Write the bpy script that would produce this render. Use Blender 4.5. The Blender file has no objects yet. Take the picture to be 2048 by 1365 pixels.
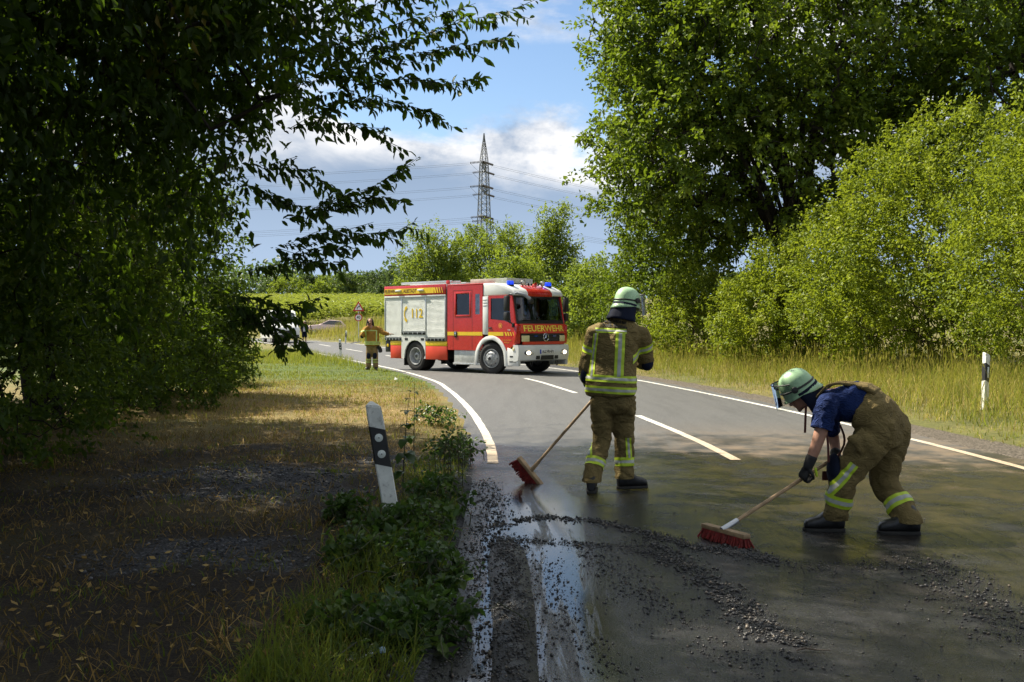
import bpy, bmesh, math, random
import numpy as np
from mathutils import Vector, Matrix, noise as mnoise
R = math.radians
SC = bpy.context.scene
COL = SC.collection
# ------------------------------------------------------------------ camera, sky, sun, exposure
F, CX, HY, CH = 1991.0, 1024.0, 654.0, 1.52        # focal length in px of the 2048 px wide frame, horizon row, eye height
cam_data = bpy.data.cameras.new('camera')
cam_data.sensor_width = 36.0
cam_data.lens = F / 2048 * 36
cam_data.shift_y = -(682.5 - HY) / 2048
cam_data.clip_start = 0.05
cam_data.clip_end = 6000
cam = bpy.data.objects.new('camera', cam_data)
cam.location = (0, 0, CH)
cam.rotation_euler = (R(90), 0, 0)
COL.objects.link(cam)
SC.camera = cam
SUN_EL = R(50)
SUN_AZ = math.atan2(-0.862, 0.507)
SUN_DIR = Vector((math.sin(SUN_AZ) * math.cos(SUN_EL), math.cos(SUN_AZ) * math.cos(SUN_EL), math.sin(SUN_EL)))
sun_data = bpy.data.lights.new('sun', 'SUN')
sun_data.energy = 5.0
sun_data.angle = R(0.53)
sun_data.color = (1.0, 0.92, 0.76)
sun = bpy.data.objects.new('sun', sun_data)
sun.rotation_euler = (-SUN_DIR).to_track_quat('-Z', 'Y').to_euler()
sun.location = (-20, 10, 30)
COL.objects.link(sun)
SC.view_settings.view_transform = 'Standard'
SC.view_settings.look = 'None'
SC.view_settings.exposure = 1.2
SC.view_settings.gamma = 1.0
SC.render.engine = 'CYCLES'
SC.cycles.use_denoising = True
SC.cycles.max_bounces = 8
SC.cycles.diffuse_bounces = 3
SC.cycles.glossy_bounces = 3
SC.cycles.transmission_bounces = 4
SC.cycles.transparent_max_bounces = 12
SC.cycles.caustics_reflective = False
SC.cycles.caustics_refractive = False

class NT:
    """small node-tree helper"""
    def __init__(self, tree):
        self.t = tree; self.n = tree.nodes; self.l = tree.links
    def node(self, kind, **kw):
        n = self.n.new(kind)
        for k, v in kw.items():
            if k == 'ins':
                for a, b in v.items():
                    self.put(n, a, b)
            else:
                setattr(n, k, v)
        return n
    def put(self, n, key, v):
        s = n.inputs[key]
        if isinstance(v, bpy.types.NodeSocket):
            self.l.new(v, s)
        else:
            s.default_value = v
    def math(self, op, a, b=0.0, c=None, clamp=False):
        n = self.n.new('ShaderNodeMath'); n.operation = op; n.use_clamp = clamp
        self.put(n, 0, a); self.put(n, 1, b)
        if c is not None: self.put(n, 2, c)
        return n.outputs[0]
    def smooth(self, v, a, b):
        n = self.n.new('ShaderNodeMapRange'); n.interpolation_type = 'SMOOTHSTEP'
        self.put(n, 0, v); self.put(n, 1, a); self.put(n, 2, b); self.put(n, 3, 0.0); self.put(n, 4, 1.0)
        return n.outputs[0]
    def mix(self, f, a, b, mode='MIX'):
        n = self.n.new('ShaderNodeMix'); n.data_type = 'RGBA'; n.blend_type = mode
        self.put(n, 0, f)
        for k, v in ((6, a), (7, b)):
            if isinstance(v, (tuple, list)) and len(v) == 3: v = (*v, 1)
            self.put(n, k, v)
        return n.outputs[2]
    def noise(self, vec, scale, detail=4, rough=0.55, dist=0.0):
        n = self.n.new('ShaderNodeTexNoise')
        if vec is not None: self.l.new(vec, n.inputs['Vector'])
        n.inputs['Scale'].default_value = scale; n.inputs['Detail'].default_value = detail
        n.inputs['Roughness'].default_value = rough; n.inputs['Distortion'].default_value = dist
        return n.outputs[0]
    def ramp(self, f, stops):
        n = self.n.new('ShaderNodeValToRGB'); self.l.new(f, n.inputs[0])
        e = n.color_ramp.elements
        while len(e) < len(stops): e.new(0.5)
        for i, (p, c) in enumerate(stops):
            e[i].position = p; e[i].color = (*c, 1) if len(c) == 3 else c
        return n.outputs[0]
    def mapping(self, vec, scale=(1, 1, 1), loc=(0, 0, 0), rot=(0, 0, 0)):
        n = self.n.new('ShaderNodeMapping'); self.l.new(vec, n.inputs[0])
        n.inputs['Scale'].default_value = scale; n.inputs['Location'].default_value = loc; n.inputs['Rotation'].default_value = rot
        return n.outputs[0]

def build_world():
    w = bpy.data.worlds.new('World'); SC.world = w; w.use_nodes = True
    N = NT(w.node_tree); N.n.clear()
    out = N.node('ShaderNodeOutputWorld')
    sky = N.node('ShaderNodeTexSky', sky_type='NISHITA')
    sky.sun_disc = False; sky.sun_elevation = SUN_EL; sky.sun_rotation = SUN_AZ
    sky.altitude = 120; sky.air_density = 1.0; sky.dust_density = 0.1; sky.ozone_density = 2.0
    tc = N.node('ShaderNodeTexCoord')
    d = tc.outputs['Generated']
    sep = N.node('ShaderNodeSeparateXYZ'); N.l.new(d, sep.inputs[0])
    z = sep.outputs[2]
    stretched = N.mapping(d, (1, 1, 2.3), (2.2, 0.4, 0.15))
    n1 = N.noise(stretched, 4.2, 8, 0.60, 0.35)
    n2 = N.noise(N.mapping(d, (1, 1, 2.0), (5.3, 1.7, 0.6)), 3.0, 8, 0.58, 0.3)
    n3 = N.noise(N.mapping(d, (1, 1, 1.6), (1.3, 4.1, 2.6)), 9.0, 6, 0.6)
    # low bank of cloud with sunlit tops, a blue gap above it, broken cloud higher up
    h1 = N.math('ADD', z, N.math('MULTIPLY', N.math('SUBTRACT', n1, 0.5), 0.22))
    bank = N.smooth(h1, 0.222, 0.196)
    top_white = N.math('MULTIPLY', N.smooth(h1, 0.12, 0.20), N.smooth(n3, 0.32, 0.60))
    h2 = N.math('ADD', z, N.math('MULTIPLY', N.math('SUBTRACT', n2, 0.5), 0.34))
    high = N.math('MULTIPLY', N.smooth(h2, 0.262, 0.315), N.smooth(n1, 0.34, 0.50))
    high_white = N.smooth(N.math('ADD', n3, N.math('MULTIPLY', N.math('SUBTRACT', n1, 0.5), -1.2)), 0.36, 0.60)
    grey = N.mix(N.smooth(z, 0.02, 0.2), (0.215, 0.28, 0.375), (0.14, 0.187, 0.262))
    c1 = N.mix(top_white, grey, (0.52, 0.51, 0.50))
    c2 = N.mix(high_white, (0.19, 0.225, 0.275), (0.50, 0.49, 0.48))
    blue = N.mix(1.0, sky.outputs[0], (0.070, 0.070, 0.070), 'MULTIPLY')
    col = N.mix(bank, blue, c1)
    col = N.mix(high, col, c2)
    bg = N.node('ShaderNodeBackground'); N.l.new(col, bg.inputs[0]); bg.inputs[1].default_value = 1.0
    N.l.new(bg.outputs[0], out.inputs[0])
build_world()

# ------------------------------------------------------------------ helpers
def P(px, py, Y):
    "world point seen at photo pixel (px, py) at depth Y"
    return Vector(((px - CX) / F * Y, Y, CH - (py - HY) / F * Y))
def G(px, py, z=0.0):
    "world point on the level z seen at photo pixel"
    Y = F * (CH - z) / (py - HY)
    return Vector(((px - CX) / F * Y, Y, z))

def link(name, data, parent=None):
    o = bpy.data.objects.new(name, data); COL.objects.link(o)
    if parent is not None: o.parent = parent
    return o
def tag(o, label=None, cat=None, group=None, kind=None):
    if label: o['label'] = label
    if cat: o['category'] = cat
    if group: o['group'] = group
    if kind: o['kind'] = kind
    return o
def thing(name, label, cat, loc=(0, 0, 0), rz=0.0, group=None):
    o = link(name, None); o.location = loc; o.rotation_euler = (0, 0, rz)
    o.empty_display_size = 0.2
    return tag(o, label, cat, group)

def np_mesh(name, V, faces, smooth=False, attrs=None):
    """V (n,3); faces list of int arrays (m,k)"""
    me = bpy.data.meshes.new(name)
    V = np.asarray(V, dtype=np.float32)
    me.vertices.add(len(V)); me.vertices.foreach_set('co', V.ravel())
    faces = [np.asarray(f, dtype=np.int32) for f in faces if len(f)]
    nl = sum(f.size for f in faces); nf = sum(len(f) for f in faces)
    me.loops.add(nl); me.polygons.add(nf)
    me.loops.foreach_set('vertex_index', np.concatenate([f.ravel() for f in faces]))
    starts, off = [], 0
    for f in faces:
        k = f.shape[1]; starts.append(off + np.arange(len(f), dtype=np.int32) * k); off += f.size
    me.polygons.foreach_set('loop_start', np.concatenate(starts).astype(np.int32))
    if smooth: me.polygons.foreach_set('use_smooth', np.ones(nf, dtype=bool))
    for an, av in (attrs or {}).items():
        a = me.attributes.new(an, 'FLOAT', 'POINT'); a.data.foreach_set('value', np.asarray(av, dtype=np.float32))
    me.update(calc_edges=True)
    return me

class MB:
    "collects shapes into one mesh"
    def __init__(self):
        self.v = []; self.f = []
    def add(self, vs, fs):
        b = len(self.v); self.v += [tuple(p) for p in vs]; self.f += [tuple(i + b for i in f) for f in fs]; return self
    def box(self, x0, x1, y0, y1, z0, z1):
        vs = [(x, y, z) for z in (z0, z1) for y in (y0, y1) for x in (x0, x1)]
        return self.add(vs, [(0, 2, 3, 1), (4, 5, 7, 6), (0, 1, 5, 4), (2, 6, 7, 3), (0, 4, 6, 2), (1, 3, 7, 5)])
    def obox(self, c, ax, ay, az):
        c = Vector(c); ax = Vector(ax); ay = Vector(ay); az = Vector(az)
        vs = [c + ax * i + ay * j + az * k for k in (-1, 1) for j in (-1, 1) for i in (-1, 1)]
        return self.add(vs, [(0, 2, 3, 1), (4, 5, 7, 6), (0, 1, 5, 4), (2, 6, 7, 3), (0, 4, 6, 2), (1, 3, 7, 5)])
    def prism(self, poly, a0, a1, axis='y'):
        "extrude a polygon; axis y: poly in (x,z); axis x: poly in (y,z); axis z: poly in (x,y)"
        n = len(poly)
        def mk(p, a):
            return {'y': (p[0], a, p[1]), 'x': (a, p[0], p[1]), 'z': (p[0], p[1], a)}[axis]
        vs = [mk(p, a0) for p in poly] + [mk(p, a1) for p in poly]
        fs = [tuple(range(n)), tuple(range(2 * n - 1, n - 1, -1))] + [(i, n + i, n + (i + 1) % n, (i + 1) % n) for i in range(n)]
        return self.add(vs, fs)
    def cyl(self, p0, p1, r0, r1=None, n=12, cap=True):
        r1 = r0 if r1 is None else r1
        p0 = Vector(p0); p1 = Vector(p1); d = (p1 - p0).normalized()
        u = d.orthogonal().normalized(); w = d.cross(u)
        vs = []
        for p, r in ((p0, r0), (p1, r1)):
            for i in range(n):
                a = 2 * math.pi * i / n; vs.append(p + (u * math.cos(a) + w * math.sin(a)) * r)
        fs = [(i, (i + 1) % n, n + (i + 1) % n, n + i) for i in range(n)]
        if cap: fs += [tuple(range(n - 1, -1, -1)), tuple(range(n, 2 * n))]
        return self.add(vs, fs)
    def tube(self, path, rad, n=8, cap=True):
        path = [Vector(p) for p in path]; m = len(path)
        rad = [rad] * m if isinstance(rad, (int, float)) else rad
        vs = []; u = None
        for i, p in enumerate(path):
            d = (path[min(i + 1, m - 1)] - path[max(i - 1, 0)]).normalized()
            if u is None: u = d.orthogonal().normalized()
            u = (u - d * u.dot(d)).normalized(); w = d.cross(u)
            for k in range(n):
                a = 2 * math.pi * k / n; vs.append(p + (u * math.cos(a) + w * math.sin(a)) * rad[i])
        fs = [(i * n + k, i * n + (k + 1) % n, (i + 1) * n + (k + 1) % n, (i + 1) * n + k) for i in range(m - 1) for k in range(n)]
        if cap: fs += [tuple(range(n - 1, -1, -1)), tuple(range((m - 1) * n, m * n))]
        return self.add(vs, fs)
    def lathe(self, c, axis, prof, n=24, cap=True):
        "prof: (distance along axis, radius)"
        c = Vector(c); d = Vector(axis).normalized(); u = d.orthogonal().normalized(); w = d.cross(u)
        vs = [c + d * t + (u * math.cos(2 * math.pi * k / n) + w * math.sin(2 * math.pi * k / n)) * r for t, r in prof for k in range(n)]
        m = len(prof)
        fs = [(i * n + k, i * n + (k + 1) % n, (i + 1) * n + (k + 1) % n, (i + 1) * n + k) for i in range(m - 1) for k in range(n)]
        if cap: fs += [tuple(range(n - 1, -1, -1)), tuple(range((m - 1) * n, m * n))]
        return self.add(vs, fs)
    def loft(self, rings, n=20, cap=True, e=2.3):
        "rings: (centre, half-width vector, half-depth vector)"
        vs = []
        for c, a, b in rings:
            c = Vector(c); a = Vector(a); b = Vector(b)
            for k in range(n):
                t = 2 * math.pi * k / n; ct, st = math.cos(t), math.sin(t)
                vs.append(c + a * (math.copysign(abs(ct) ** (2 / e), ct)) + b * (math.copysign(abs(st) ** (2 / e), st)))
        m = len(rings)
        fs = [(i * n + k, i * n + (k + 1) % n, (i + 1) * n + (k + 1) % n, (i + 1) * n + k) for i in range(m - 1) for k in range(n)]
        if cap: fs += [tuple(range(n - 1, -1, -1)), tuple(range((m - 1) * n, m * n))]
        return self.add(vs, fs)
    def ball(self, c, r, n=14, m=9):
        c = Vector(c); r = Vector((r, r, r)) if isinstance(r, (int, float)) else Vector(r)
        vs = [c + Vector((0, 0, -r.z))]
        for i in range(1, m):
            ph = -math.pi / 2 + math.pi * i / m
            for k in range(n):
                t = 2 * math.pi * k / n
                vs.append(c + Vector((r.x * math.cos(ph) * math.cos(t), r.y * math.cos(ph) * math.sin(t), r.z * math.sin(ph))))
        vs.append(c + Vector((0, 0, r.z)))
        fs = [(0, 1 + (k + 1) % n, 1 + k) for k in range(n)]
        fs += [(1 + i * n + k, 1 + i * n + (k + 1) % n, 1 + (i + 1) * n + (k + 1) % n, 1 + (i + 1) * n + k) for i in range(m - 2) for k in range(n)]
        b = 1 + (m - 2) * n
        fs += [(b + k, b + (k + 1) % n, len(vs) - 1) for k in range(n)]
        return self.add(vs, fs)
    def limb(self, path, rad, n=14, sub=4):
        "rounded tapering tube through path points"
        pts, rr = smooth_path(path, rad, sub)
        d0 = (pts[0] - pts[1]).normalized(); d1 = (pts[-1] - pts[-2]).normalized()
        pre = [(pts[0] + d0 * rr[0] * math.sin(a), rr[0] * math.cos(a)) for a in (1.45, 1.0, 0.5)]
        post = [(pts[-1] + d1 * rr[-1] * math.sin(a), rr[-1] * math.cos(a)) for a in (0.5, 1.0, 1.45)]
        al = pre + list(zip(pts, rr)) + post
        return self.tube([a[0] for a in al], [a[1] for a in al], n)
    def mesh(self, name, bevel=0.0, seg=2, smooth=False, angle=35):
        me = bpy.data.meshes.new(name); me.from_pydata(self.v, [], self.f)
        bm = bmesh.new(); bm.from_mesh(me)
        bmesh.ops.recalc_face_normals(bm, faces=bm.faces)
        if bevel > 0:
            es = [e for e in bm.edges if len(e.link_faces) == 2 and e.calc_face_angle(0) > R(angle)]
            bmesh.ops.bevel(bm, geom=es, offset=bevel, segments=seg, affect='EDGES', profile=0.5, clamp_overlap=True)
        if smooth or bevel > 0:
            for f in bm.faces: f.smooth = True
            for e in bm.edges:
                if len(e.link_faces) == 2 and e.calc_face_angle(0) > R(38): e.smooth = False
        bm.to_mesh(me); bm.free()
        return me
    def build(self, name, mat, parent=None, bevel=0.0, seg=2, smooth=False, angle=35):
        me = self.mesh(name, bevel, seg, smooth, angle)
        if mat: me.materials.append(mat)
        return link(name, me, parent)

def smooth_path(path, rad, sub=4):
    path = [Vector(p) for p in path]; m = len(path)
    rad = [rad] * m if isinstance(rad, (int, float)) else list(rad)
    pts, rr = [], []
    for i in range(m - 1):
        p0 = path[max(i - 1, 0)]; p1 = path[i]; p2 = path[i + 1]; p3 = path[min(i + 2, m - 1)]
        for k in range(sub):
            t = k / sub
            pts.append(0.5 * ((2 * p1) + (p2 - p0) * t + (2 * p0 - 5 * p1 + 4 * p2 - p3) * t * t + (3 * p1 - p0 - 3 * p2 + p3) * t ** 3))
            rr.append(rad[i] * (1 - t) + rad[i + 1] * t)
    pts.append(path[-1]); rr.append(rad[-1])
    return pts, rr

# ------------------------------------------------------------------ materials
MATS = {}
def mat(name, col, rough=0.5, metal=0.0, spec=0.5, var=0.12, vscale=6.0, bump=0.0, bscale=60.0, coat=0.0, emit=None, estr=0.0, dirt=0.0, sheen=0.0):
    if name in MATS: return MATS[name]
    m = bpy.data.materials.new(name); m.use_nodes = True
    N = NT(m.node_tree); b = N.n['Principled BSDF']
    tc = N.node('ShaderNodeTexCoord').outputs['Object']
    nz = N.noise(tc, vscale, 5, 0.6)
    dark = tuple(c * (1 - var * 1.6) for c in col); lite = tuple(min(1, c * (1 + var)) for c in col)
    c = N.mix(N.smooth(nz, 0.3, 0.7), dark, lite)
    if dirt > 0:
        dz = N.noise(tc, vscale * 2.3, 7, 0.7)
        c = N.mix(N.math('MULTIPLY', N.smooth(dz, 0.52, 0.75), dirt), c, (0.06, 0.048, 0.034))
    N.put(b, 'Base Color', c)
    rz = N.noise(tc, vscale * 3, 4, 0.6)
    N.put(b, 'Roughness', N.math('ADD', N.math('MULTIPLY', N.math('SUBTRACT', rz, 0.5), 0.22), rough, clamp=True))
    b.inputs['Metallic'].default_value = metal
    b.inputs['Specular IOR Level'].default_value = spec
    if coat: b.inputs['Coat Weight'].default_value = coat; b.inputs['Coat Roughness'].default_value = 0.06
    if sheen: b.inputs['Sheen Weight'].default_value = sheen
    if emit:
        b.inputs['Emission Color'].default_value = (*emit, 1); b.inputs['Emission Strength'].default_value = estr
    if bump > 0:
        bn = N.node('ShaderNodeBump'); bn.inputs['Strength'].default_value = bump; bn.inputs['Distance'].default_value = 0.01
        N.l.new(N.noise(tc, bscale, 4, 0.6), bn.inputs['Height']); N.l.new(bn.outputs[0], b.inputs['Normal'])
    MATS[name] = m
    return m

def cloth_mat(name, col, var=.2, crease=.8):
    "woven cloth with soft creases in relief"
    m = bpy.data.materials.new(name); m.use_nodes = True
    N = NT(m.node_tree); b = N.n['Principled BSDF']; tc = N.node('ShaderNodeTexCoord').outputs['Object']
    n = N.noise(tc, 5, 6, .65); c = N.mix(N.smooth(n, .3, .7), tuple(q * (1 - var * 1.5) for q in col), tuple(q * (1 + var) for q in col))
    c = N.mix(N.math('MULTIPLY', N.smooth(N.noise(tc, 13, 7, .7), .58, .80), .14), c, (0.03, 0.024, 0.016))
    N.l.new(c, b.inputs['Base Color']); b.inputs['Roughness'].default_value = .85; b.inputs['Specular IOR Level'].default_value = .18
    w1 = N.noise(N.mapping(tc, (1, 1, 1.7), (0, 0, 0), (.3, .5, 0)), 13, 3, .5, 1.6); rg = N.math('SUBTRACT', 1.0, N.math('MULTIPLY', N.math('ABSOLUTE', N.math('SUBTRACT', w1, .5)), 5.0), clamp=True)
    hgt = N.math('ADD', N.math('MULTIPLY', rg, -1.0), N.math('ADD', N.math('MULTIPLY', N.noise(tc, 30, 4, .6), .5), N.math('MULTIPLY', N.noise(tc, 300, 2, .5), .08)))
    bn = N.node('ShaderNodeBump'); bn.inputs['Strength'].default_value = crease; bn.inputs['Distance'].default_value = .012
    N.l.new(hgt, bn.inputs['Height']); N.l.new(bn.outputs[0], b.inputs['Normal']); MATS[name] = m
    return m
def glass_mat(name, tint=(0.55, 0.62, 0.62), refl=0.12, rough=0.02):
    if name in MATS: return MATS[name]
    m = bpy.data.materials.new(name); m.use_nodes = True
    N = NT(m.node_tree); N.n.clear()
    out = N.node('ShaderNodeOutputMaterial')
    tr = N.node('ShaderNodeBsdfTransparent'); tr.inputs[0].default_value = (*tint, 1)
    gl = N.node('ShaderNodeBsdfGlossy'); gl.inputs['Roughness'].default_value = rough; gl.inputs[0].default_value = (0.95, 0.97, 1, 1)
    fr = N.node('ShaderNodeFresnel'); fr.inputs[0].default_value = 1.5
    tc = N.node('ShaderNodeTexCoord').outputs['Object']
    f = N.math('ADD', N.math('MULTIPLY', fr.outputs[0], 1.2), N.math('MULTIPLY', N.noise(tc, 5, 4), refl), clamp=True)
    mx = N.node('ShaderNodeMixShader'); N.l.new(f, mx.inputs[0]); N.l.new(tr.outputs[0], mx.inputs[1]); N.l.new(gl.outputs[0], mx.inputs[2])
    N.l.new(mx.outputs[0], out.inputs[0])
    MATS[name] = m
    return m

def leaf_mat(name, stops, trans=(0.25, 0.42, 0.04), tw=0.42, rough=0.42, spec=0.35):
    "stops: colour ramp over the per-leaf tint"
    m = bpy.data.materials.new(name); m.use_nodes = True
    N = NT(m.node_tree); b = N.n['Principled BSDF']; out = N.n['Material Output']
    at = N.node('ShaderNodeAttribute', attribute_name='tint').outputs['Fac']
    c = N.ramp(at, stops)
    N.l.new(c, b.inputs['Base Color'])
    b.inputs['Roughness'].default_value = rough; b.inputs['Specular IOR Level'].default_value = spec
    tl = N.node('ShaderNodeBsdfTranslucent')
    N.l.new(N.mix(0.65, c, trans), tl.inputs[0])
    mx = N.node('ShaderNodeMixShader'); mx.inputs[0].default_value = tw
    N.l.new(b.outputs[0], mx.inputs[1]); N.l.new(tl.outputs[0], mx.inputs[2]); N.l.new(mx.outputs[0], out.inputs[0])
    return m
def bark_mat(name, col):
    return mat(name, col, 0.85, var=0.35, vscale=9, bump=0.8, bscale=35, spec=0.2)
# ------------------------------------------------------------------ terrain and road
rng = np.random.default_rng(7)
CENTRE = [(2.75, -8), (2.74, -3), (2.73, 2), (2.71, 7), (2.62, 12.3), (2.3, 16.5), (1.88, 20.3), (1.3, 24.6), (0.5, 29.2), (-1.7, 37.4),
          (-5.2, 47.5), (-10.4, 62), (-15.1, 75), (-20.2, 84), (-31, 98), (-62, 128), (-100, 160)]
def catmull(pts, step=0.5):
    pts = np.array(pts, float); out = []
    for i in range(len(pts) - 1):
        p0 = pts[max(i - 1, 0)]; p1 = pts[i]; p2 = pts[i + 1]; p3 = pts[min(i + 2, len(pts) - 1)]
        n = max(2, int(np.linalg.norm(p2 - p1) / step)); t = (np.arange(n) / n)[:, None]
        out.append(0.5 * (2 * p1 + (p2 - p0) * t + (2 * p0 - 5 * p1 + 4 * p2 - p3) * t ** 2 + (3 * p1 - p0 - 3 * p2 + p3) * t ** 3))
    out.append(pts[-1:]); return np.vstack(out)
CL = catmull(CENTRE)
CT = np.gradient(CL, axis=0); CT /= np.linalg.norm(CT, axis=1)[:, None]
CN = np.stack([CT[:, 1], -CT[:, 0]], 1)           # to the right of travel away from the camera
CS = np.concatenate([[0], np.cumsum(np.linalg.norm(np.diff(CL, axis=0), axis=1))])
def smoothstep(x, a, b):
    t = np.clip((x - a) / (b - a), 0, 1); return t * t * (3 - 2 * t)
def base_z(X, Y):
    t = np.clip(Y - 38, 0, 260); g = np.clip(Y - 92, 0, 230)
    return 0.010 * t * t / (t + 12) + 0.035 * g * g / (g + 25)
def road_off(X, Y):
    "signed distance from the centre line, right positive"
    X = np.asarray(X, float).ravel(); Y = np.asarray(Y, float).ravel()
    out = np.empty(len(X))
    for s in range(0, len(X), 20000):
        dx = X[s:s + 20000, None] - CL[None, :, 0]; dy = Y[s:s + 20000, None] - CL[None, :, 1]
        k = np.argmin(dx * dx + dy * dy, 1); i = np.arange(len(k))
        sg = np.sign(dx[i, k] * CN[k, 0] + dy[i, k] * CN[k, 1])
        out[s:s + 20000] = np.sqrt(dx[i, k] ** 2 + dy[i, k] ** 2) * np.where(sg == 0, 1, sg)
    return out
_w = [(np.array(a), f, p) for a, f, p in [((1, .3), 1.0, .3), ((-.4, 1), 1.3, 1.7), ((.8, -.7), 2.1, 4.2), ((.2, .9), 3.3, 2.9), ((-.9, .5), 4.7, .8), ((.6, .75), 7.1, 5.1)]]
def wob(X, Y, s=1.0):
    "cheap smooth noise about -1..1"
    o = 0
    for a, f, p in _w:
        o = o + np.sin((a[0] * X + a[1] * Y) * f * s + p + 1.3 * np.sin((a[1] * X - a[0] * Y) * f * s * .6 + p * 2)) / (1 + f * .35)
    return o / 2.6
def ground_z(X, Y, off=None):
    X = np.asarray(X, float); Y = np.asarray(Y, float)
    sh = X.shape
    if off is None: off = road_off(X, Y).reshape(sh)
    el = -off - 3.15; er = off - 3.25
    z = base_z(X, Y)
    z = z - 0.07 * (1 - smoothstep(np.maximum(el, er), -0.25, 0.0))
    z = z + smoothstep(el, 0, 1.5) * (0.05 + 0.05 * wob(X, Y, .9)) + 0.10 * smoothstep(el, 3, 8)
    z = z + smoothstep(er, 0.3, 1.6) * (0.06 + 0.04 * wob(X, Y, 1.1)) + 0.35 * smoothstep(er, 1.2, 6)
    z = z + 0.8 * smoothstep(er, 3.5, 9) * smoothstep(Y, 52, 76)
    z = z + 0.012 * wob(X * 3, Y * 3, 1.7) * smoothstep(np.maximum(el, er), 0.0, .4)
    return z
def gz(x, y):
    return float(ground_z(np.array([x]), np.array([y]))[0])

def ground_material():
    m = bpy.data.materials.new('earth_and_turf'); m.use_nodes = True
    N = NT(m.node_tree); b = N.n['Principled BSDF']
    tc = N.node('ShaderNodeTexCoord').outputs['Object']
    def at(n): return N.node('ShaderNodeAttribute', attribute_name=n).outputs['Fac']
    n1 = N.noise(tc, 1.1, 8, 0.65); n2 = N.noise(tc, 14, 6, 0.7); n3 = N.noise(tc, 70, 4, 0.7)
    straw = N.mix(N.smooth(n2, .3, .7), (0.115, 0.075, 0.026), (0.32, 0.22, 0.085))
    straw = N.mix(N.smooth(n3, .45, .7), straw, (0.34, 0.26, 0.13))
    green = N.mix(N.smooth(n2, .3, .7), (0.045, 0.075, 0.016), (0.10, 0.14, 0.03))
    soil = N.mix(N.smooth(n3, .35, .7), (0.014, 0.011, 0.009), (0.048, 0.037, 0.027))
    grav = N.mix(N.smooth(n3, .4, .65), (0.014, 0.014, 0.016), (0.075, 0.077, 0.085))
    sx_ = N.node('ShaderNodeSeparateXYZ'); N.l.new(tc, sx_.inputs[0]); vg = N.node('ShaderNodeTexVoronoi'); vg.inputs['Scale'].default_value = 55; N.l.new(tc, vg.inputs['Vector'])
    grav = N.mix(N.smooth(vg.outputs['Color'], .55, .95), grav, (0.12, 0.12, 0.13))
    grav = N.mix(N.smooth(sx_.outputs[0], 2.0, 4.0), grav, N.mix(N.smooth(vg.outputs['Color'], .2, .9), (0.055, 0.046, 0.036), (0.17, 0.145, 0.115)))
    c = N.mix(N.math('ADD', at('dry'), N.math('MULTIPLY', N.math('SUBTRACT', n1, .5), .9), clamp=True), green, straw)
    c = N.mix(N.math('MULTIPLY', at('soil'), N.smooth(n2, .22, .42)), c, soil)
    c = N.mix(N.smooth(N.math('ADD', at('gravel'), N.math('MULTIPLY', N.math('SUBTRACT', n2, .5), .6)), .4, .6), c, grav)
    N.l.new(c, b.inputs['Base Color']); b.inputs['Roughness'].default_value = 0.9; b.inputs['Specular IOR Level'].default_value = 0.25
    bn = N.node('ShaderNodeBump'); bn.inputs['Strength'].default_value = 0.9; bn.inputs['Distance'].default_value = 0.03
    N.l.new(N.math('ADD', n2, N.math('MULTIPLY', n3, .6)), bn.inputs['Height']); N.l.new(bn.outputs[0], b.inputs['Normal'])
    return m
def gravel_field(X, Y, off):
    "bare gravel on the verge: two patches by the leaning post, the track edge and the right shoulder"
    g = np.exp(-(((X + 2.6) / 1.5) ** 2 + ((Y - 9.4) / 1.3) ** 2)) * 1.1
    g = np.maximum(g, 1.1 * np.exp(-(((X + 1.35) / .9) ** 2 + ((Y - 11.2) / .8) ** 2)))
    g = np.maximum(g, .85 * np.exp(-(((X + 1.9) / 1.5) ** 2 + ((Y - 6.4) / .7) ** 2)))
    g = g * (.75 + .45 * wob(X * 2.6, Y * 2.6, 1.0) + .25 * wob(X * 7, Y * 7, 1.0))
    er = off - 3.25
    g = np.maximum(g, (1 - smoothstep(er, .35, .75)) * (er > -.2))
    el = -off - 3.1
    g = np.maximum(g, (1 - smoothstep(el, .05, .3)) * (el > -.3) * (Y < 14))
    return g
def axis_lines(a, b, step, lo, hi, k=1.16):
    mid = list(np.arange(a, b + step / 2, step)); s = step; up = []; x = mid[-1]
    while x < hi: s *= k; x += s; up.append(x)
    s = step; dn = []; x = mid[0]
    while x > lo: s *= k; x -= s; dn.append(x)
    return np.array(dn[::-1] + mid + up)
xs = axis_lines(-8, 10, 0.20, -2600, 2600); ys = axis_lines(1, 34, 0.20, -400, 3200)
GX, GY = np.meshgrid(xs, ys)
off = road_off(GX, GY).reshape(GX.shape)
GZ = ground_z(GX, GY, off)
nx, ny = len(xs), len(ys)
idx = np.arange(nx * ny).reshape(ny, nx)
Q = np.stack([idx[:-1, :-1].ravel(), idx[:-1, 1:].ravel(), idx[1:, 1:].ravel(), idx[1:, :-1].ravel()], 1)
lf = (off < 0)
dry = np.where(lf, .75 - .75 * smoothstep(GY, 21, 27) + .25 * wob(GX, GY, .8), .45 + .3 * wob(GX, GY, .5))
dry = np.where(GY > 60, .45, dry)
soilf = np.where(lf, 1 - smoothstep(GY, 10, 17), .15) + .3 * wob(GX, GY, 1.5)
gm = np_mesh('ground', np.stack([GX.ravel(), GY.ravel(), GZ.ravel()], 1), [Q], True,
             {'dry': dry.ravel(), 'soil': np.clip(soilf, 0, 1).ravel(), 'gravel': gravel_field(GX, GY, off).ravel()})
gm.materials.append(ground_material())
tag(link('ground', gm), kind='structure')

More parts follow.
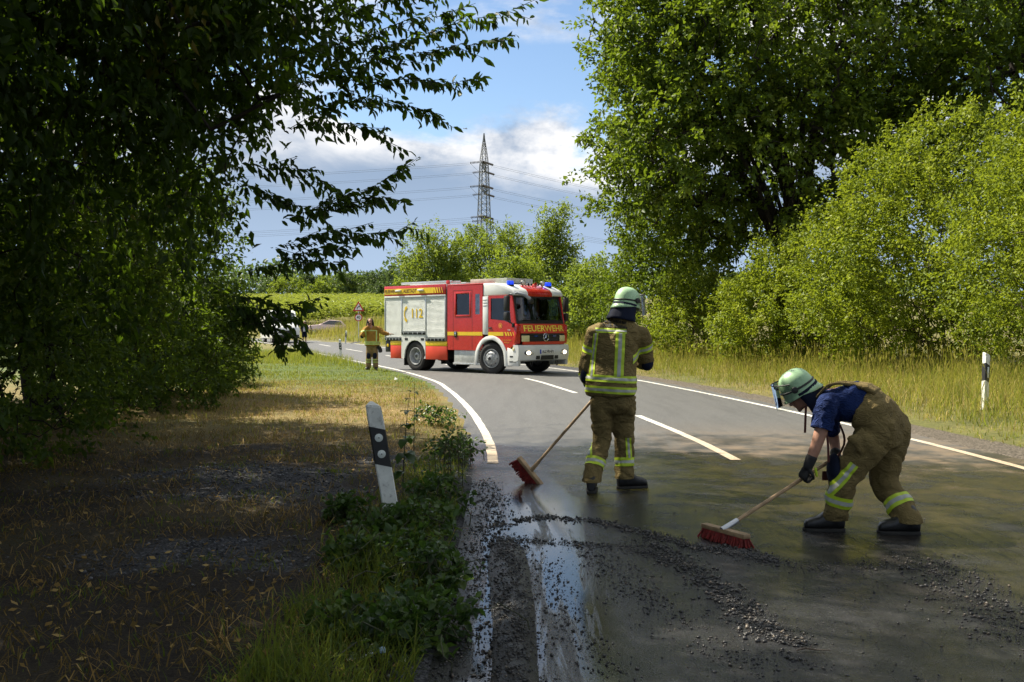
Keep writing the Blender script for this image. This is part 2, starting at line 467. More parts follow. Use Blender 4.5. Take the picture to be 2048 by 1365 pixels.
def strip(name, s0, s1, o0, o1, dz, material, step=0.35, cross=1, parent=None, jag=0.0, zf=None):
    "a sheet that follows the road between two offsets from its centre line"
    ss = np.arange(s0, s1 + step * .5, step); ss = np.clip(ss, 0, CS[-1] - .01)
    cx = np.interp(ss, CS, CL[:, 0]); cy = np.interp(ss, CS, CL[:, 1])
    nx_ = np.interp(ss, CS, CN[:, 0]); ny_ = np.interp(ss, CS, CN[:, 1])
    V = []; t = np.linspace(0, 1, cross + 1)
    for k, tt in enumerate(t):
        o = o0 + (o1 - o0) * tt
        if jag and k == 0: o = o + jag * wob(cx * 2.5, cy * 2.5, 1.6)
        if jag and k == cross: o = o + jag * wob(cx * 2.5 + 9, cy * 2.5, 1.6)
        X = cx + nx_ * o; Y = cy + ny_ * o
        Z = base_z(cx, cy) + dz - 0.004 * np.abs(np.ones_like(ss) * o) 
        if zf is not None: Z = Z + zf(X, Y)
        V.append(np.stack([X, Y, Z], 1))
    n = len(ss); V = np.concatenate(V); i = np.arange(n - 1)
    Q = np.concatenate([np.stack([k * n + i, (k + 1) * n + i, (k + 1) * n + i + 1, k * n + i + 1], 1) for k in range(cross)])
    me = np_mesh(name, V, [Q], True); me.materials.append(material)
    return link(name, me, parent)

def road_material():
    m = bpy.data.materials.new('asphalt'); m.use_nodes = True
    N = NT(m.node_tree); b = N.n['Principled BSDF']
    tc = N.node('ShaderNodeTexCoord').outputs['Object']
    sp = N.node('ShaderNodeSeparateXYZ'); N.l.new(tc, sp.inputs[0]); X, Y = sp.outputs[0], sp.outputs[1]
    big = N.noise(tc, 0.35, 5, 0.6); mid = N.noise(tc, 2.2, 6, 0.65); fine = N.noise(tc, 95, 3, 0.7)
    along = N.noise(N.mapping(tc, (2.6, 0.22, 1)), 1.6, 6, 0.65, 0.6)
    vor = N.node('ShaderNodeTexVoronoi'); vor.inputs['Scale'].default_value = 85; N.l.new(tc, vor.inputs['Vector'])
    asp = N.mix(N.smooth(fine, .3, .72), (0.045, 0.046, 0.048), (0.115, 0.115, 0.113))
    asp = N.mix(N.smooth(vor.outputs['Color'], .7, .95), asp, (0.19, 0.187, 0.18))
    asp = N.mix(N.math('MULTIPLY', N.smooth(along, .42, .66), .35), asp, (0.042, 0.042, 0.043))
    # wet, washed area in front; dried mud film towards the right lane
    wet = N.smooth(N.math('ADD', N.math('ADD', Y, N.math('MULTIPLY', X, .25)), N.math('ADD', N.math('MULTIPLY', N.math('SUBTRACT', mid, .5), 7.0), N.math('MULTIPLY', N.math('SUBTRACT', big, .5), 9.0))), 15.2, 11.2)
    wet = N.math('MULTIPLY', wet, N.smooth(N.math('ADD', X, N.math('MULTIPLY', N.math('SUBTRACT', big, .5), 5.0)), 9.5, 5.5))
    mud = N.smooth(N.math('ADD', Y, N.math('MULTIPLY', N.math('SUBTRACT', mid, .5), 6.0)), 16.8, 12.2)
    mud = N.math('MULTIPLY', mud, N.smooth(N.math('ADD', X, N.math('MULTIPLY', N.math('SUBTRACT', along, .5), 4.0)), 0.9, 2.9))
    mud = N.math('MULTIPLY', mud, N.math('ADD', 0.12, N.math('MULTIPLY', N.smooth(mid, .38, .66), .7)))
    mud = N.math('MULTIPLY', mud, N.smooth(N.math('ADD', Y, N.math('MULTIPLY', N.math('SUBTRACT', along, .5), 5.0)), 3.6, 8.2))
    mud = N.math('MULTIPLY', mud, N.math('SUBTRACT', 1.0, N.math('MULTIPLY', wet, .25)))
    silt = N.math('MULTIPLY', N.smooth(N.noise(N.mapping(tc, (5.0, 0.5, 1), (3, 7, 0), (0, 0, -.25)), 1.7, 7, 0.7, 1.2), .50, .62), N.smooth(Y, 9.5, 7.0))
    c = N.mix(mud, asp, N.mix(fine, (0.125, 0.085, 0.048), (0.225, 0.16, 0.095)))
    c = N.mix(N.math('MULTIPLY', wet, .92), c, N.mix(1.0, c, (0.18, 0.18, 0.19), 'MULTIPLY'))  # wet asphalt, its colour darkened further to deepen the foreground shade
    edge = N.math('MULTIPLY', N.smooth(N.math('ADD', X, N.math('MULTIPLY', N.math('SUBTRACT', mid, .5), .9)), .30, -.12), N.smooth(Y, 12.5, 10.0))
    silt = N.math('MAXIMUM', silt, N.math('MULTIPLY', edge, .9))
    c = N.mix(N.math('MULTIPLY', silt, .85), c, (0.012, 0.011, 0.010))
    # standing water in streaks along the left track
    pud = N.smooth(along, .40, .50)
    pud = N.math('MULTIPLY', pud, N.smooth(N.math('ABSOLUTE', N.math('SUBTRACT', X, 0.22)), .60, .16))
    pud = N.math('MULTIPLY', pud, N.smooth(Y, 11.5, 8.5))
    pud2 = N.math('MULTIPLY', N.smooth(N.math('ABSOLUTE', N.math('ADD', X, N.math('ADD', .13, N.math('MULTIPLY', N.math('SUBTRACT', mid, .5), .22)))), .105, .05), N.math('MULTIPLY', N.smooth(fine, .72, .5), N.smooth(Y, 9.6, 8.0)))
    pud = N.math('MAXIMUM', pud, N.math('MULTIPLY', pud2, N.smooth(along, .36, .46)))
    film = N.math('MULTIPLY', wet, N.smooth(mid, .24, .60))
    N.l.new(c, b.inputs['Base Color'])
    ro = N.math('SUBTRACT', 0.62, N.math('MULTIPLY', film, .38))
    ro = N.math('SUBTRACT', ro, N.math('MULTIPLY', wet, .16)); ro = N.math('ADD', ro, N.math('MULTIPLY', silt, .12))
    ro = N.math('MULTIPLY', ro, N.math('SUBTRACT', 1.0, N.math('MULTIPLY', pud, .86)))
    N.l.new(ro, b.inputs['Roughness']); b.inputs['Specular IOR Level'].default_value = 0.5
    bn = N.node('ShaderNodeBump'); bn.inputs['Distance'].default_value = 0.006
    N.l.new(N.math('SUBTRACT', .85, N.math('MULTIPLY', pud, .8)), bn.inputs['Strength'])
    N.l.new(N.math('ADD', fine, N.math('MULTIPLY', mid, .8)), bn.inputs['Height']); N.l.new(bn.outputs[0], b.inputs['Normal'])
    return m
ROAD_M = road_material()
S0 = 0.5; S1 = CS[-1] - 1
road = strip('road', S0, S1, -3.22, 3.3, 0.0, ROAD_M, .4, 16, jag=.06)
tag(road, kind='structure')
def paint_material():
    m = bpy.data.materials.new('worn_road_paint'); m.use_nodes = True
    N = NT(m.node_tree); b = N.n['Principled BSDF']
    tc = N.node('ShaderNodeTexCoord').outputs['Object']
    sp = N.node('ShaderNodeSeparateXYZ'); N.l.new(tc, sp.inputs[0])
    f = N.noise(tc, 60, 5, .7); g = N.noise(tc, 3, 6, .7)
    c = N.mix(N.smooth(g, .3, .7), (0.47, 0.46, 0.42), (0.64, 0.63, 0.59))
    muddy = N.smooth(N.math('ADD', sp.outputs[1], N.math('MULTIPLY', g, 4.0)), 19, 13)
    c = N.mix(N.math('MULTIPLY', muddy, .75), c, (0.40, 0.28, 0.15))
    wornf = N.math('MULTIPLY', N.smooth(f, .5, .66), N.math('ADD', .42, N.math('MULTIPLY', muddy, .55)))
    c = N.mix(wornf, c, (0.08, 0.075, 0.07))
    N.l.new(c, b.inputs['Base Color']); b.inputs['Roughness'].default_value = .65
    return m
PAINT = paint_material()
s_at = lambda Y: float(np.interp(Y, CL[:, 1], CS))
edge_l = strip('edge_line', s_at(11.2), S1, -2.93, -2.81, 0.005, PAINT, .3, 1, road, .008)
edge_r = strip('edge_line', S0, S1, 2.81, 2.93, 0.005, PAINT, .3, 1, road, .008)
dash = [(s_at(11.35), s_at(16.9)), (s_at(22.8), s_at(29.3))]
s = s_at(29.3)
while s < S1 - 20:
    s += 6.2; dash.append((s, s + 5)); s += 5
for a, b_ in dash:
    strip('centre_dash', a, b_, -.06 - .1, .06 - .1, 0.005, PAINT, .3, 1, road, .006)

# ------------------------------------------------------------------ scattered stones and grass (uncountable stuff)
def scatter_mesh(pos, size, kind='stone', seed=1, attrs=True):
    r = np.random.default_rng(seed); n = len(pos)
    base = np.array([(1, 0, 0), (-1, 0, 0), (0, 1, 0), (0, -1, 0), (0, 0, 1), (0, 0, -.8)], float)
    fs = np.array([(0, 2, 4), (2, 1, 4), (1, 3, 4), (3, 0, 4), (2, 0, 5), (1, 2, 5), (3, 1, 5), (0, 3, 5)])
    V = base[None] * (1 + .45 * r.standard_normal((n, 6, 1)).clip(-1.2, 1.2)) + .18 * r.standard_normal((n, 6, 3))
    V *= (size[:, None, None] * np.stack([np.ones(n), r.uniform(.6, 1, n), r.uniform(.45, .8, n)], 1)[:, None, :])
    a = r.uniform(0, 6.28, n); ca, sa = np.cos(a)[:, None], np.sin(a)[:, None]
    V = np.stack([V[:, :, 0] * ca - V[:, :, 1] * sa, V[:, :, 0] * sa + V[:, :, 1] * ca, V[:, :, 2]], 2) + pos[:, None, :]
    Fi = (fs[None] + (np.arange(n) * 6)[:, None, None]).reshape(-1, 3)
    return np_mesh('stones', V.reshape(-1, 3), [Fi], False, {'tint': np.repeat(r.uniform(0, 1, n), 6)})
def tint_mat(name, stops, rough=.7, spec=.4, trans=0.0):
    m = bpy.data.materials.new(name); m.use_nodes = True
    N = NT(m.node_tree); b = N.n['Principled BSDF']
    c = N.ramp(N.node('ShaderNodeAttribute', attribute_name='tint').outputs['Fac'], stops)
    N.l.new(c, b.inputs['Base Color']); b.inputs['Roughness'].default_value = rough; b.inputs['Specular IOR Level'].default_value = spec
    return m
STONE = tint_mat('wet_dark_grit', [(0, (0.010, 0.010, 0.012)), (.7, (0.030, 0.029, 0.030)), (.93, (0.065, 0.055, 0.045)), (1, (0.16, 0.13, 0.10))], .38, .5)
STONE2 = tint_mat('slate_gravel', [(0, (0.012, 0.012, 0.015)), (.6, (0.040, 0.041, 0.048)), (1, (0.15, 0.15, 0.165))], .5, .5)

def along_px(poly, n, spread, r):
    "points scattered round a polyline given in photo pixels on the road"
    g = np.array([tuple(G(*p))[:2] for p in poly]); seg = np.linalg.norm(np.diff(g, axis=0), axis=1)
    c = np.concatenate([[0], np.cumsum(seg)]); t = r.uniform(0, c[-1], n)
    X = np.interp(t, c, g[:, 0]); Y = np.interp(t, c, g[:, 1])
    return np.stack([X + r.standard_normal(n) * spread, Y + r.standard_normal(n) * spread * 1.3], 1)
r = np.random.default_rng(3)
pts, szs = [], []
def swath(poly, n, spread, s0, s1):
    p = along_px(poly, n, spread, r); keep = wob(p[:, 0] * 3, p[:, 1] * 3, 1.3) > -.7
    p = p[keep]; pts.append(p); szs.append(s0 + (s1 - s0) * r.uniform(0, 1, len(p)) ** 4.5)
swath([(985, 1050), (1080, 1032), (1200, 1042), (1330, 1075), (1410, 1100), (1500, 1105)], 2600, .045, .003, .017)
swath([(1000, 1075), (1140, 1085), (1260, 1095), (1380, 1130)], 1500, .05, .003, .013)
swath([(1290, 1080), (1400, 1150), (1480, 1215), (1560, 1290)], 2600, .07, .003, .017)
swath([(1440, 1180), (1560, 1260), (1640, 1340)], 900, .06, .003, .014)
swath([(1180, 1100), (1290, 1190), (1420, 1290), (1540, 1350)], 1300, .10, .003, .012)
swath([(1440, 1095), (1540, 1120)], 1500, .05, .004, .018)
swath([(1480, 1120), (1620, 1135), (1900, 1130)], 900, .07, .003, .010)
swath([(1850, 1120), (1920, 1180), (2040, 1280)], 1800, .16, .003, .015)
swath([(1010, 1072), (1020, 1140), (1028, 1230), (1030, 1320), (1030, 1380)], 5600, .075, .002, .012)
swath([(1095, 1120), (1130, 1240), (1230, 1350)], 800, .07, .003, .011)
swath([(960, 960), (985, 1000), (960, 1080), (935, 1200), (920, 1365)], 3200, .10, .003, .016)
swath([(1100, 1000), (1500, 1010), (1900, 1040)], 260, .5, .003, .009)
swath([(1300, 1250), (1700, 1230), (1900, 1300)], 900, .55, .002, .009)
pp = np.vstack(pts); ss_ = np.concatenate(szs)
_ml = np.array([tuple(G(*p))[:2] for p in [(1012, 1075), (1018, 1140), (1028, 1230), (1030, 1320), (1030, 1420)]])
_mt = np.clip((np.interp(-pp[:, 1], -_ml[:, 1], np.arange(5))) / .5, 0, 1); _mc = (pp[:, 0] - np.interp(-pp[:, 1], -_ml[:, 1], _ml[:, 0])) / .12
zz = base_z(pp[:, 0], pp[:, 1]) - .004 * np.abs(pp[:, 0] - 2.7) + ss_ * .3 + np.clip(.030 * (1 - _mc ** 2), 0, 1) * _mt
me = scatter_mesh(np.column_stack([pp, zz]), ss_, seed=5); me.materials.append(STONE)
tag(link('road_grit', me), 'dark wet grit and stones swept into streaks across the road', 'gravel', kind='stuff')
# low mound of washed-out grit along the left track
def mound():
    g = [(1012, 1075), (1018, 1140), (1028, 1230), (1030, 1320), (1030, 1420)]
    L = np.array([tuple(G(*p))[:2] for p in g]); m = 60; t = np.linspace(0, len(g) - 1, m)
    x = np.interp(t, range(len(g)), L[:, 0]); y = np.interp(t, range(len(g)), L[:, 1])
    V, cr = [], np.linspace(-1, 1, 11)
    for c in cr:
        w = .11 + .035 * wob(x, y * .8, 1.2)
        ends = np.clip(np.minimum(t, 8) / .5, 0, 1)
        X = x + c * w; Z = base_z(x, y) - .016 + .034 * (1 - c * c) * ends + .010 * wob(X * 23, y * 17, 1.1) * (1 - c * c)
        V.append(np.stack([X, y, Z], 1))
    V = np.concatenate(V); i = np.arange(m - 1)
    Qm = np.concatenate([np.stack([k * m + i, (k + 1) * m + i, (k + 1) * m + i + 1, k * m + i + 1], 1) for k in range(10)])
    me = np_mesh('grit_bank', V, [Qm], True)
    me.materials.append(mat('wet_silt', (0.022, 0.020, 0.018), .35, var=.4, vscale=30, bump=1.0, bscale=160))
    tag(link('grit_bank', me), 'low bank of black silt washed along the left wheel track', 'silt', kind='stuff')
mound()

def blades(pos, h, w, lean, tint, seed=1):
    "grass blades: a bent quad and a tip each"
    r = np.random.default_rng(seed); n = len(pos)
    a = r.uniform(0, 2 * np.pi, n); side = np.stack([np.cos(a), np.sin(a), 0 * a], 1)
    b = r.uniform(0, 2 * np.pi, n); ld = np.stack([np.cos(b), np.sin(b), 0 * b], 1) * (lean * r.uniform(.2, 1.2, n))[:, None]
    up = np.array([0, 0, 1.0]); h = h[:, None]; w = w[:, None]
    p1 = pos + up * h * .55 + ld * h * .35; p2 = pos + up * h * (1 - .25 * lean[:, None] ** 2) + ld * h
    V = np.stack([pos - side * w, pos + side * w, p1 + side * w * .75, p1 - side * w * .75, p2], 1).reshape(-1, 3)
    k = np.arange(n)[:, None] * 5
    return V, k + np.array([[0, 1, 2, 3]]), k + np.array([[3, 2, 4]]), np.repeat(tint, 5)
def grass_patch(name, label, cat, pos, h, w, lean, tint, material, seed, heads=None):
    V, q, t, tn = blades(pos, h, w, lean, tint, seed)
    me = np_mesh(name, V, [q, t], False, {'tint': tn}); me.materials.append(material)
    return tag(link(name, me), label, cat, kind='stuff')
GRASS = leaf_mat('meadow_grass', [(0, (0.050, 0.085, 0.016)), (.45, (0.14, 0.18, 0.024)), (.68, (0.28, 0.24, 0.055)), (1, (0.46, 0.34, 0.13))], (0.36, 0.40, 0.04), .38, .6, .15)
STRAW = leaf_mat('cut_straw', [(0, (0.035, 0.045, 0.014)), (.35, (0.10, 0.070, 0.022)), (.7, (0.27, 0.17, 0.055)), (1, (0.46, 0.33, 0.13))], (0.34, 0.24, 0.06), .25, .7, .12)

def scatter(n, x0, x1, y0, y1, r, power=1.0):
    u = r.uniform(0, 1, n) ** power
    return r.uniform(x0, x1, n), y0 + (y1 - y0) * u
# right verge: tall, half dry
r = np.random.default_rng(11)
def verge(n, y0, y1, e0, e1, power):
    s = s_at(y0) + (s_at(y1) - s_at(y0)) * r.uniform(0, 1, n) ** power
    o = 3.25 + e0 + (e1 - e0) * r.uniform(0, 1, n) ** .85
    X = np.interp(s, CS, CL[:, 0]) + np.interp(s, CS, CN[:, 0]) * o
    Y = np.interp(s, CS, CL[:, 1]) + np.interp(s, CS, CN[:, 1]) * o
    return X, Y, o - 3.25
X, Y, E = verge(52000, 7, 62, .45, 6.5, 1.5)
keep = (wob(X, Y, 1.4) + E * .7 > .1); X, Y, E = X[keep], Y[keep], E[keep]
hh = (.08 + .40 * smoothstep(E, .6, 2.6)) * r.uniform(.35, 1.45, len(X)) * (1 + .25 * wob(X, Y, 1.0))
grass_patch('verge_grass', 'tall half dry grass on the verge below the sunlit bushes', 'grass', np.stack([X, Y, ground_z(X, Y) - .01], 1), hh,
            r.uniform(.003, .008, len(X)), r.uniform(.2, 1.4, len(X)), np.clip(.62 + .22 * wob(X, Y, .7) + .16 * wob(X * 4, Y * 4, 1.) + .24 * r.standard_normal(len(X)), 0, 1), GRASS, 2)
k = r.choice(len(X), 7000); k = k[E[k] > .8]; n = len(k)
sx, sy = X[k] + r.standard_normal(n) * .1, Y[k] + r.standard_normal(n) * .1; sh = r.uniform(.45, .95, n); sg = ground_z(sx, sy)
ln = r.standard_normal((n, 2)) * .16
A = np.stack([sx, sy, sg], 1); B = np.stack([sx + ln[:, 0] * sh, sy + ln[:, 1] * sh, sg + sh], 1)
d = (B - A) / np.linalg.norm(B - A, axis=1)[:, None]; sd = np.stack([np.ones(n) * .0022, np.zeros(n), np.zeros(n)], 1)
hd_ = r.uniform(.06, .16, n)[:, None]; hw_ = sd * r.uniform(2.5, 5, n)[:, None]
V = np.stack([A - sd, A + sd, B + sd * .5, B - sd * .5, B - d * hd_, B - d * hd_ * .5 + hw_, B + d * .02, B - d * hd_ * .5 - hw_], 1).reshape(-1, 3)
k = np.arange(n)[:, None] * 8
me = np_mesh('seed_stalks', V, [k + np.array([[0, 1, 2, 3]]), k + np.array([[4, 5, 6, 7]])], False, {'tint': np.repeat(np.clip(.8 + .15 * r.standard_normal(n), 0, 1), 8)}); me.materials.append(GRASS)
tag(link('seed_stalks', me), 'straw coloured seed stalks standing in the right verge grass', 'grass', kind='stuff')
# left green corner beyond the shade
X, Y = scatter(62000, -13, -1.0, 13.0, 58, r, 1.45)
o = road_off(X, Y); keep = (o < -3.35) & (o > -9.5) & (r.uniform(0, 1, len(X)) < smoothstep(Y, 14, 27) + .10)
X, Y, o = X[keep], Y[keep], o[keep]
tall = smoothstep(Y, 36, 42)
hh = (.07 + .05 * wob(X, Y, 1.1) + .22 * tall) * r.uniform(.5, 1.5, len(X)); hh = np.maximum(hh, .03)
grass_patch('corner_grass', 'bright green mown grass in the sunlit inside of the bend', 'grass', np.stack([X, Y, ground_z(X, Y) - .01], 1), hh,
            r.uniform(.005, .010, len(X)), r.uniform(.2, .9, len(X)), np.clip(.40 + .10 * tall + .35 * (1 - smoothstep(Y, 22, 30)) + .2 * wob(X, Y, .9) + .14 * r.standard_normal(len(X)), 0, 1), GRASS, 3)
# far verge under the corn
X, Y = scatter(40000, -34, 6, 46, 100, r, .8)
o = road_off(X, Y); keep = (o > 3.6) & (o < 22); X, Y = X[keep], Y[keep]
hh = (.85 + .3 * wob(X, Y, .4)) * r.uniform(.5, 1.4, len(X)) * (.35 + .65 * smoothstep(road_off(X, Y), 3.6, 6.5))
grass_patch('fallow_grass', 'rusty tall grass and weeds between road and maize field', 'grass', np.stack([X, Y, ground_z(X, Y) - .01], 1), hh,
            r.uniform(.012, .024, len(X)), r.uniform(.15, .7, len(X)), np.clip(.66 + .3 * wob(X, Y, .25) + .2 * r.standard_normal(len(X)), 0, 1), GRASS, 4)
# mown straw lying about on the shaded verge
X, Y = scatter(40000, -7.5, -.45, 3.6, 27, r, 1.25)
o = road_off(X, Y); keep = (o < -3.3) & (gravel_field(X, Y, o) + .25 * r.standard_normal(len(X)) < .5) & (wob(X, Y, 1.5) > -.75); X, Y = X[keep], Y[keep]
grass_patch('straw_litter', 'mown straw and short stubble lying on the shaded verge', 'straw', np.stack([X, Y, ground_z(X, Y) + .004], 1), r.uniform(.03, .17, len(X)) * (.7 + .5 * wob(X, Y, 2.)).clip(.3),
            r.uniform(.0016, .0040, len(X)), r.uniform(.7, 3.2, len(X)), np.clip(.54 + .10 * smoothstep(Y, 9, 15) + .3 * wob(X, Y, 1.1) + .22 * r.standard_normal(len(X)), 0, 1), STRAW, 6)
# fallen leaves
X, Y = scatter(2600, -6.5, -.5, 3.7, 14, r, 1.2); o = road_off(X, Y); k = o < -3.2; X, Y = X[k], Y[k]; n = len(X); a = r.uniform(0, 6.28, n); L = r.uniform(.025, .06, n)
d = np.stack([np.cos(a), np.sin(a), r.uniform(-.1, .5, n)], 1); sd = np.stack([-np.sin(a), np.cos(a), r.uniform(-.4, .4, n)], 1); C0 = np.stack([X, Y, ground_z(X, Y) + .012], 1)
V = np.stack([C0, C0 + d * L[:, None] * .5 + sd * L[:, None] * .3, C0 + d * L[:, None], C0 + d * L[:, None] * .5 - sd * L[:, None] * .3], 1).reshape(-1, 3)
me = np_mesh('fallen_leaves', V, [np.arange(n)[:, None] * 4 + np.array([[0, 1, 2, 3]])], False, {'tint': np.repeat(r.uniform(.2, 1, n), 4)}); me.materials.append(STRAW)
tag(link('fallen_leaves', me), 'brown and yellow fallen leaves lying on the shaded verge', 'leaves', kind='stuff')
# green grass fringe beside the asphalt and tufts
nT = 420; tx = -.6 - 5.4 * r.uniform(0, 1, nT) ** 1.6; ty = r.uniform(3.8, 20, nT)
X = np.concatenate([np.repeat(tx, 36) + r.standard_normal(nT * 36) * .10, r.uniform(-1.15, -.33, 9000)])
Y = np.concatenate([np.repeat(ty, 36) + r.standard_normal(nT * 36) * .10, 3.6 + 9 * r.uniform(0, 1, 9000) ** 1.4])
o = road_off(X, Y); keep = (o < -3.15); X, Y, o = X[keep], Y[keep], o[keep]
cl = wob(X * 2.2, Y * 2.2, 1.0); keep = r.uniform(0, 1, len(X)) < .55 + .6 * cl; X, Y, o, cl = X[keep], Y[keep], o[keep], cl[keep]
fr = (1 - smoothstep(-o - 3.25, .25, 1.1)) * (1 - smoothstep(Y, 9, 13))
hh = (.05 + .13 * fr * (.7 + .7 * cl)) * r.uniform(.3, 1.7, len(X)); hh = np.maximum(hh, .02)
grass_patch('fringe_grass', 'dark green grass fringe and tufts along the wet asphalt edge', 'grass', np.stack([X, Y, ground_z(X, Y) - .005], 1), hh,
            r.uniform(.0018, .0045, len(X)), r.uniform(.4, 1.6, len(X)), np.clip(.08 + .24 * r.standard_normal(len(X)), 0, 1), GRASS, 8)
# loose gravel on the verge
X = r.uniform(-6, 0, 42000); Y = r.uniform(4, 13, 42000); o = road_off(X, Y)
keep = (o < -3.2) & (gravel_field(X, Y, o) + .2 * r.standard_normal(42000) > .55); X, Y = X[keep], Y[keep]
sz = .004 + .016 * r.uniform(0, 1, len(X)) ** 2.5
me = scatter_mesh(np.stack([X, Y, ground_z(X, Y) + sz * .3], 1), sz, seed=9); me.materials.append(STONE2)
tag(link('verge_gravel', me), 'slate grey loose gravel patches on the shaded verge', 'gravel', kind='stuff')
# ------------------------------------------------------------------ trees and bushes
def leaf_quads(pos, ax, nr, L, W, tint, hi=False, fold=.25, curl=.15):
    n = len(pos); sd = np.cross(ax, nr); sd /= np.linalg.norm(sd, axis=1)[:, None] + 1e-9
    nr = np.cross(sd, ax); L = L[:, None]; W = W[:, None]
    if not hi:
        V = np.stack([pos, pos + ax * L * .45 + sd * W * .5 + nr * W * fold, pos + ax * L - nr * L * curl, pos + ax * L * .45 - sd * W * .5 + nr * W * fold], 1).reshape(-1, 3)
        k = np.arange(n)[:, None] * 4
        return V, np.concatenate([k + np.array([[0, 1, 2]]), k + np.array([[0, 2, 3]])]), np.repeat(tint, 4)
    V = np.stack([pos, pos + ax * L * .28 + sd * W * .42 + nr * W * fold, pos + ax * L * .28 - sd * W * .42 + nr * W * fold, pos + ax * L * .30,
                  pos + ax * L * .68 + sd * W * .40 + nr * (W * fold - L * curl * .4), pos + ax * L * .68 - sd * W * .40 + nr * (W * fold - L * curl * .4), pos + ax * L * .7 - nr * L * curl * .45,
                  pos + ax * L - nr * L * curl], 1).reshape(-1, 3)
    k = np.arange(n)[:, None] * 8
    T = np.concatenate([k + np.array([f]) for f in ([0, 1, 3], [0, 3, 2], [1, 4, 6], [1, 6, 3], [3, 6, 5], [3, 5, 2], [4, 7, 6], [6, 7, 5])])
    return V, T, np.repeat(tint, 8)
def unit(v): return v / (np.linalg.norm(v, axis=-1, keepdims=True) + 1e-9)
def tubes_np(A, B, ra, rb, sides=4):
    n = len(A); d = unit(B - A); ref = np.where(np.abs(d[:, 2:3]) > .9, np.array([[1., 0, 0]]), np.array([[0, 0, 1.]]))
    u = unit(np.cross(d, ref)); w = np.cross(d, u); rings = []
    for P0, rr in ((A, ra), (B, rb)):
        for k in range(sides):
            t = 2 * np.pi * k / sides; rings.append(P0 + (u * np.cos(t) + w * np.sin(t)) * rr[:, None])
    V = np.stack(rings, 1).reshape(-1, 3); b = np.arange(n)[:, None] * 2 * sides
    Fq = np.concatenate([b + np.array([[k, (k + 1) % sides, sides + (k + 1) % sides, sides + k]]) for k in range(sides)])
    return V, Fq
def lump(d, r, k=5):
    "smooth bumpy function of direction for uneven outlines"
    o = 0
    for _ in range(k):
        a = r.standard_normal(3) * r.uniform(1.5, 4.5); o = o + np.sin(d @ a + r.uniform(0, 6.28))
    return o / k
TRI_COUNT = [0]
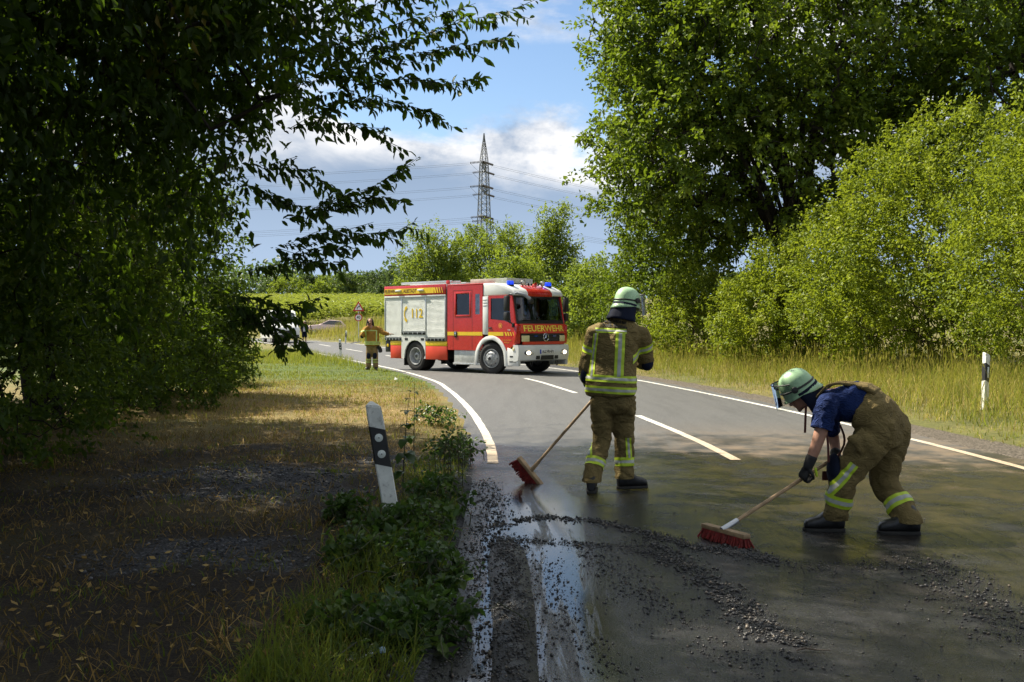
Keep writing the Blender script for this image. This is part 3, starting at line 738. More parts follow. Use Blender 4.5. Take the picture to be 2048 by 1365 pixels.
def make_tree(name, label, cat, base, env, n_clusters, leaves, leaf, leafmat, barkmat, seed, trunk_h=2.0, trunk_r=.15, shell=.5, gap=-.25, twig=.6, droop=.35,
              hi=False, group=None, limbs=0, extra=None, wood_min=.006, crown_name='crown', trunk_name='trunk', width=.5, stems=1, tintb=0.0, low=None, up=.15):
    """env: ellipsoids (x, y, z, rx, ry, rz) in world space; extra: branch paths that end in hanging sprays"""
    r = np.random.default_rng(seed); base = np.array(base, float)
    vol = np.array([e[3] * e[4] * e[5] for e in env]) ** .8 * np.array([.40 if len(e) > 6 else 1. for e in env]); vol /= vol.sum()
    C = []
    for e, share in zip(env, vol):
        n = int(n_clusters * share * 1.6); d = unit(r.standard_normal((n, 3))); rad = r.uniform(0, 1, n) ** (1 / (2 + 5 * shell))
        rr = np.random.default_rng(seed * 7 + len(C)); rad = rad * (1 + .22 * lump(d * 1.6, rr))
        p = np.array(e[:3]) + d * rad[:, None] * np.array(e[3:6])
        g = lump(p / (max(e[3:6]) * .34), rr, 6)
        C.append(p[g > (e[6] if len(e) > 6 else gap)][: int(n_clusters * share * 1.15) + 1])
    C = np.concatenate(C)
    C = C[C[:, 2] > (base[2] + .12 if low is None else low)]
    # skeleton
    nodes = []; par = []
    def chain(p0i, pts):
        q = p0i
        for p in pts:
            nodes.append(np.array(p, float)); par.append(q); q = len(nodes) - 1
        return q
    tops = []
    for s in range(stems):
        b0 = base + (np.array([r.uniform(-.5, .5), r.uniform(-.5, .5), 0]) if s else 0)
        top = b0 + np.array([r.uniform(-.12, .12) * trunk_h * (1 + stems * .3), r.uniform(-.12, .12) * trunk_h * (1 + stems * .3), trunk_h])
        m = max(3, int(trunk_h / .5)); q = -1
        for k in range(m + 1):
            t = k / m; q = chain(q, [b0 * (1 - t) + top * t + np.array([math.sin(t * 5 + seed), math.cos(t * 4 + seed), 0]) * .04 * trunk_h * t])
        tops.append(q)
    cen = np.array([e[:3] for e in env]).mean(0)
    if limbs:
        for k in range(limbs):
            e = env[k % len(env)]; d = unit(r.standard_normal(3)); d[2] = abs(d[2]) * .9 + .1; d = unit(d)
            tgt = np.array(e[:3]) + d * np.array(e[3:6]) * r.uniform(.55, .8); s0 = tops[k % len(tops)]
            start = s0 - r.integers(0, max(1, int(trunk_h / .5 * .45)) + 1); start = max(start, 1); p0 = nodes[start]; m = 7
            pts = []
            for j in range(1, m + 1):
                t = j / m; pts.append(p0 * (1 - t) + tgt * t + np.array([0, 0, 1]) * (.35 * np.linalg.norm(tgt - p0) * .3) * math.sin(math.pi * t) + r.standard_normal(3) * .07 * t)
            chain(start, pts)
    for path in (extra or []):
        pp = [np.array(p, float) for p in path]; k = int(np.argmin([np.linalg.norm(nd - pp[0]) for nd in nodes])); chain(k, pp)
    n0 = len(nodes)
    order = np.argsort(np.linalg.norm((C - nodes[tops[0]]) * np.array([1, 1, .8]), axis=1)); C = C[order]
    arr = np.zeros((n0 + len(C) * 3, 3)); arr[:n0] = nodes; cnt = n0; pa = list(par); ends = []; dist_pen = np.zeros(len(arr))
    for c in C:
        dd = np.linalg.norm(arr[:cnt] - c, axis=1) + dist_pen[:cnt]; k = int(np.argmin(dd)); p0 = arr[k]; ln = np.linalg.norm(c - p0)
        prev = k; m = 3 if ln > .5 else (2 if ln > .2 else 1); bow = r.standard_normal(3) * .08 * ln + np.array([0, 0, .12 * ln])
        for j in range(1, m + 1):
            t = j / m; arr[cnt] = p0 * (1 - t) + c * t + bow * math.sin(math.pi * t); dist_pen[cnt] = .02; pa.append(prev); prev = cnt; cnt += 1
        ends.append((prev, unit(c - p0 + 1e-6)))
    arr = arr[:cnt]; pa = np.array(pa)
    load = np.zeros(cnt); 
    for e, _ in ends: load[e] += 1
    for i in range(cnt - 1, -1, -1):
        if pa[i] >= 0: load[pa[i]] += load[i]
    rad = np.maximum(.0035, trunk_r * (np.maximum(load, .3) / max(load[0], load.max())) ** .47)
    # leaves on twigs
    E = np.array([arr[e] for e, _ in ends]); D = np.array([d for _, d in ends])
    TW = []
    if extra:
        ex, ed = [], []
        for path in extra:
            pp = np.array([tuple(p) for p in smooth_path(path, .01, 3)[0]], float); m = len(pp); sgn = 1
            for k in range(max(1, m // 4), m):
                a, b = pp[k - 1], pp[k]; L = np.linalg.norm(b - a); dr = unit(b - a); lat = unit(np.cross(dr, np.array([0, 0, 1.])))
                runs = [(a, b)]
                for t in np.arange(r.uniform(0, .5), 1, .072 / max(L, .05)):
                    sgn = -sgn; p0 = a * (1 - t) + b * t; p1 = p0 + unit(dr * .8 + lat * sgn * r.uniform(.2, .9) + np.array([0, 0, r.uniform(-.5, .25)])) * r.uniform(.14, .42) * (1.15 - .5 * k / m)
                    runs.append((p0, p1)); TW.append((p0, p1))
                for (p0, p1) in runs:
                    for t in np.arange(0.1, 1.05, .034 / max(np.linalg.norm(p1 - p0), .05)):
                        ex.append(p0 * (1 - t) + p1 * t + r.standard_normal(3) * .008); ed.append(unit(p1 - p0))
        EX, ED = np.array(ex), np.array(ed)
    out = unit(E - cen)
    tdir = unit(D * .5 + out * .6 + r.standard_normal((len(E), 3)) * .55 + np.array([0, 0, up]))
    nl = max(3, int(leaves / len(E)))
    t = (np.arange(nl) + r.uniform(0, 1, (len(E), nl))) / nl
    tl = twig * r.uniform(.4, 1.3, len(E)) * np.where(r.uniform(0, 1, len(E)) < .12, 1.7, 1)
    LP = E[:, None, :] + tdir[:, None, :] * (t * tl[:, None])[:, :, None] + np.array([0, 0, -1.]) * (droop * .5 * (t ** 2) * tl[:, None])[:, :, None]
    LP = LP + r.standard_normal(LP.shape) * twig * .13
    LA = unit(tdir[:, None, :] * .55 + r.standard_normal(LP.shape) * .75 + np.array([0, 0, -droop]))
    LP = LP.reshape(-1, 3); LA = LA.reshape(-1, 3)
    ctint = np.repeat(np.clip(.42 + .21 * r.standard_normal(len(E)) + tintb + .12 * lump(E / 1.1, r, 5), 0, 1), nl)
    if extra:
        XA = unit(ED * .62 + r.standard_normal(EX.shape) * .5 + np.array([0, 0, -.62]))
    n = len(LP); NR = unit(r.standard_normal((n, 3)) * .7 + np.array([0, 0, 1.]))
    L = leaf * r.uniform(.5, 1.3, n)
    V, T, tn = leaf_quads(LP, LA, NR, L, L * width * r.uniform(.8, 1.2, n), np.clip(ctint + .10 * r.standard_normal(n), 0, 1), hi)
    if extra:
        n = len(EX); L = .098 * r.uniform(.4, 1.3, n)
        V2, T2, tn2 = leaf_quads(EX, XA, unit(r.standard_normal((n, 3)) * .8 + np.array([0, 0, 1.])), L, L * width * r.uniform(.8, 1.1, n), np.clip(.34 + .16 * r.standard_normal(n), 0, 1), True)
        T = np.concatenate([T, T2 + len(V)]); V = np.concatenate([V, V2]); tn = np.concatenate([tn, tn2])
    TRI_COUNT[0] += len(T)
    root = thing(name, label, cat, tuple(base), 0, group)
    me = np_mesh(crown_name, V - base, [T], False, {'tint': tn}); me.materials.append(leafmat); link(crown_name, me, root)
    ch = np.where((pa >= 0) & (rad > wood_min))[0]
    A, B = arr[pa[ch]], arr[ch]; ra, rb = np.minimum(rad[pa[ch]], rad[ch] * 1.35), rad[ch]
    if TW:
        A = np.concatenate([A, np.array([a for a, b in TW])]); B = np.concatenate([B, np.array([b for a, b in TW])]); ra = np.concatenate([ra, np.full(len(TW), .004)]); rb = np.concatenate([rb, np.full(len(TW), .0022)])
    big = rb > .05; VV, FF, b0 = [], [], 0
    for msk, sd in ((big, 8), (~big, 3)):
        if msk.sum():
            v, f = tubes_np(A[msk], B[msk], ra[msk], rb[msk], sd); VV.append(v); FF.append(f + b0); b0 += len(v)
    if VV:
        V = np.concatenate(VV); TRI_COUNT[0] += 2 * sum(len(f) for f in FF)
        me = np_mesh(trunk_name, V - base, [np.concatenate(FF)], True); me.materials.append(barkmat); link(trunk_name, me, root)
    return root

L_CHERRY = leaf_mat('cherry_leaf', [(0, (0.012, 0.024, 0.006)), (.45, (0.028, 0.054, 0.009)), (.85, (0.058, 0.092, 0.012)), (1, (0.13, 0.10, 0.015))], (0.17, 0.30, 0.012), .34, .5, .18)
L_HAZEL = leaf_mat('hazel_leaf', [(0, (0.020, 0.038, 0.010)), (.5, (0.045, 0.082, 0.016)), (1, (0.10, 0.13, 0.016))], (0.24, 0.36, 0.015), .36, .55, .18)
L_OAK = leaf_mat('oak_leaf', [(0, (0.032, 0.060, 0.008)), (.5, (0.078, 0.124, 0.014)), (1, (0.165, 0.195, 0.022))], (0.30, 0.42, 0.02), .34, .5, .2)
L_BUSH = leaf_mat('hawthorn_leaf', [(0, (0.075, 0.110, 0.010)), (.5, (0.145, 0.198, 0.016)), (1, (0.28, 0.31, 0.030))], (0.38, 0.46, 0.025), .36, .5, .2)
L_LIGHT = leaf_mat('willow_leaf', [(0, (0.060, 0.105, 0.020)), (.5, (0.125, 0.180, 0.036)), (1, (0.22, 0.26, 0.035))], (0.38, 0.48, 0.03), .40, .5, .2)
L_FAR = leaf_mat('far_leaf', [(0, (0.030, 0.058, 0.020)), (.5, (0.060, 0.100, 0.030)), (1, (0.12, 0.16, 0.045))], (0.2, 0.3, 0.06), .3, .5, .3)
BARK_D = bark_mat('dark_bark', (0.035, 0.029, 0.024)); BARK_G = bark_mat('grey_bark', (0.085, 0.070, 0.055))

# --- the dark wood edge on the left
hero = []
def br(Y, *px):
    hero.append([P(x, y, Y + k * .05) for k, (x, y) in enumerate(px)])
br(8.6, (420, 260), (560, 190), (690, 120), (830, 75), (940, 40), (1045, 14))
br(8.8, (520, 200), (640, 160), (760, 120), (870, 100), (955, 88), (1020, 72))
br(8.9, (470, 250), (600, 205), (720, 170), (830, 158), (900, 165), (962, 155))
br(9.0, (480, 270), (600, 225), (700, 200), (790, 205), (850, 222), (880, 240))
br(8.5, (500, 290), (600, 250), (680, 245), (740, 262), (786, 290))
br(9.1, (430, 60), (560, 40), (690, 20), (800, 0), (900, -30))
br(8.4, (440, 160), (560, 120), (680, 85), (780, 55), (880, 30), (920, 20))
br(8.8, (470, 470), (560, 440), (640, 415), (690, 395), (750, 372), (808, 338))
br(8.8, (600, 430), (680, 415), (740, 392), (790, 400))
br(8.6, (440, 540), (540, 500), (630, 470), (700, 465), (770, 470), (822, 452))
br(8.7, (540, 520), (610, 505), (660, 500), (700, 492))
br(8.9, (420, 560), (520, 535), (600, 525), (650, 528), (685, 520))
br(9.0, (450, 330), (540, 330), (610, 345), (660, 370))
br(9.2, (450, 360), (520, 380), (590, 410), (650, 440))
br(9.0, (420, 620), (480, 610), (540, 640), (560, 700))
br(9.0, (430, 640), (500, 648), (560, 660), (604, 688))
br(8.9, (440, 590), (510, 598), (570, 610), (618, 604))
br(9.1, (430, 610), (490, 622), (545, 632), (596, 640))
g0 = gz(-5.9, 9.6)
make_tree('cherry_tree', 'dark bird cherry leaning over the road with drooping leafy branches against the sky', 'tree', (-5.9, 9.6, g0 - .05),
          [(-5.2, 9.4, 4.6, 3.1, 2.7, 2.9), (-4.6, 9.6, 7.6, 4.0, 3.2, 2.7, .36), (-5.6, 9.0, 10.2, 4.0, 3.4, 2.2, .30), (-3.0, 11.0, 11.0, 2.8, 2.4, 1.8, .12), (-3.3, 9.2, 5.2, 1.7, 1.5, 1.8), (.8, 6.8, 8.6, 3.4, 2.2, 1.1, .1)], 2500, 70000, .122, L_CHERRY, BARK_D, 21,  # out-of-frame lobes over the road added and thinned to shape foreground shade
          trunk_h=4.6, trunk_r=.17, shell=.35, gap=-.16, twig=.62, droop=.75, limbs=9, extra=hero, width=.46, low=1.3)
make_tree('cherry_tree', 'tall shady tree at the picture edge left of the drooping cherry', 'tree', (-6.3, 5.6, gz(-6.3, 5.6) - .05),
          [(-6.0, 6.0, 4.4, 2.7, 2.6, 2.8), (-4.4, 5.2, 7.9, 4.0, 3.2, 2.2, .2), (-5.5, 5.5, 10.3, 4.4, 3.8, 2.2, .26), (-3.6, 5.2, 5.2, 2.2, 2.1, .95, -.05), (-2.2, 4.0, 6.3, 2.4, 2.0, 1.0, .2)], 1700, 42000, .135, L_CHERRY, BARK_D, 22, trunk_h=4.4, trunk_r=.17, shell=.3, gap=-.16, twig=.6, droop=.6, limbs=8, low=1.0)  # low lobes above the frame added to keep sky light off the verge
make_tree('unseen_shade_tree', 'tree beyond the left picture edge shading the near road', 'tree', (-5.6, 0.4, gz(-5.6, .4) - .05),
          [(-3.4, 2.2, 8.2, 4.6, 3.6, 2.0, .08), (-4.8, 1.0, 10.8, 4.6, 4.0, 2.4, .1), (.6, 2.6, 8.6, 3.6, 3.2, 1.6, .0)], 1000, 17000, .15, L_CHERRY, BARK_D, 23, trunk_h=5.5, trunk_r=.18, shell=.3, gap=-.05, twig=.6, droop=.5, limbs=8)  # last crown lobe is added over the road to block sky
make_tree('unseen_shade_tree', 'unseen tree added beyond the right picture edge to darken the near road', 'tree', (8.6, -4.2, gz(8.6, -4.2) - .05),
          [(6.4, -2.6, 8.0, 4.6, 4.6, 2.4), (3.2, -3.4, 9.4, 4.0, 4.4, 2.0), (8.0, -4, 10.8, 4.8, 4.6, 2.6), (9.6, -2, 5, 2.6, 3.6, 3.6)], 1000, 11000, .24, L_CHERRY, BARK_D, 28, trunk_h=5.5, trunk_r=.2, shell=.3, gap=-.2, twig=.7, droop=.4, limbs=8)  # unseen, added to hold sky light off the near road
make_tree('unseen_shade_tree', 'unseen tree added behind the viewer to deepen the shade over the verge', 'tree', (-4.2, -5.5, gz(-4.2, -5.5) - .05),
          [(-3.8, -4.6, 6.0, 4.2, 3.6, 4.2), (-2.0, -5.5, 9.6, 4.6, 4.6, 2.6)], 900, 10000, .24, L_CHERRY, BARK_D, 29, trunk_h=4.5, trunk_r=.2, shell=.3, gap=-.3, twig=.7, droop=.4, limbs=8)  # unseen, added so less sky light reaches the foreground
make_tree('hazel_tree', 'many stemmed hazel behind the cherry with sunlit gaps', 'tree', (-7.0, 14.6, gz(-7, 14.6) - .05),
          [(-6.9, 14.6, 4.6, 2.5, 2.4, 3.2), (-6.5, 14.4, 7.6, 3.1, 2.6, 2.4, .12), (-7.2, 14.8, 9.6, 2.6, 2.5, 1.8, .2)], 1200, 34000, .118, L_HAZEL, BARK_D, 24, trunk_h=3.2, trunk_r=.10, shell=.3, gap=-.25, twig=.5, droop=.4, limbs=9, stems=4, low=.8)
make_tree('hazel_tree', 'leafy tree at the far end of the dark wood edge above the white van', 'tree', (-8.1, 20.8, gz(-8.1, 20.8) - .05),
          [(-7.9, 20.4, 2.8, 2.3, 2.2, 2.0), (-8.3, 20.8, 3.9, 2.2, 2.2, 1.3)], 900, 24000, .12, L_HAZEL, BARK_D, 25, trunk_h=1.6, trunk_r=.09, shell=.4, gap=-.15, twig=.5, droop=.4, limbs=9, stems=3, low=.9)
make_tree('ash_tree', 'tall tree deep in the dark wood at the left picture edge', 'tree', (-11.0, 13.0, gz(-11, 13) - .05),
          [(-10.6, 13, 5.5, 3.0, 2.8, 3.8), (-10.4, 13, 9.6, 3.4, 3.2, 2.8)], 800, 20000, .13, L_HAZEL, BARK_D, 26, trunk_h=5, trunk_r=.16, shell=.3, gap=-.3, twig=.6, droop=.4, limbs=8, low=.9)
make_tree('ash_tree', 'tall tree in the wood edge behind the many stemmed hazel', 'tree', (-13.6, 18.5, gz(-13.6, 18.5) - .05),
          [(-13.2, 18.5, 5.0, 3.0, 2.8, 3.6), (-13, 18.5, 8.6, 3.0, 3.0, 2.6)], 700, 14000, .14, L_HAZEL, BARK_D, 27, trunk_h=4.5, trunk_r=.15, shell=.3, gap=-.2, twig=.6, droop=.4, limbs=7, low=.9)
shr = [(-5.7, 8.0, 1.2, 2.4, 'dark elder bush at the left picture edge under the trees'), (-6.0, 11.0, 1.3, 2.5, 'dark shrub under the drooping cherry, leaves almost black'),
       (-6.4, 14.2, 1.25, 2.3, 'shrub under the hazel with a few lit leaves'), (-6.5, 17.4, 1.25, 2.1, 'rounded green shrub at the edge of the mown straw'),
       (-6.7, 20.6, 1.2, 2.0, 'last low shrub where shade gives way to sunlit grass'), (-8.0, 24.6, 1.3, 1.7, 'sunlit low shrub beside the bright green grass'),
       (-9.6, 29.5, 1.4, 1.6, 'half sunlit bush in front of the parked white van')]
for k, (x, y, rr, hh, lb) in enumerate(shr):
    z = gz(x, y)
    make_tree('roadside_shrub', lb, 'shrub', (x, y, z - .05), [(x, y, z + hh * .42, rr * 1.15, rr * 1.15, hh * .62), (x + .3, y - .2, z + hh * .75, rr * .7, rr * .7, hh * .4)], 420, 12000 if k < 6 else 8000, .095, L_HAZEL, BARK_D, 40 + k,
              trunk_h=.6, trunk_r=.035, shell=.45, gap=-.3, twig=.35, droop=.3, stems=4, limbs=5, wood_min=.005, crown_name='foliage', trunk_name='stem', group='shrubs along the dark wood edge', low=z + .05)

# --- the sunlit side on the right
def rbush(x, y, rx, ry, hh, n, seed, label, leaf=.06, extra_env=(), cl=900, gap=-.38, lm=None, tintb=0.0):
    z = gz(x, y)
    env = [(x, y, z + hh * .36, rx, ry, hh * .42), (x + .1 * rx, y + .1, z + hh * .68, rx * .78, ry * .78, hh * .34)] + list(extra_env)
    return make_tree('hawthorn_bush', label, 'bush', (x, y, z - .05), env, cl, n, leaf, lm or L_BUSH, BARK_G, seed, trunk_h=hh * .2, trunk_r=.05, shell=.6, gap=gap, twig=.5, droop=.12, stems=4, limbs=8,
                     wood_min=.007, crown_name='foliage', trunk_name='stem', group='sunlit bushes along the right verge', low=z + .15, width=.62, tintb=tintb, up=.5)
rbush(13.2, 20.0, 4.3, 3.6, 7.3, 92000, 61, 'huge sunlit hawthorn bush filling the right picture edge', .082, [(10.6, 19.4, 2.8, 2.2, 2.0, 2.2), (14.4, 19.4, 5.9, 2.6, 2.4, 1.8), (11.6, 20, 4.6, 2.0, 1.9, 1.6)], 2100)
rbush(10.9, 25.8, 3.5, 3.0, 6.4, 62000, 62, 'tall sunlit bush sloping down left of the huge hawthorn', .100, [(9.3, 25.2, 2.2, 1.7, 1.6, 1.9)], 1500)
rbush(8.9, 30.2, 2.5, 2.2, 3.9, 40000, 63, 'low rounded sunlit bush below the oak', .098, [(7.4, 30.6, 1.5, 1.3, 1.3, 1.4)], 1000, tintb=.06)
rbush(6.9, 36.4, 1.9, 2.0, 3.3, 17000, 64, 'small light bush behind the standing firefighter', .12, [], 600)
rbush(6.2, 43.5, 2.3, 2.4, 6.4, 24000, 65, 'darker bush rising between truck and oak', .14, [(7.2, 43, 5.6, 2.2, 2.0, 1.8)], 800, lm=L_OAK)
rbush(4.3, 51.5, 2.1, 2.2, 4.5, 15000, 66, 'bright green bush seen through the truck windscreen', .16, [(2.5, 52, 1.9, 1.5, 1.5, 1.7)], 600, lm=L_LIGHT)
rbush(16.5, 27.5, 3.0, 3.0, 6.4, 12000, 67, 'bush top peeking behind the huge hawthorn', .14, [], 500)
make_tree('oak_tree', 'large spreading oak with dark limbs above the roadside bushes', 'tree', (9.8, 36.5, gz(9.8, 36.5) - .1),
          [(9.6, 36.5, 8.0, 6.6, 5.6, 3.6), (9.9, 36.5, 12.0, 6.8, 6.0, 4.0), (6.2, 35.8, 9.0, 3.3, 3.0, 3.4), (9.0, 36.0, 15.0, 5.6, 5.0, 3.0), (5.6, 36.5, 12.6, 3.0, 2.8, 2.6), (6.8, 38, 5.6, 2.6, 2.6, 1.7)], 3600, 108000, .20, L_OAK, BARK_D, 71,
          trunk_h=5.0, trunk_r=.42, shell=.5, gap=-.24, twig=.75, droop=.25, limbs=18, width=.6, wood_min=.012, low=3.2)
make_tree('oak_tree', 'dark oak standing behind the huge hawthorn in the upper right corner', 'tree', (18.5, 34.5, gz(18.5, 34.5) - .1),
          [(17.6, 34.5, 9.0, 5.4, 4.8, 4.0), (18.2, 34.5, 13.0, 5.4, 5.0, 3.4)], 1300, 36000, .24, L_OAK, BARK_D, 72, trunk_h=6, trunk_r=.36, shell=.35, gap=-.22, twig=.8, droop=.25, limbs=12, width=.6, wood_min=.012, low=4.0, tintb=-.12)  # lowered tint paints in the shade on its near side
# --- trees behind the truck
def ctree(px0, px1, pyt, Y, n, seed, label, leaf=.20, lm=None, stems=2, zb=0.0, cl=420, name='field_tree', top=None):
    x = ((px0 + px1) / 2 - CX) / F * Y; rx = (px1 - px0) / 2 / F * Y; zt = CH + (HY - pyt) / F * Y; g = gz(x, Y); h = zt - g
    env = [(x, Y, g + h * .50, rx * .95, rx * .8, h * .40), (x - rx * .25, Y, g + h * .74, rx * .6, rx * .6, h * .26)] + ([(x + rx * .3, Y, g + h * .70, rx * .5, rx * .5, h * .26)] if top is None else top(x, Y, g, h, rx))
    make_tree(name, label, 'tree', (x, Y, g - .05), env, cl, n, leaf, lm or L_LIGHT, BARK_G, seed, trunk_h=h * .25, trunk_r=.10, shell=.35, gap=-.12, twig=.8, droop=.1, limbs=9, stems=stems, width=.42, wood_min=.012, group='light green trees behind the truck', low=g + .4, up=.7)
ctree(795, 945, 462, 62, 15000, 81, 'light green open tree above the rear of the truck')
ctree(890, 1085, 452, 66, 19000, 82, 'light green bushy tree in front of the pylon foot')
ctree(1060, 1160, 428, 60, 11000, 83, 'slender upright light green tree left of the big oak', stems=1, top=lambda x, Y, g, h, rx: [(x + rx * .15, Y, g + h * .82, rx * .45, rx * .45, h * .22)])
ctree(960, 1100, 520, 56, 9000, 84, 'low light green bush right above the crew cab')
ctree(1120, 1230, 545, 58, 9000, 85, 'bright bush between slender tree and right verge')
# --- far tree line beyond the maize
r = np.random.default_rng(91)
fl = [(572, 556, 'pale rounded tree', 1), (612, 548, 'dark crown', 0), (650, 552, 'broad olive crown', 1), (684, 545, 'tall dark crown', 0), (716, 556, 'spreading light crown', 1), (744, 544, 'tall narrow dark crown', 0),
      (776, 542, 'tall blue green crown', 0), (806, 548, 'dark crown near the truck', 0), (630, 568, 'low light shrubby tree', 1), (700, 572, 'low rounded pale tree', 1), (760, 570, 'low broad tree', 0), (540, 560, 'tree behind dark branches', 0), (845, 545, 'tree behind the truck roof', 0)]
for k, (px, py, lb, li) in enumerate(fl):
    Y = 250 + 40 * r.uniform() - (25 if py > 560 else 0); x = (px - CX) / F * Y; g = gz(x, Y) - 1; zt = CH + (HY - py) / F * Y; h = max(zt - g, 5); rx = r.uniform(2.6, 3.6) + (1 if li else 0)
    make_tree('far_tree', lb + ' in the distant tree line, %s the bend sign' % ('far left of' if px < 600 else 'left of' if px < 690 else 'above' if px < 730 else 'right of' if px < 790 else 'far right of'), 'tree', (x, Y, g),
              [(x, Y, g + h * .5, rx, rx, h * .45), (x + rx * .3, Y, g + h * .72, rx * .7, rx * .7, h * .28)], 130, 3600, .55, L_LIGHT if li else L_FAR, BARK_G, 100 + k, trunk_h=h * .35, trunk_r=.2, shell=.7, gap=-.3, twig=1.2, droop=.1, limbs=4, wood_min=.05, group='distant tree line', tintb=-.1)
# dense wood behind that line closes the horizon
def far_wood():
    r = np.random.default_rng(5); n = 16000; X = r.uniform(-190, 160, n); Y = r.uniform(330, 370, n)
    top = 16 + 2.4 * np.sin(X * .13) + 1.8 * np.sin(X * .31 + 1) + 1.2 * np.sin(X * .71); g = ground_z(X, Y, np.full(n, 99.))
    Z = g + (top - 6) * r.uniform(0, 1, n) ** .6; d = unit(r.standard_normal((n, 3)))
    V, T, tn = leaf_quads(np.stack([X, Y, Z], 1), d, unit(r.standard_normal((n, 3)) + np.array([0, -.4, .8])), r.uniform(1.0, 2.4, n), r.uniform(.8, 1.6, n), np.clip(.3 + .2 * r.standard_normal(n), 0, 1))
    me = np_mesh('far_wood', V, [T], False, {'tint': tn}); me.materials.append(L_FAR)
    tag(link('far_wood', me), 'dense far-off wood closing the horizon behind the fields', 'wood', kind='stuff')
far_wood()
# --- maize field
def maize():
    r = np.random.default_rng(17); X, Y = [], []
    for row in np.arange(100, 235, .9):
        x0 = -.245 * row - 8; x1 = -.06 * row + 5; n = int((x1 - x0) / .30 * (1 if row < 112 else .42 if row < 160 else .25)); X.append(r.uniform(x0, x1, n)); Y.append(np.full(n, row) + r.standard_normal(n) * .12)
    X = np.concatenate(X); Y = np.concatenate(Y); o = road_off(X, Y); k = (o > 8); X, Y = X[k], Y[k]; n = len(X); z = ground_z(X, Y)
    h = r.uniform(1.7, 2.35, n); m = 7; i = np.arange(m)
    pos = np.stack([X, Y, z], 1)[:, None, :] + np.array([0, 0, 1.]) * (h[:, None] * (.35 + .62 * i / m))[:, :, None]
    a = r.uniform(0, 6.28, (n, m)); d = np.stack([np.cos(a), np.sin(a), r.uniform(.4, 1.2, (n, m))], 2); L = r.uniform(.45, .8, (n, m))
    V, T, tn = leaf_quads(pos.reshape(-1, 3), unit(d.reshape(-1, 3)), np.tile([0, 0, 1.], (n * m, 1)), L.ravel(), np.full(n * m, .11), np.clip(.5 + .2 * r.standard_normal(n * m), 0, 1), False, .2, .45)
    TRI_COUNT[0] += len(T)
    me = np_mesh('maize_crop', V, [T], False, {'tint': tn})
    me.materials.append(leaf_mat('maize_leaf', [(0, (0.09, 0.14, 0.02)), (.5, (0.19, 0.25, 0.04)), (1, (0.34, 0.36, 0.08))], (0.40, 0.46, 0.06), .35, .45, .35))
    tag(link('maize_crop', me), 'sunlit green maize field rising to the distant tree line', 'maize', kind='stuff')
maize()
# ------------------------------------------------------------------ fire engine
def text_mesh(body, size, xs=1.0, bold=0.0, extrude=.0015, align='CENTER'):
    cu = bpy.data.curves.new('lettering', 'FONT'); cu.body = body; cu.size = size; cu.extrude = extrude; cu.offset = bold
    cu.align_x = align; cu.align_y = 'CENTER'; cu.resolution_u = 3
    o = bpy.data.objects.new('lettering', cu); COL.objects.link(o)
    dg = bpy.context.evaluated_depsgraph_get(); me = bpy.data.meshes.new_from_object(o.evaluated_get(dg))
    bpy.data.objects.remove(o); bpy.data.curves.remove(cu)
    me.transform(Matrix.Diagonal((xs, 1, 1, 1)))
    return me
def text(name, body, size, loc, rot, m, parent, xs=1.0, bold=0.0, extrude=.0015):
    me = text_mesh(body, size, xs, bold, extrude); me.materials.clear(); me.materials.append(m)
    o = link(name, me, parent); o.location = loc; o.rotation_euler = rot
    return o
RED = mat('signal_red_paint', (0.50, 0.018, 0.014), .28, var=.06, vscale=2, coat=.5, dirt=.06)
RED2 = mat('luminous_red_and_road_reflection', (0.62, 0.055, 0.022), .42, var=.06, vscale=2, dirt=.05)  # front film colour; on the skirts it paints in the road's reflection
WHITE = mat('white_paint', (0.72, 0.73, 0.71), .32, var=.05, vscale=2, coat=.3, dirt=.08)
YEL = mat('yellow_film', (0.78, 0.54, 0.02), .45, var=.05, vscale=3)
ALU = mat('aluminium', (0.62, 0.63, 0.63), .38, metal=.75, var=.08, vscale=8)
SHUT = mat('shutter_slats', (0.62, 0.64, 0.62), .42, metal=.25, var=.05, vscale=4)
BLK = mat('black_plastic', (0.016, 0.016, 0.017), .5, var=.2)
RUB = mat('tyre_rubber', (0.022, 0.021, 0.020), .8, var=.2, bump=.3, bscale=80, dirt=.35)
RIM = mat('rim_paint', (0.42, 0.43, 0.44), .4, metal=.3, var=.1, vscale=9, dirt=.25)
DARK = mat('cab_interior', (0.020, 0.021, 0.023), .8, var=.3)
BLUE = mat('blue_lens', (0.005, 0.03, 0.62), .15, var=.05, coat=.6, emit=(0.0, 0.06, 1.0), estr=.35)
LENS = mat('clear_lens', (0.75, 0.75, 0.70), .12, metal=.3, var=.05, coat=.5)
AMBER = mat('pale_amber_lens', (0.72, 0.66, 0.36), .2, var=.05, coat=.5)
LAMP_ON = mat('lit_headlamp', (0.9, 0.85, 0.7), .2, emit=(1.0, 0.85, 0.6), estr=1.6)
CHROME = mat('chrome', (0.75, 0.76, 0.78), .12, metal=1.0, var=.04)
GLASS = glass_mat('vehicle_glass', (0.50, 0.56, 0.53), .03)
CAR_GL = glass_mat('visor_plastic', (0.86, 0.88, 0.86), .05, .06)

HV = Vector((0.722, -0.692, 0)); TRUCK_RZ = math.atan2(HV.y, HV.x)
T = thing('fire_engine', 'red and white fire engine with grey roller shutters standing across the road', 'fire engine', (0.14, 33.03, -0.004), TRUCK_RZ)
HW = 1.2; NS = -HW
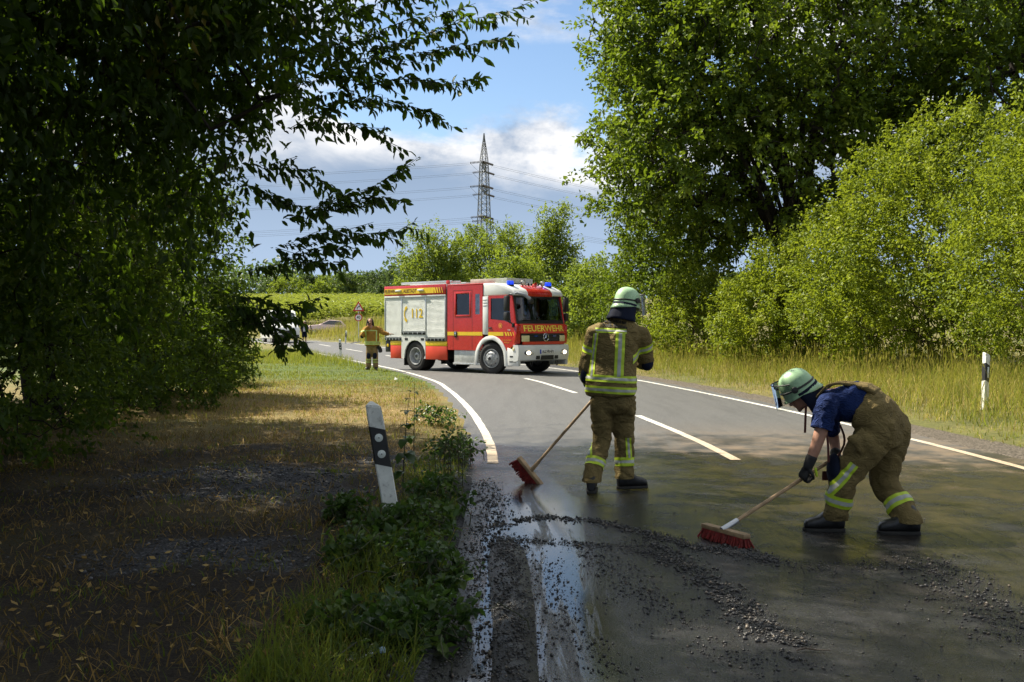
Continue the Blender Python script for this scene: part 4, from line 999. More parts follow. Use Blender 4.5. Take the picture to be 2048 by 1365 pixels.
# chassis
MB().box(-5.2, 1.0, -.42, -.30, .55, .78).box(-5.2, 1.0, .30, .42, .55, .78).box(-5.0, 1.0, -.30, .30, .60, .70).box(-3.05, -2.2, -1.05, 1.05, .42, .75).build('chassis', BLK, T, .01)
for ax_ in (0, -3.75):
    MB().cyl((ax_, -1.0, .5), (ax_, 1.0, .5), .07).ball((ax_, 0, .48), (.2, .16, .17)).build('axle', BLK, T)
def wheel(x, side, front, steer=0.0):
    s = -1 if side < 0 else 1; rr = .50; w = .27
    e = link('wheel', None, T); e.location = (x, s * 1.17, rr); e.rotation_euler = (0, 0, steer)
    def L(prof): return [(-t * s if False else t, r_) for t, r_ in prof]
    ax = (0, s, 0)     # outwards
    depth = w if front else .56
    tp = [(-depth, .30), (-depth, .44), (-depth + .03, .485), (-depth + .06, .5), (-.06, .5), (-.025, .488), (-.003, .45), (0, .40), (-.012, .335), (-.02, .30)]
    MB().lathe((0, 0, 0), ax, tp, 40, False).build('tyre', RUB, e, smooth=True)
    tb = MB()
    for k in range(40):
        a = 2 * math.pi * k / 40; c = Vector((math.cos(a), 0, math.sin(a))); tt = Vector((-math.sin(a), 0, math.cos(a)))
        for off_ in (-.05, -.2): tb.obox(c * .498 + Vector((0, s * off_, 0)), c * .007, tt * .028, Vector((0, s * .035, 0)))
    tag(tb.build('tread', RUB, e), kind='stuff')
    if front:
        rp = [(-.03, .31), (.005, .305), (.005, .285), (-.05, .27), (-.02, .23), (.045, .19), (.06, .14), (.06, .115), (.085, .11), (.10, .085), (.105, .0)]
    else:
        rp = [(-.03, .31), (.0, .305), (0, .285), (-.05, .27), (-.10, .255), (-.16, .22), (-.17, .15), (-.10, .13), (-.06, .12), (-.05, .09), (-.045, 0)]
    MB().lathe((0, 0, 0), ax, rp, 32, False).build('rim', RIM, e, smooth=True)
    nb = MB()
    rb, tb_ = (.165, .055) if front else (.185, -.165)
    for k in range(8 if front else 8):
        a = 2 * math.pi * (k + .5) / 8; c = Vector((math.cos(a) * rb, s * tb_, math.sin(a) * rb)); nb.cyl(c, c + Vector((0, s * .03, 0)), .017, n=6)
    tag(nb.build('wheel_nuts', ALU, e), kind='stuff')
    hb = MB(); rh = .215 if front else .225
    for k in range(8):
        a = 2 * math.pi * k / 8; th = -.005 if front else -.163; c = Vector((math.cos(a) * rh, s * th, math.sin(a) * rh)); hb.cyl(c, c + Vector((0, s * .008, 0)), .024, n=10)
    tag(hb.build('rim_holes', BLK, e), kind='stuff')
    MB().cyl((0, s * (.09 if front else -.06), 0), (0, s * (.112 if front else -.03), 0), .065, .05, 16).build('hub_cap', BLK, e, smooth=True)
for sd in (-1, 1):
    wheel(0, sd, True, R(10)); wheel(-3.75, sd, False)
# ---- equipment body
MB().box(-5.40, -2.16, -1.16, 1.16, 1.03, 2.93).build('body_shell', ALU, T, .02)
for s in (-1, 1):
    a, b = sorted((s * 1.165, s * 1.205))
    MB().box(-5.42, -2.16, a, b, 2.62, 2.97).build('roof_fascia', RED, T, .008)
    MB().box(-5.42, -2.16, a, b - .004 if s > 0 else b, 2.555, 2.615).build('shutter_rail', WHITE, T, .006)
    sp = [(-5.36, -4.49, 1.15), (-4.45, -3.21, 1.36), (-3.17, -2.22, 1.15)]
    for (x0, x1, z0) in sp:
        n = int((2.55 - z0) / .040); V = []; 
        mb = MB(); prof = []
        for k in range(n):
            za = z0 + (2.55 - z0) * k / n; zb = z0 + (2.55 - z0) * (k + 1) / n
            prof += [(s * 1.176, za), (s * 1.184, za + .007), (s * 1.187, (za + zb) / 2), (s * 1.184, zb - .007)]
        prof.append((s * 1.170, 2.55)); poly = prof + [(s * 1.155, 2.55), (s * 1.155, z0)]
        sh = mb.prism(poly, x0, x1, 'x').build('roller_shutter', SHUT, T)
        st = MB().box(x0 - .01, x1 + .01, *sorted((s * 1.165, s * 1.215)), z0 - .11, z0 - .005)
        stp = st.build('step_rail', BLK, T, .012)
        rl = MB().box(x0, x1, *sorted((s * 1.216, s * 1.224)), z0 - .028, z0 - .012)
        for q in range(5):
            xx = x0 + (x1 - x0) * (q + .5) / 5; rl.box(xx - .012, xx + .012, *sorted((s * 1.216, s * 1.226)), z0 - .1, z0 - .03)
        rl.build('rail_trim', ALU, stp)
    fr = MB()
    for xx in (-5.40, -4.47, -3.19, -2.19): MB().box(xx - .018, xx + .018, *sorted((s * 1.166, s * 1.196)), 1.04, 2.552).build('shutter_frame', ALU, T, .004)
    pass
    for (x0, x1) in ((-5.08, -4.475), (-3.185, -2.10)):
        MB().box(x0, x1, *sorted((s * 1.14, s * 1.195)), .40, .865).build('skirt_panel', RED2, T, .01)  # brighter red stands in for road light reflected on the panel
        MB().box(x0, x1, *sorted((s * 1.14, s * 1.197)), .869, 1.02).build('skirt_stripe', YEL, T, .004)
    arch = [(-4.47, .42), (-4.47, 1.24), (-3.19, 1.24), (-3.19, .42), (-3.27, .42)]
    arch += [(-3.75 + .56 * math.cos(t), .5 + .56 * math.sin(t)) for t in [R(5 + 17 * k) for k in range(11)]][::1] + [(-4.33, .42)]
    ap = MB().prism(arch, *sorted((s * 1.15, s * 1.2)), axis='y').build('wheel_arch_panel', WHITE, T)
    MB().box(-4.28, -4.12, *sorted((s * 1.2, s * 1.206)), 1.05, 1.13).build('vent', BLK, ap); MB().box(-3.42, -3.26, *sorted((s * 1.2, s * 1.206)), 1.05, 1.13).build('vent', BLK, ap)
    MB().prism([(-3.75 + q * math.cos(t), .5 + q * math.sin(t)) for q, t in [(.60, R(10 + 16 * k)) for k in range(11)]] + [(-3.75 + .565 * math.cos(R(170 - 16 * k)), .5 + .565 * math.sin(R(170 - 16 * k))) for k in range(11)], *sorted((s * .6, s * 1.15)), axis='y').build('mudguard', BLK, T)
    MB().box(-4.40, -4.37, *sorted((s * .62, s * 1.14)), .16, .6).build('mud_flap', BLK, T)
    tl = MB().box(-5.40, -5.10, *sorted((s * .9, s * 1.17)), .62, 1.02).build('tail_light_housing', BLK, T, .02)
    MB().lathe((-5.25, s * 1.17, .86), (0, s, 0), [(0, .06), (.02, .055), (.025, 0)], 16).build('side_marker', YEL, tl)
    # yellow band with lettering
    bd = MB().box(-5.40, -2.75, *sorted((s * 1.2055, s * 1.209)), 2.68, 2.87)
    bd.build('yellow_band', YEL, T)
    for k in range(4):
        x0 = -2.70 + k * .13; w = .085 - .02 * k; MB().prism([(x0, 2.68), (x0 + w, 2.68), (x0 + w - .06, 2.87), (x0 - .06, 2.87)], *sorted((s * 1.2055, s * 1.209)), axis='y').build('chevron', YEL, T)
    for xx in (-4.60, -3.40): MB().box(xx - .14, xx + .14, *sorted((s * 1.2, s * 1.27)), 2.765, 2.83).build('scene_light', WHITE, T, .012)
    rz_ = (R(90), 0, 0) if s < 0 else (R(90), 0, R(180))
    DKT = mat('dark_red_print', (0.10, 0.02, 0.01), .5)
    text('lettering', 'FEUERWEHR', .17, (-5.05, s * 1.211, 2.775), rz_, DKT, T, .70, .002)
    text('lettering', 'ALBSTADT', .17, (-4.0, s * 1.211, 2.775), rz_, DKT, T, .86, .002)
    text('lettering', '112', .44, (-3.66, s * 1.1905, 1.98), rz_, YEL, T, 1.0, .008)
    # telephone handset symbol
    hs = MB(); pts = []
    c = Vector((-4.20, 0, 1.97))
    for k in range(9):
        t = R(112 + 17 * k); pts.append((c.x + .22 * math.cos(t) + .10, s * 1.191, c.z + .27 * math.sin(t)))
    mb = MB(); n = len(pts)
    for k in range(n - 1):
        a, b = Vector(pts[k]), Vector(pts[k + 1]); d = (b - a).normalized(); nn = Vector((d.z, 0, -d.x)) * (.05 if k in (0, 1, n - 3, n - 2) else .024)
        mb.obox((a + b) / 2, (b - a) * .56, Vector((0, .002, 0)), nn)
    mb.build('handset_symbol', YEL, T)
MB().box(-5.40, -2.18, -1.19, 1.19, 2.935, 2.965).build('body_roof', ALU, T, .01)
MB().box(-5.435, -5.405, -1.1, 1.1, .9, 2.9).build('rear_shutter', SHUT, T, .01)
for s in (-1, 1):
    MB().lathe((-5.36, s * 1.05, 2.72), (-1, 0, 0), [(0, .07), (.14, .065), (.16, 0)], 16).build('rear_beacon', BLUE, T, smooth=True)
# ladder and boxes on the roof
lad = MB()
for yy in (-.95, -.55): lad.box(-4.75, -2.1, yy - .02, yy + .02, 3.02, 3.10)
lad.build('ladder_rail', ALU, T, .005)
lr = MB()
for k in range(10): lr.cyl((-4.6 + k * .27, -.93, 3.06), (-4.6 + k * .27, -.57, 3.06), .015, n=8)
tag(lr.build('ladder_rungs', ALU, T), kind='stuff')
MB().box(-4.8, -2.1, -.3, .8, 2.97, 3.06).build('roof_locker', ALU, T, .02)
MB().box(-2.35, -2.2, -1.0, -.95, 2.97, 3.10).build('ladder_bracket', RED, T, .01)
tr = MB().box(-1.55, .17, -.62, -.59, 2.95, 3.12).box(-1.55, .17, .59, .62, 2.95, 3.12).box(-1.55, -1.52, -.59, .59, 2.95, 3.12).box(.14, .17, -.59, .59, 2.95, 3.12).box(-1.52, .14, -.59, .59, 2.96, 3.10)
tr.build('roof_box', mat('grey_green_lid', (0.36, 0.38, 0.33), .5), T, .006)
# ---- crew cab
def wall_holes(mb, x0, x1, z0, z1, ya, yb, holes):
    xs_ = sorted({x0, x1, *[h[0] for h in holes], *[h[1] for h in holes]}); zs = sorted({z0, z1, *[h[2] for h in holes], *[h[3] for h in holes]})
    for i in range(len(xs_) - 1):
        run = None
        for j in range(len(zs) - 1):
            cx, cz = (xs_[i] + xs_[i + 1]) / 2, (zs[j] + zs[j + 1]) / 2
            inside = any(h[0] < cx < h[1] and h[2] < cz < h[3] for h in holes)
            if not inside:
                if run is None: run = zs[j]
                end = zs[j + 1]
            if (inside or j == len(zs) - 2) and run is not None:
                mb.box(xs_[i], xs_[i + 1], ya, yb, run, end if not inside else zs[j]); run = None
    return mb
for s in (-1, 1):
    ya, yb = sorted((s * 1.13, s * 1.185))
    wall_holes(MB(), -2.08, -.39, .75, 2.90, ya, yb, [(-1.66, -1.00, 1.92, 2.62), (-.73, -.52, 1.93, 2.60)]).build('crew_cab_side', RED, T)
    dr = MB()
    for (x0, x1, z0, z1) in ((-1.80, -1.785, .77, 2.74), (-.885, -.87, .77, 2.74), (-1.785, -.885, 2.725, 2.74)): dr.box(x0, x1, *sorted((s * 1.183, s * 1.1865)), z0, z1)
    dr.build('door_seam', mat('seam_shadow_gap', (0.10, 0.008, 0.006), .6), T)
    cd = MB()
    for (x0, x1, z0, z1) in ((-1.72, -1.66, 1.86, 2.68), (-1.0, -.94, 1.86, 2.68), (-1.66, -1.0, 2.62, 2.68), (-1.66, -1.0, 1.86, 1.92)): cd.box(x0, x1, *sorted((s * 1.184, s * 1.196)), z0, z1)
    cf = cd.build('door_window_frame', RED, T, .006)
    MB().box(-1.66, -1.0, *sorted((s * 1.15, s * 1.16)), 1.92, 2.62).build('pane', GLASS, cf)
    MB().box(-.73, -.52, *sorted((s * 1.172, s * 1.182)), 1.93, 2.60).build('narrow_window', glass_mat('bluish_glass', (.3, .38, .45), .3), T)
    MB().box(-2.075, -.395, *sorted((s * 1.186, s * 1.189)), 1.235, 1.355).build('side_stripe', YEL, T)
    hd = MB().box(-1.74, -1.60, *sorted((s * 1.186, s * 1.205)), 1.17, 1.37).build('door_handle', BLK, T, .015)
    MB().box(-1.70, -1.64, *sorted((s * 1.206, s * 1.215)), 1.22, 1.33).build('grip', CHROME, hd, .004)
    stp = MB().box(-1.78, -.52, *sorted((s * 1.06, s * 1.15)), .33, .745).build('step_box', mat('chequer_plate', (.55, .56, .54), .4, metal=.4, bump=.8, bscale=45), T, .01)
    MB().box(-1.80, -.50, *sorted((s * 1.10, s * 1.19)), .27, .325).build('step_edge', ALU, stp, .006)
MB().box(-2.08, -.39, -1.19, 1.19, 2.90, 2.945).build('crew_cab_roof', RED, T, .02)
MB().box(-2.075, -2.03, -1.12, 1.12, .76, 2.89).build('cab_rear_wall', DARK, T)
MB().box(-2.03, 1.0, -1.12, 1.12, .76, .82).build('cab_floor', DARK, T)
for (xx, yy) in ((-.35, -.55), (-.35, .52), (-1.75, -.6), (-1.75, 0), (-1.75, .6)):
    MB().box(xx - .1, xx + .4, yy - .24, yy + .24, 1.25, 1.40).box(xx - .16, xx - .03, yy - .24, yy + .24, 1.38, 1.98).box(xx - .14, xx - .05, yy - .13, yy + .13, 1.99, 2.20).build('cab_seat', DARK, T, .04)
# ---- front cab
for s in (-1, 1):
    MB().box(-.385, -.135, *sorted((s * 1.10, s * 1.19)), 1.27, 2.51).build('white_pillar', WHITE, T, .02)
    pl = MB()
    for k in range(3): pl.box(-.37, -.15, *sorted((s * 1.19, s * 1.197)), 2.20 + k * .09, 2.25 + k * .09)
    pl.build('air_intake_slats', WHITE, T, .004)
    ya, yb = sorted((s * 1.13, s * 1.18))
    door = MB()
    arc = [(.62 * math.cos(R(a)), .5 + .62 * math.sin(R(a))) for a in (92, 75, 60, 45, 30, 18)]
    door.prism([(-.13, 1.78), (.55, 1.72), (.90, 1.62), (1.10, 1.58), (1.12, .98), (.72, .80)] + [(.66, .72)] + [(.70 * math.cos(R(a)), .5 + .70 * math.sin(R(a))) for a in (30, 45, 60, 75, 90, 100)], ya, yb)
    door.prism([(-.13, 1.78), (-.02, 1.775), (-.02, 2.52), (-.13, 2.52)], ya, yb)
    door.prism([(-.02, 2.44), (.88, 2.44), (.86, 2.52), (-.02, 2.52)], ya, yb)
    door.prism([(.90, 1.62), (1.10, 1.58), (.93, 2.52), (.80, 2.52), (.80, 2.44)], ya, yb)
    dd = door.build('cab_door', RED, T)
    MB().prism([(-.02, 1.775), (.55, 1.72), (.90, 1.62), (.80, 2.44), (-.02, 2.44)], *sorted((s * 1.15, s * 1.158))).build('pane', GLASS, dd)
    MB().box(-.10, .04, *sorted((s * 1.18, s * 1.20)), 1.47, 1.51).build('handle', BLK, dd, .008)
    MB().box(-.125, .56, *sorted((s * 1.181, s * 1.185)), 1.235, 1.355).build('door_stripe', YEL, dd)
    for k in range(4):
        x0 = .60 + k * .12; w = .075 - .016 * k; MB().prism([(x0 + .06, 1.235), (x0 + w + .06, 1.235), (x0 + w, 1.355), (x0, 1.355)], *sorted((s * 1.181, s * 1.185)), axis='y').build('chevron', YEL, dd)
    rz_ = (R(90), 0, 0) if s < 0 else (R(90), 0, R(180))
    ORG = mat('orange_print', (0.75, 0.30, 0.04), .5)
    text('lettering', 'Freiw. Feuerwehr', .075, (.72, s * 1.183, 1.10), rz_, ORG, dd, .75)
    text('lettering', 'Albstadt', .065, (.70, s * 1.183, 1.02), rz_, ORG, dd, 1.1)
    text('lettering', 'LF 10', .07, (.92, s * 1.183, .86), rz_, ORG, dd)
    text('lettering', '1222', .06, (.80, s * 1.183, 1.42), rz_, mat('white_print', (.8, .8, .8), .5), dd, 1.1)
    # round crest on the door
    cr = MB(); cr.lathe((.42, s * 1.180, 1.56), (0, s, 0), [(0, .085), (.004, .085), (.004, .065), (0, .065)], 20, False)
    cr.box(.38, .46, *sorted((s * 1.180, s * 1.184)), 1.52, 1.60); cr.build('crest', ORG, dd)
    MB().lathe((.40, s * 1.180, 1.06), (0, s, 0), [(0, .05), (.004, .05), (.004, 0)], 14).build('badge', ORG, dd)
    # fender
    ou = [(.74 * math.cos(R(a)), .5 + .74 * math.sin(R(a))) for a in range(0, 171, 12)]; inn = [(.60 * math.cos(R(a)), .5 + .60 * math.sin(R(a))) for a in range(168, -1, -12)]
    fe = MB().prism([(.78, .26)] + ou + [(-.76, .26), (-.64, .26)] + inn + [(.62, .26)], *sorted((s * .95, s * 1.205))).build('front_fender', WHITE, T, .012)
    MB().prism([(.70 * math.cos(R(a)), .5 + .70 * math.sin(R(a))) for a in range(0, 181, 15)], *sorted((s * .5, s * .94))).build('wheel_housing', BLK, T)
    sb = MB().prism([(.74, .28), (1.22, .28), (1.24, .72), (.74, .86)], *sorted((s * 1.08, s * 1.20))).build('entry_step', WHITE, T, .015)
    MB().box(.86, 1.14, *sorted((s * 1.2, s * 1.206)), .56, .60).box(.84, 1.14, *sorted((s * 1.2, s * 1.206)), .40, .43).build('step_tread', BLK, sb)
    MB().box(1.0, 1.08, *sorted((s * 1.19, s * 1.23)), .76, .85).build('indicator', AMBER, T, .01)
    # corner deflector
    MB().prism([(1.02, .98), (1.18, .98), (1.20, 1.55), (1.14, 1.62), (1.06, 1.60)], *sorted((s * 1.04, s * 1.215))).build('corner_deflector', RED, T, .03)
    # mirrors
    mi = MB().box(.86, 1.02, *sorted((s * 1.34, s * 1.50)), 2.02, 2.50).build('mirror', BLK, T, .035)
    MB().box(.86, 1.02, *sorted((s * 1.34, s * 1.50)), 1.72, 1.98).build('wide_angle_mirror', BLK, mi, .03)
    MB().tube([(.90, s * 1.17, 2.55), (.95, s * 1.30, 2.54), (.95, s * 1.42, 2.50)], .022).tube([(1.0, s * 1.18, 1.62), (.96, s * 1.32, 1.66), (.95, s * 1.42, 1.74)], .022).build('mirror_arm', BLK, mi)
MB().tube([(.85, -1.15, 2.55), (1.10, -1.10, 2.60), (1.30, -.95, 2.52), (1.36, -.80, 2.40)], [.035, .04, .05, .06], 10).build('ramp_mirror_arm', mat('grey_plastic', (.28, .30, .33), .4), T, smooth=True)
MB().ball((1.37, -.76, 2.33), (.06, .12, .09)).build('ramp_mirror', BLK, T, smooth=True)
MB().box(.98, 1.06, -1.25, -1.17, 1.50, 1.64).build('kerb_mirror', BLK, T, .02)
roofp = [(-.39, 2.52), (-.39, 2.945), (.15, 2.935), (.62, 2.86), (.95, 2.72), (1.05, 2.60), (1.04, 2.52)]
MB().prism(roofp, -1.17, 1.17).build('cab_roof', WHITE, T, .05, 3)
redp = [(.60, 2.80), (.60, 2.872), (.955, 2.738), (1.06, 2.61), (1.052, 2.50), (.98, 2.52)]
MB().prism(redp, -.55, .60).build('roof_front_panel', RED, T, .006)
# windscreen with dark frame, seen into the cab
def ws(y, t):
    "windscreen surface"
    bow = .10 * (1 - (y / 1.1) ** 2)
    return Vector((1.10 - .19 * t + bow, y * (1 - .05 * t), 1.62 + .90 * t))
mb = MB(); n = 12
vs = [ws(-1.06 + 2.12 * i / n, t) for t in (.12, .92) for i in range(n + 1)]
mb.add(vs, [(i, i + 1, n + 2 + i, n + 1 + i) for i in range(n)]); wsg = mb.build('windscreen', GLASS, T, smooth=True)
for (t0, t1, nm) in ((0.0, .12, 'lower'), (.92, 1.0, 'upper')):
    mb = MB(); vs = [ws(-1.12 + 2.24 * i / n, t) for t in (t0, t1) for i in range(n + 1)]
    mb.add(vs, [(i, i + 1, n + 2 + i, n + 1 + i) for i in range(n)]).build('windscreen_border', BLK, wsg)
for s in (-1, 1):
    mb = MB(); vs = [ws(s * yy, t) for yy in (1.06, 1.15) for t in np.linspace(.0, 1, 6)]
    mb.add(vs, [(i, i + 1, 7 + i, 6 + i) for i in range(5)]).build('windscreen_border', BLK, wsg)
MB().tube([ws(-.5, .06) + Vector((.03, 0, 0)), ws(.2, .10) + Vector((.03, 0, 0)), ws(.7, .14) + Vector((.03, 0, 0))], .012, 6).tube([ws(.3, .06) + Vector((.03, 0, 0)), ws(-.3, .12) + Vector((.03, 0, 0)), ws(-.85, .14) + Vector((.03, 0, 0))], .012, 6).build('wiper', BLK, T)
MB().prism([(.60, 1.50), (1.12, 1.50), (1.10, 1.66), (.86, 1.72), (.60, 1.64)], -1.1, 1.1).build('dashboard', DARK, T, .03)
sw = MB(); cc = Vector((.62, .55, 1.80)); up_ = Vector((-.5, 0, .85)).normalized(); sd_ = Vector((0, 1, 0))
sw.tube([cc + (up_.cross(sd_) * math.cos(a) + sd_ * math.sin(a)) * .22 for a in [R(24 * k) for k in range(16)]], .016, 6); sw.cyl(cc, cc + Vector((.1, 0, -.25)), .03)
sw.build('steering_wheel', BLK, T)
# nose
fp = lambda z: 1.135 + .075 * (1.62 - z) / .32 if z > 1.30 else 1.21
def nose(y0, y1, z0, z1, name, m, parent=T, dx=0.0, thick=.05, bow=.10, nn=14, bevel=.0):
    mb = MB(); vs = []
    for i in range(nn + 1):
        y = y0 + (y1 - y0) * i / nn; b = bow * (1 - (y / 1.15) ** 2)
        for (z, back) in ((z0, 0), (z1, 0), (z1, 1), (z0, 1)): vs.append((fp(z) + b + dx - back * thick, y, z))
    fs = [tuple(4 * i + a for a in ()) for i in range(0)]
    for i in range(nn):
        for k in range(4): fs.append((4 * i + k, 4 * i + (k + 1) % 4, 4 * i + 4 + (k + 1) % 4, 4 * i + 4 + k))
    fs += [(3, 2, 1, 0), tuple(4 * nn + k for k in range(4))]
    return mb.add(vs, fs).build(name, m, parent, bevel)
fpn = nose(-1.06, 1.06, 1.315, 1.618, 'front_panel', RED2, T, 0, .05, .10, 16)
GR = nose(-1.04, 1.04, 1.055, 1.31, 'grille', BLK, T, -.02)
for k in range(4):
    z = 1.085 + .06 * k; nose(-.72, .72, z, z + .022, 'grille_bar', mat('grille_plastic', (.035, .035, .038), .35), GR, .006, .03)
for s in (-1, 1):
    nose(s * .36 if s > 0 else -.52, .52 if s > 0 else -.36, 1.20, 1.25, 'blue_flasher', mat('dim_blue_lens', (.02, .05, .20), .25, coat=.5), GR, .012, .03)
    nose(*sorted((s * .73, s * 1.03)), 1.05, 1.245, 'corner_lamp', AMBER, T, .012, .05, .10, 6, .01)
    MB().ball((fp(1.14) + .035, s * .86, 1.15), (.02, .06, .06)).build('corner_lamp_bulb', LENS, T)
em = MB(); ec = Vector((fp(1.2) + .115, 0, 1.19)); er = .125
em.tube([ec + Vector((0, er * math.sin(R(15 * k)), er * math.cos(R(15 * k)))) for k in range(25)], .012, 8)
for a in (0, 120, 240):
    d = Vector((0, math.sin(R(a)), math.cos(R(a)))); w = Vector((0, d.z, -d.y)) * .022
    em.add([ec + w, ec - w, ec + d * er, ec + Vector((.018, 0, 0))], [(0, 2, 3), (1, 3, 2), (0, 3, 1), (0, 1, 2)])
em.build('star_emblem', CHROME, GR, smooth=True)
nose(-.98, .98, .955, 1.05, 'lower_lip', RED2, T, .0)
# curved lettering on the red front panel
tm = text_mesh('FEUERWEHR', .275, 1.24, .0035, .0015)
for v in tm.vertices:
    y, zz, e = v.co.x, v.co.y, v.co.z; z = 1.462 + zz
    v.co = (fp(z) + .10 * (1 - (y / 1.15) ** 2) + .004 + e, y + .02, z)
tm.materials.clear(); tm.materials.append(mat('lemon_film', (0.92, 0.78, 0.08), .45)); link('lettering', tm, T)
# bumper
rings = []
def bump_prof(y):
    b = .14 * (1 - abs(y / 1.22) ** 3.2); return [(1.02, .95), (1.22 + b, .94), (1.25 + b, .86), (1.25 + b, .62), (1.22 + b, .46), (1.12 + b, .42), (1.02, .42)]
mb = MB(); ysb = np.concatenate([np.linspace(-1.215, -1.0, 6), np.linspace(-.8, .8, 9), np.linspace(1.0, 1.215, 6)]); k7 = 7
for y in ysb: mb.v += [(a, float(y), b) for a, b in bump_prof(y)]
mb.f = [(i * k7 + k, i * k7 + (k + 1) % k7, (i + 1) * k7 + (k + 1) % k7, (i + 1) * k7 + k) for i in range(len(ysb) - 1) for k in range(k7)] + [tuple(range(k7 - 1, -1, -1)), tuple(range((len(ysb) - 1) * k7, len(ysb) * k7))]
BU = mb.build('bumper', WHITE, T, smooth=True)
bx_ = lambda y: 1.25 + .14 * (1 - abs(y / 1.22) ** 3.2)
for s in (-1, 1):
    y0 = s * .80; hl = MB().ball((bx_(y0) - .02, y0, .70), (.05, .23, .085), 20, 10).build('headlamp_housing', mat('lamp_bezel', (.08, .085, .09), .3), BU, smooth=True)
    MB().ball((bx_(y0) + .015, y0 + s * .06, .70), (.025, .11, .065), 16, 8).build('headlamp', LAMP_ON, BU, smooth=True)
    MB().ball((bx_(y0) + .012, y0 - s * .11, .70), (.025, .07, .06), 16, 8).build('headlamp_reflector', LENS, BU, smooth=True)
    MB().box(bx_(.45) - .03, bx_(.45) + .008, *sorted((s * .36, s * .52)), .49, .60).build('intake', BLK, BU)
    hk = Vector((1.25, s * .62, .36)); MB().tube([hk + Vector((0, .05 * math.cos(R(a)), .09 * math.sin(R(a)))) for a in range(0, 361, 30)], .014, 6).build('tow_hook', BLK, T)
MB().box(bx_(0) - .03, bx_(0) + .004, -.30, .30, .47, .61).build('intake', BLK, BU)
pt = MB().box(bx_(0) + .004, bx_(0) + .016, -.38, .32, .66, .80).build('number_plate', mat('plate_white', (.78, .78, .76), .4), BU, .004)
MB().box(bx_(0) + .016, bx_(0) + .018, -.378, -.31, .662, .798).build('plate_band', mat('plate_blue', (.01, .05, .45), .4), pt)
text('lettering', 'ALZ·FB 471', .125, (bx_(0) + .018, .01, .728), (R(90), 0, R(90)), mat('plate_black', (.02, .02, .02), .5), pt, .92, .003)
# beacons, spotlights and horns on the roof
for (x, y) in ((.62, -.93), (.62, .88)):
    bc = MB().lathe((x, y, 2.84), (0, 0, 1), [(0, .125), (.035, .125)], 20).build('beacon_base', BLK, T)
    MB().lathe((x, y, 2.876), (0, 0, 1), [(0, .115), (.10, .112), (.125, .10), (.13, 0)], 20).build('beacon_lens', BLUE, bc, smooth=True)
for (x, y) in ((.72, -.42), (.72, .52)):
    sl = MB().lathe((x - .10, y, 2.95), (1, 0, 0), [(0, .03), (.05, .085), (.12, .09)], 16, False).cyl((x - .03, y, 2.95), (x - .03, y, 2.82), .02).build('roof_spotlight', BLK, T, smooth=True)
    MB().lathe((x + .015, y, 2.95), (1, 0, 0), [(0, .084), (.008, .07), (.01, 0)], 16).build('lens', LENS, sl, smooth=True)
for (x, y, r_) in ((.74, -.2, .045), (.74, -.05, .04), (.78, .10, .075), (.74, .28, .04)):
    MB().lathe((x - .2, y, 2.90), (1, 0, 0), [(0, .02), (.12, .022), (.2, r_), (.205, r_ * .8), (.15, .01)], 14, False).box(x - .14, x - .10, y - .015, y + .015, 2.78, 2.89).build('air_horn', RED if r_ > .07 else BLK, T, smooth=True)
# hose couplings and tanks under the body
MB().cyl((-2.0, -.5, .56), (-2.0, .5, .56), .2, n=20).cyl((-2.62, -.95, .5), (-2.62, -1.1, .5), .12, n=16).build('air_tank', BLK, T, smooth=True)
MB().tube([(-1.95, -.95, .5), (-1.95, -1.0, .25), (-1.88, -1.0, .22), (-1.85, -.98, .45)], .012, 6).build('snow_chain', ALU, T)
# ------------------------------------------------------------------ people
def union(mb, voxel, smooth_it=4, name='m'):
    "fuse overlapping closed shapes into one continuous skin"
    me = bpy.data.meshes.new(name); me.from_pydata(mb.v, [], mb.f)
    bm = bmesh.new(); bm.from_mesh(me); bmesh.ops.recalc_face_normals(bm, faces=bm.faces); bm.to_mesh(me); bm.free()
    o = bpy.data.objects.new(name, me); COL.objects.link(o)
    a = o.modifiers.new('r', 'REMESH'); a.mode = 'VOXEL'; a.voxel_size = voxel
    b = o.modifiers.new('s', 'SMOOTH'); b.factor = .5; b.iterations = smooth_it
    dg = bpy.context.evaluated_depsgraph_get(); out = bpy.data.meshes.new_from_object(o.evaluated_get(dg))
    bpy.data.objects.remove(o); bpy.data.meshes.remove(me)
    out.polygons.foreach_set('use_smooth', np.ones(len(out.polygons), dtype=bool))
    return out
def wrinkle(me, amp, freq, seed=0.0, stretch=(1, 1, 2.2), sharp=True):
    "cloth folds: ridged noise pushed along the normals"
    me.update(); n = len(me.vertices); co = np.empty(n * 3); no = np.empty(n * 3)
    me.vertices.foreach_get('co', co); me.vertices.foreach_get('normal', no); co = co.reshape(-1, 3); no = no.reshape(-1, 3)
    d = np.empty(n)
    for i in range(n):
        p = Vector((co[i, 0] * freq * stretch[0] + seed, co[i, 1] * freq * stretch[1], co[i, 2] * freq * stretch[2]))
        a = mnoise.noise(p + mnoise.noise_vector(p * .6) * .8); b = mnoise.noise(p * 2.3)
        cr = max(0.0, 1 - 5 * abs(mnoise.noise(p * .7 + Vector((9.1, 3.3, 5.7))))); d[i] = ((1 - 2 * abs(a)) * .65 + b * .35 - .9 * cr) if sharp else a
    co += no * (d * amp)[:, None]
    me.vertices.foreach_set('co', co.ravel()); me.update()
    return me
def put(me, name, m, parent):
    me.materials.clear(); me.materials.append(m); return link(name, me, parent)
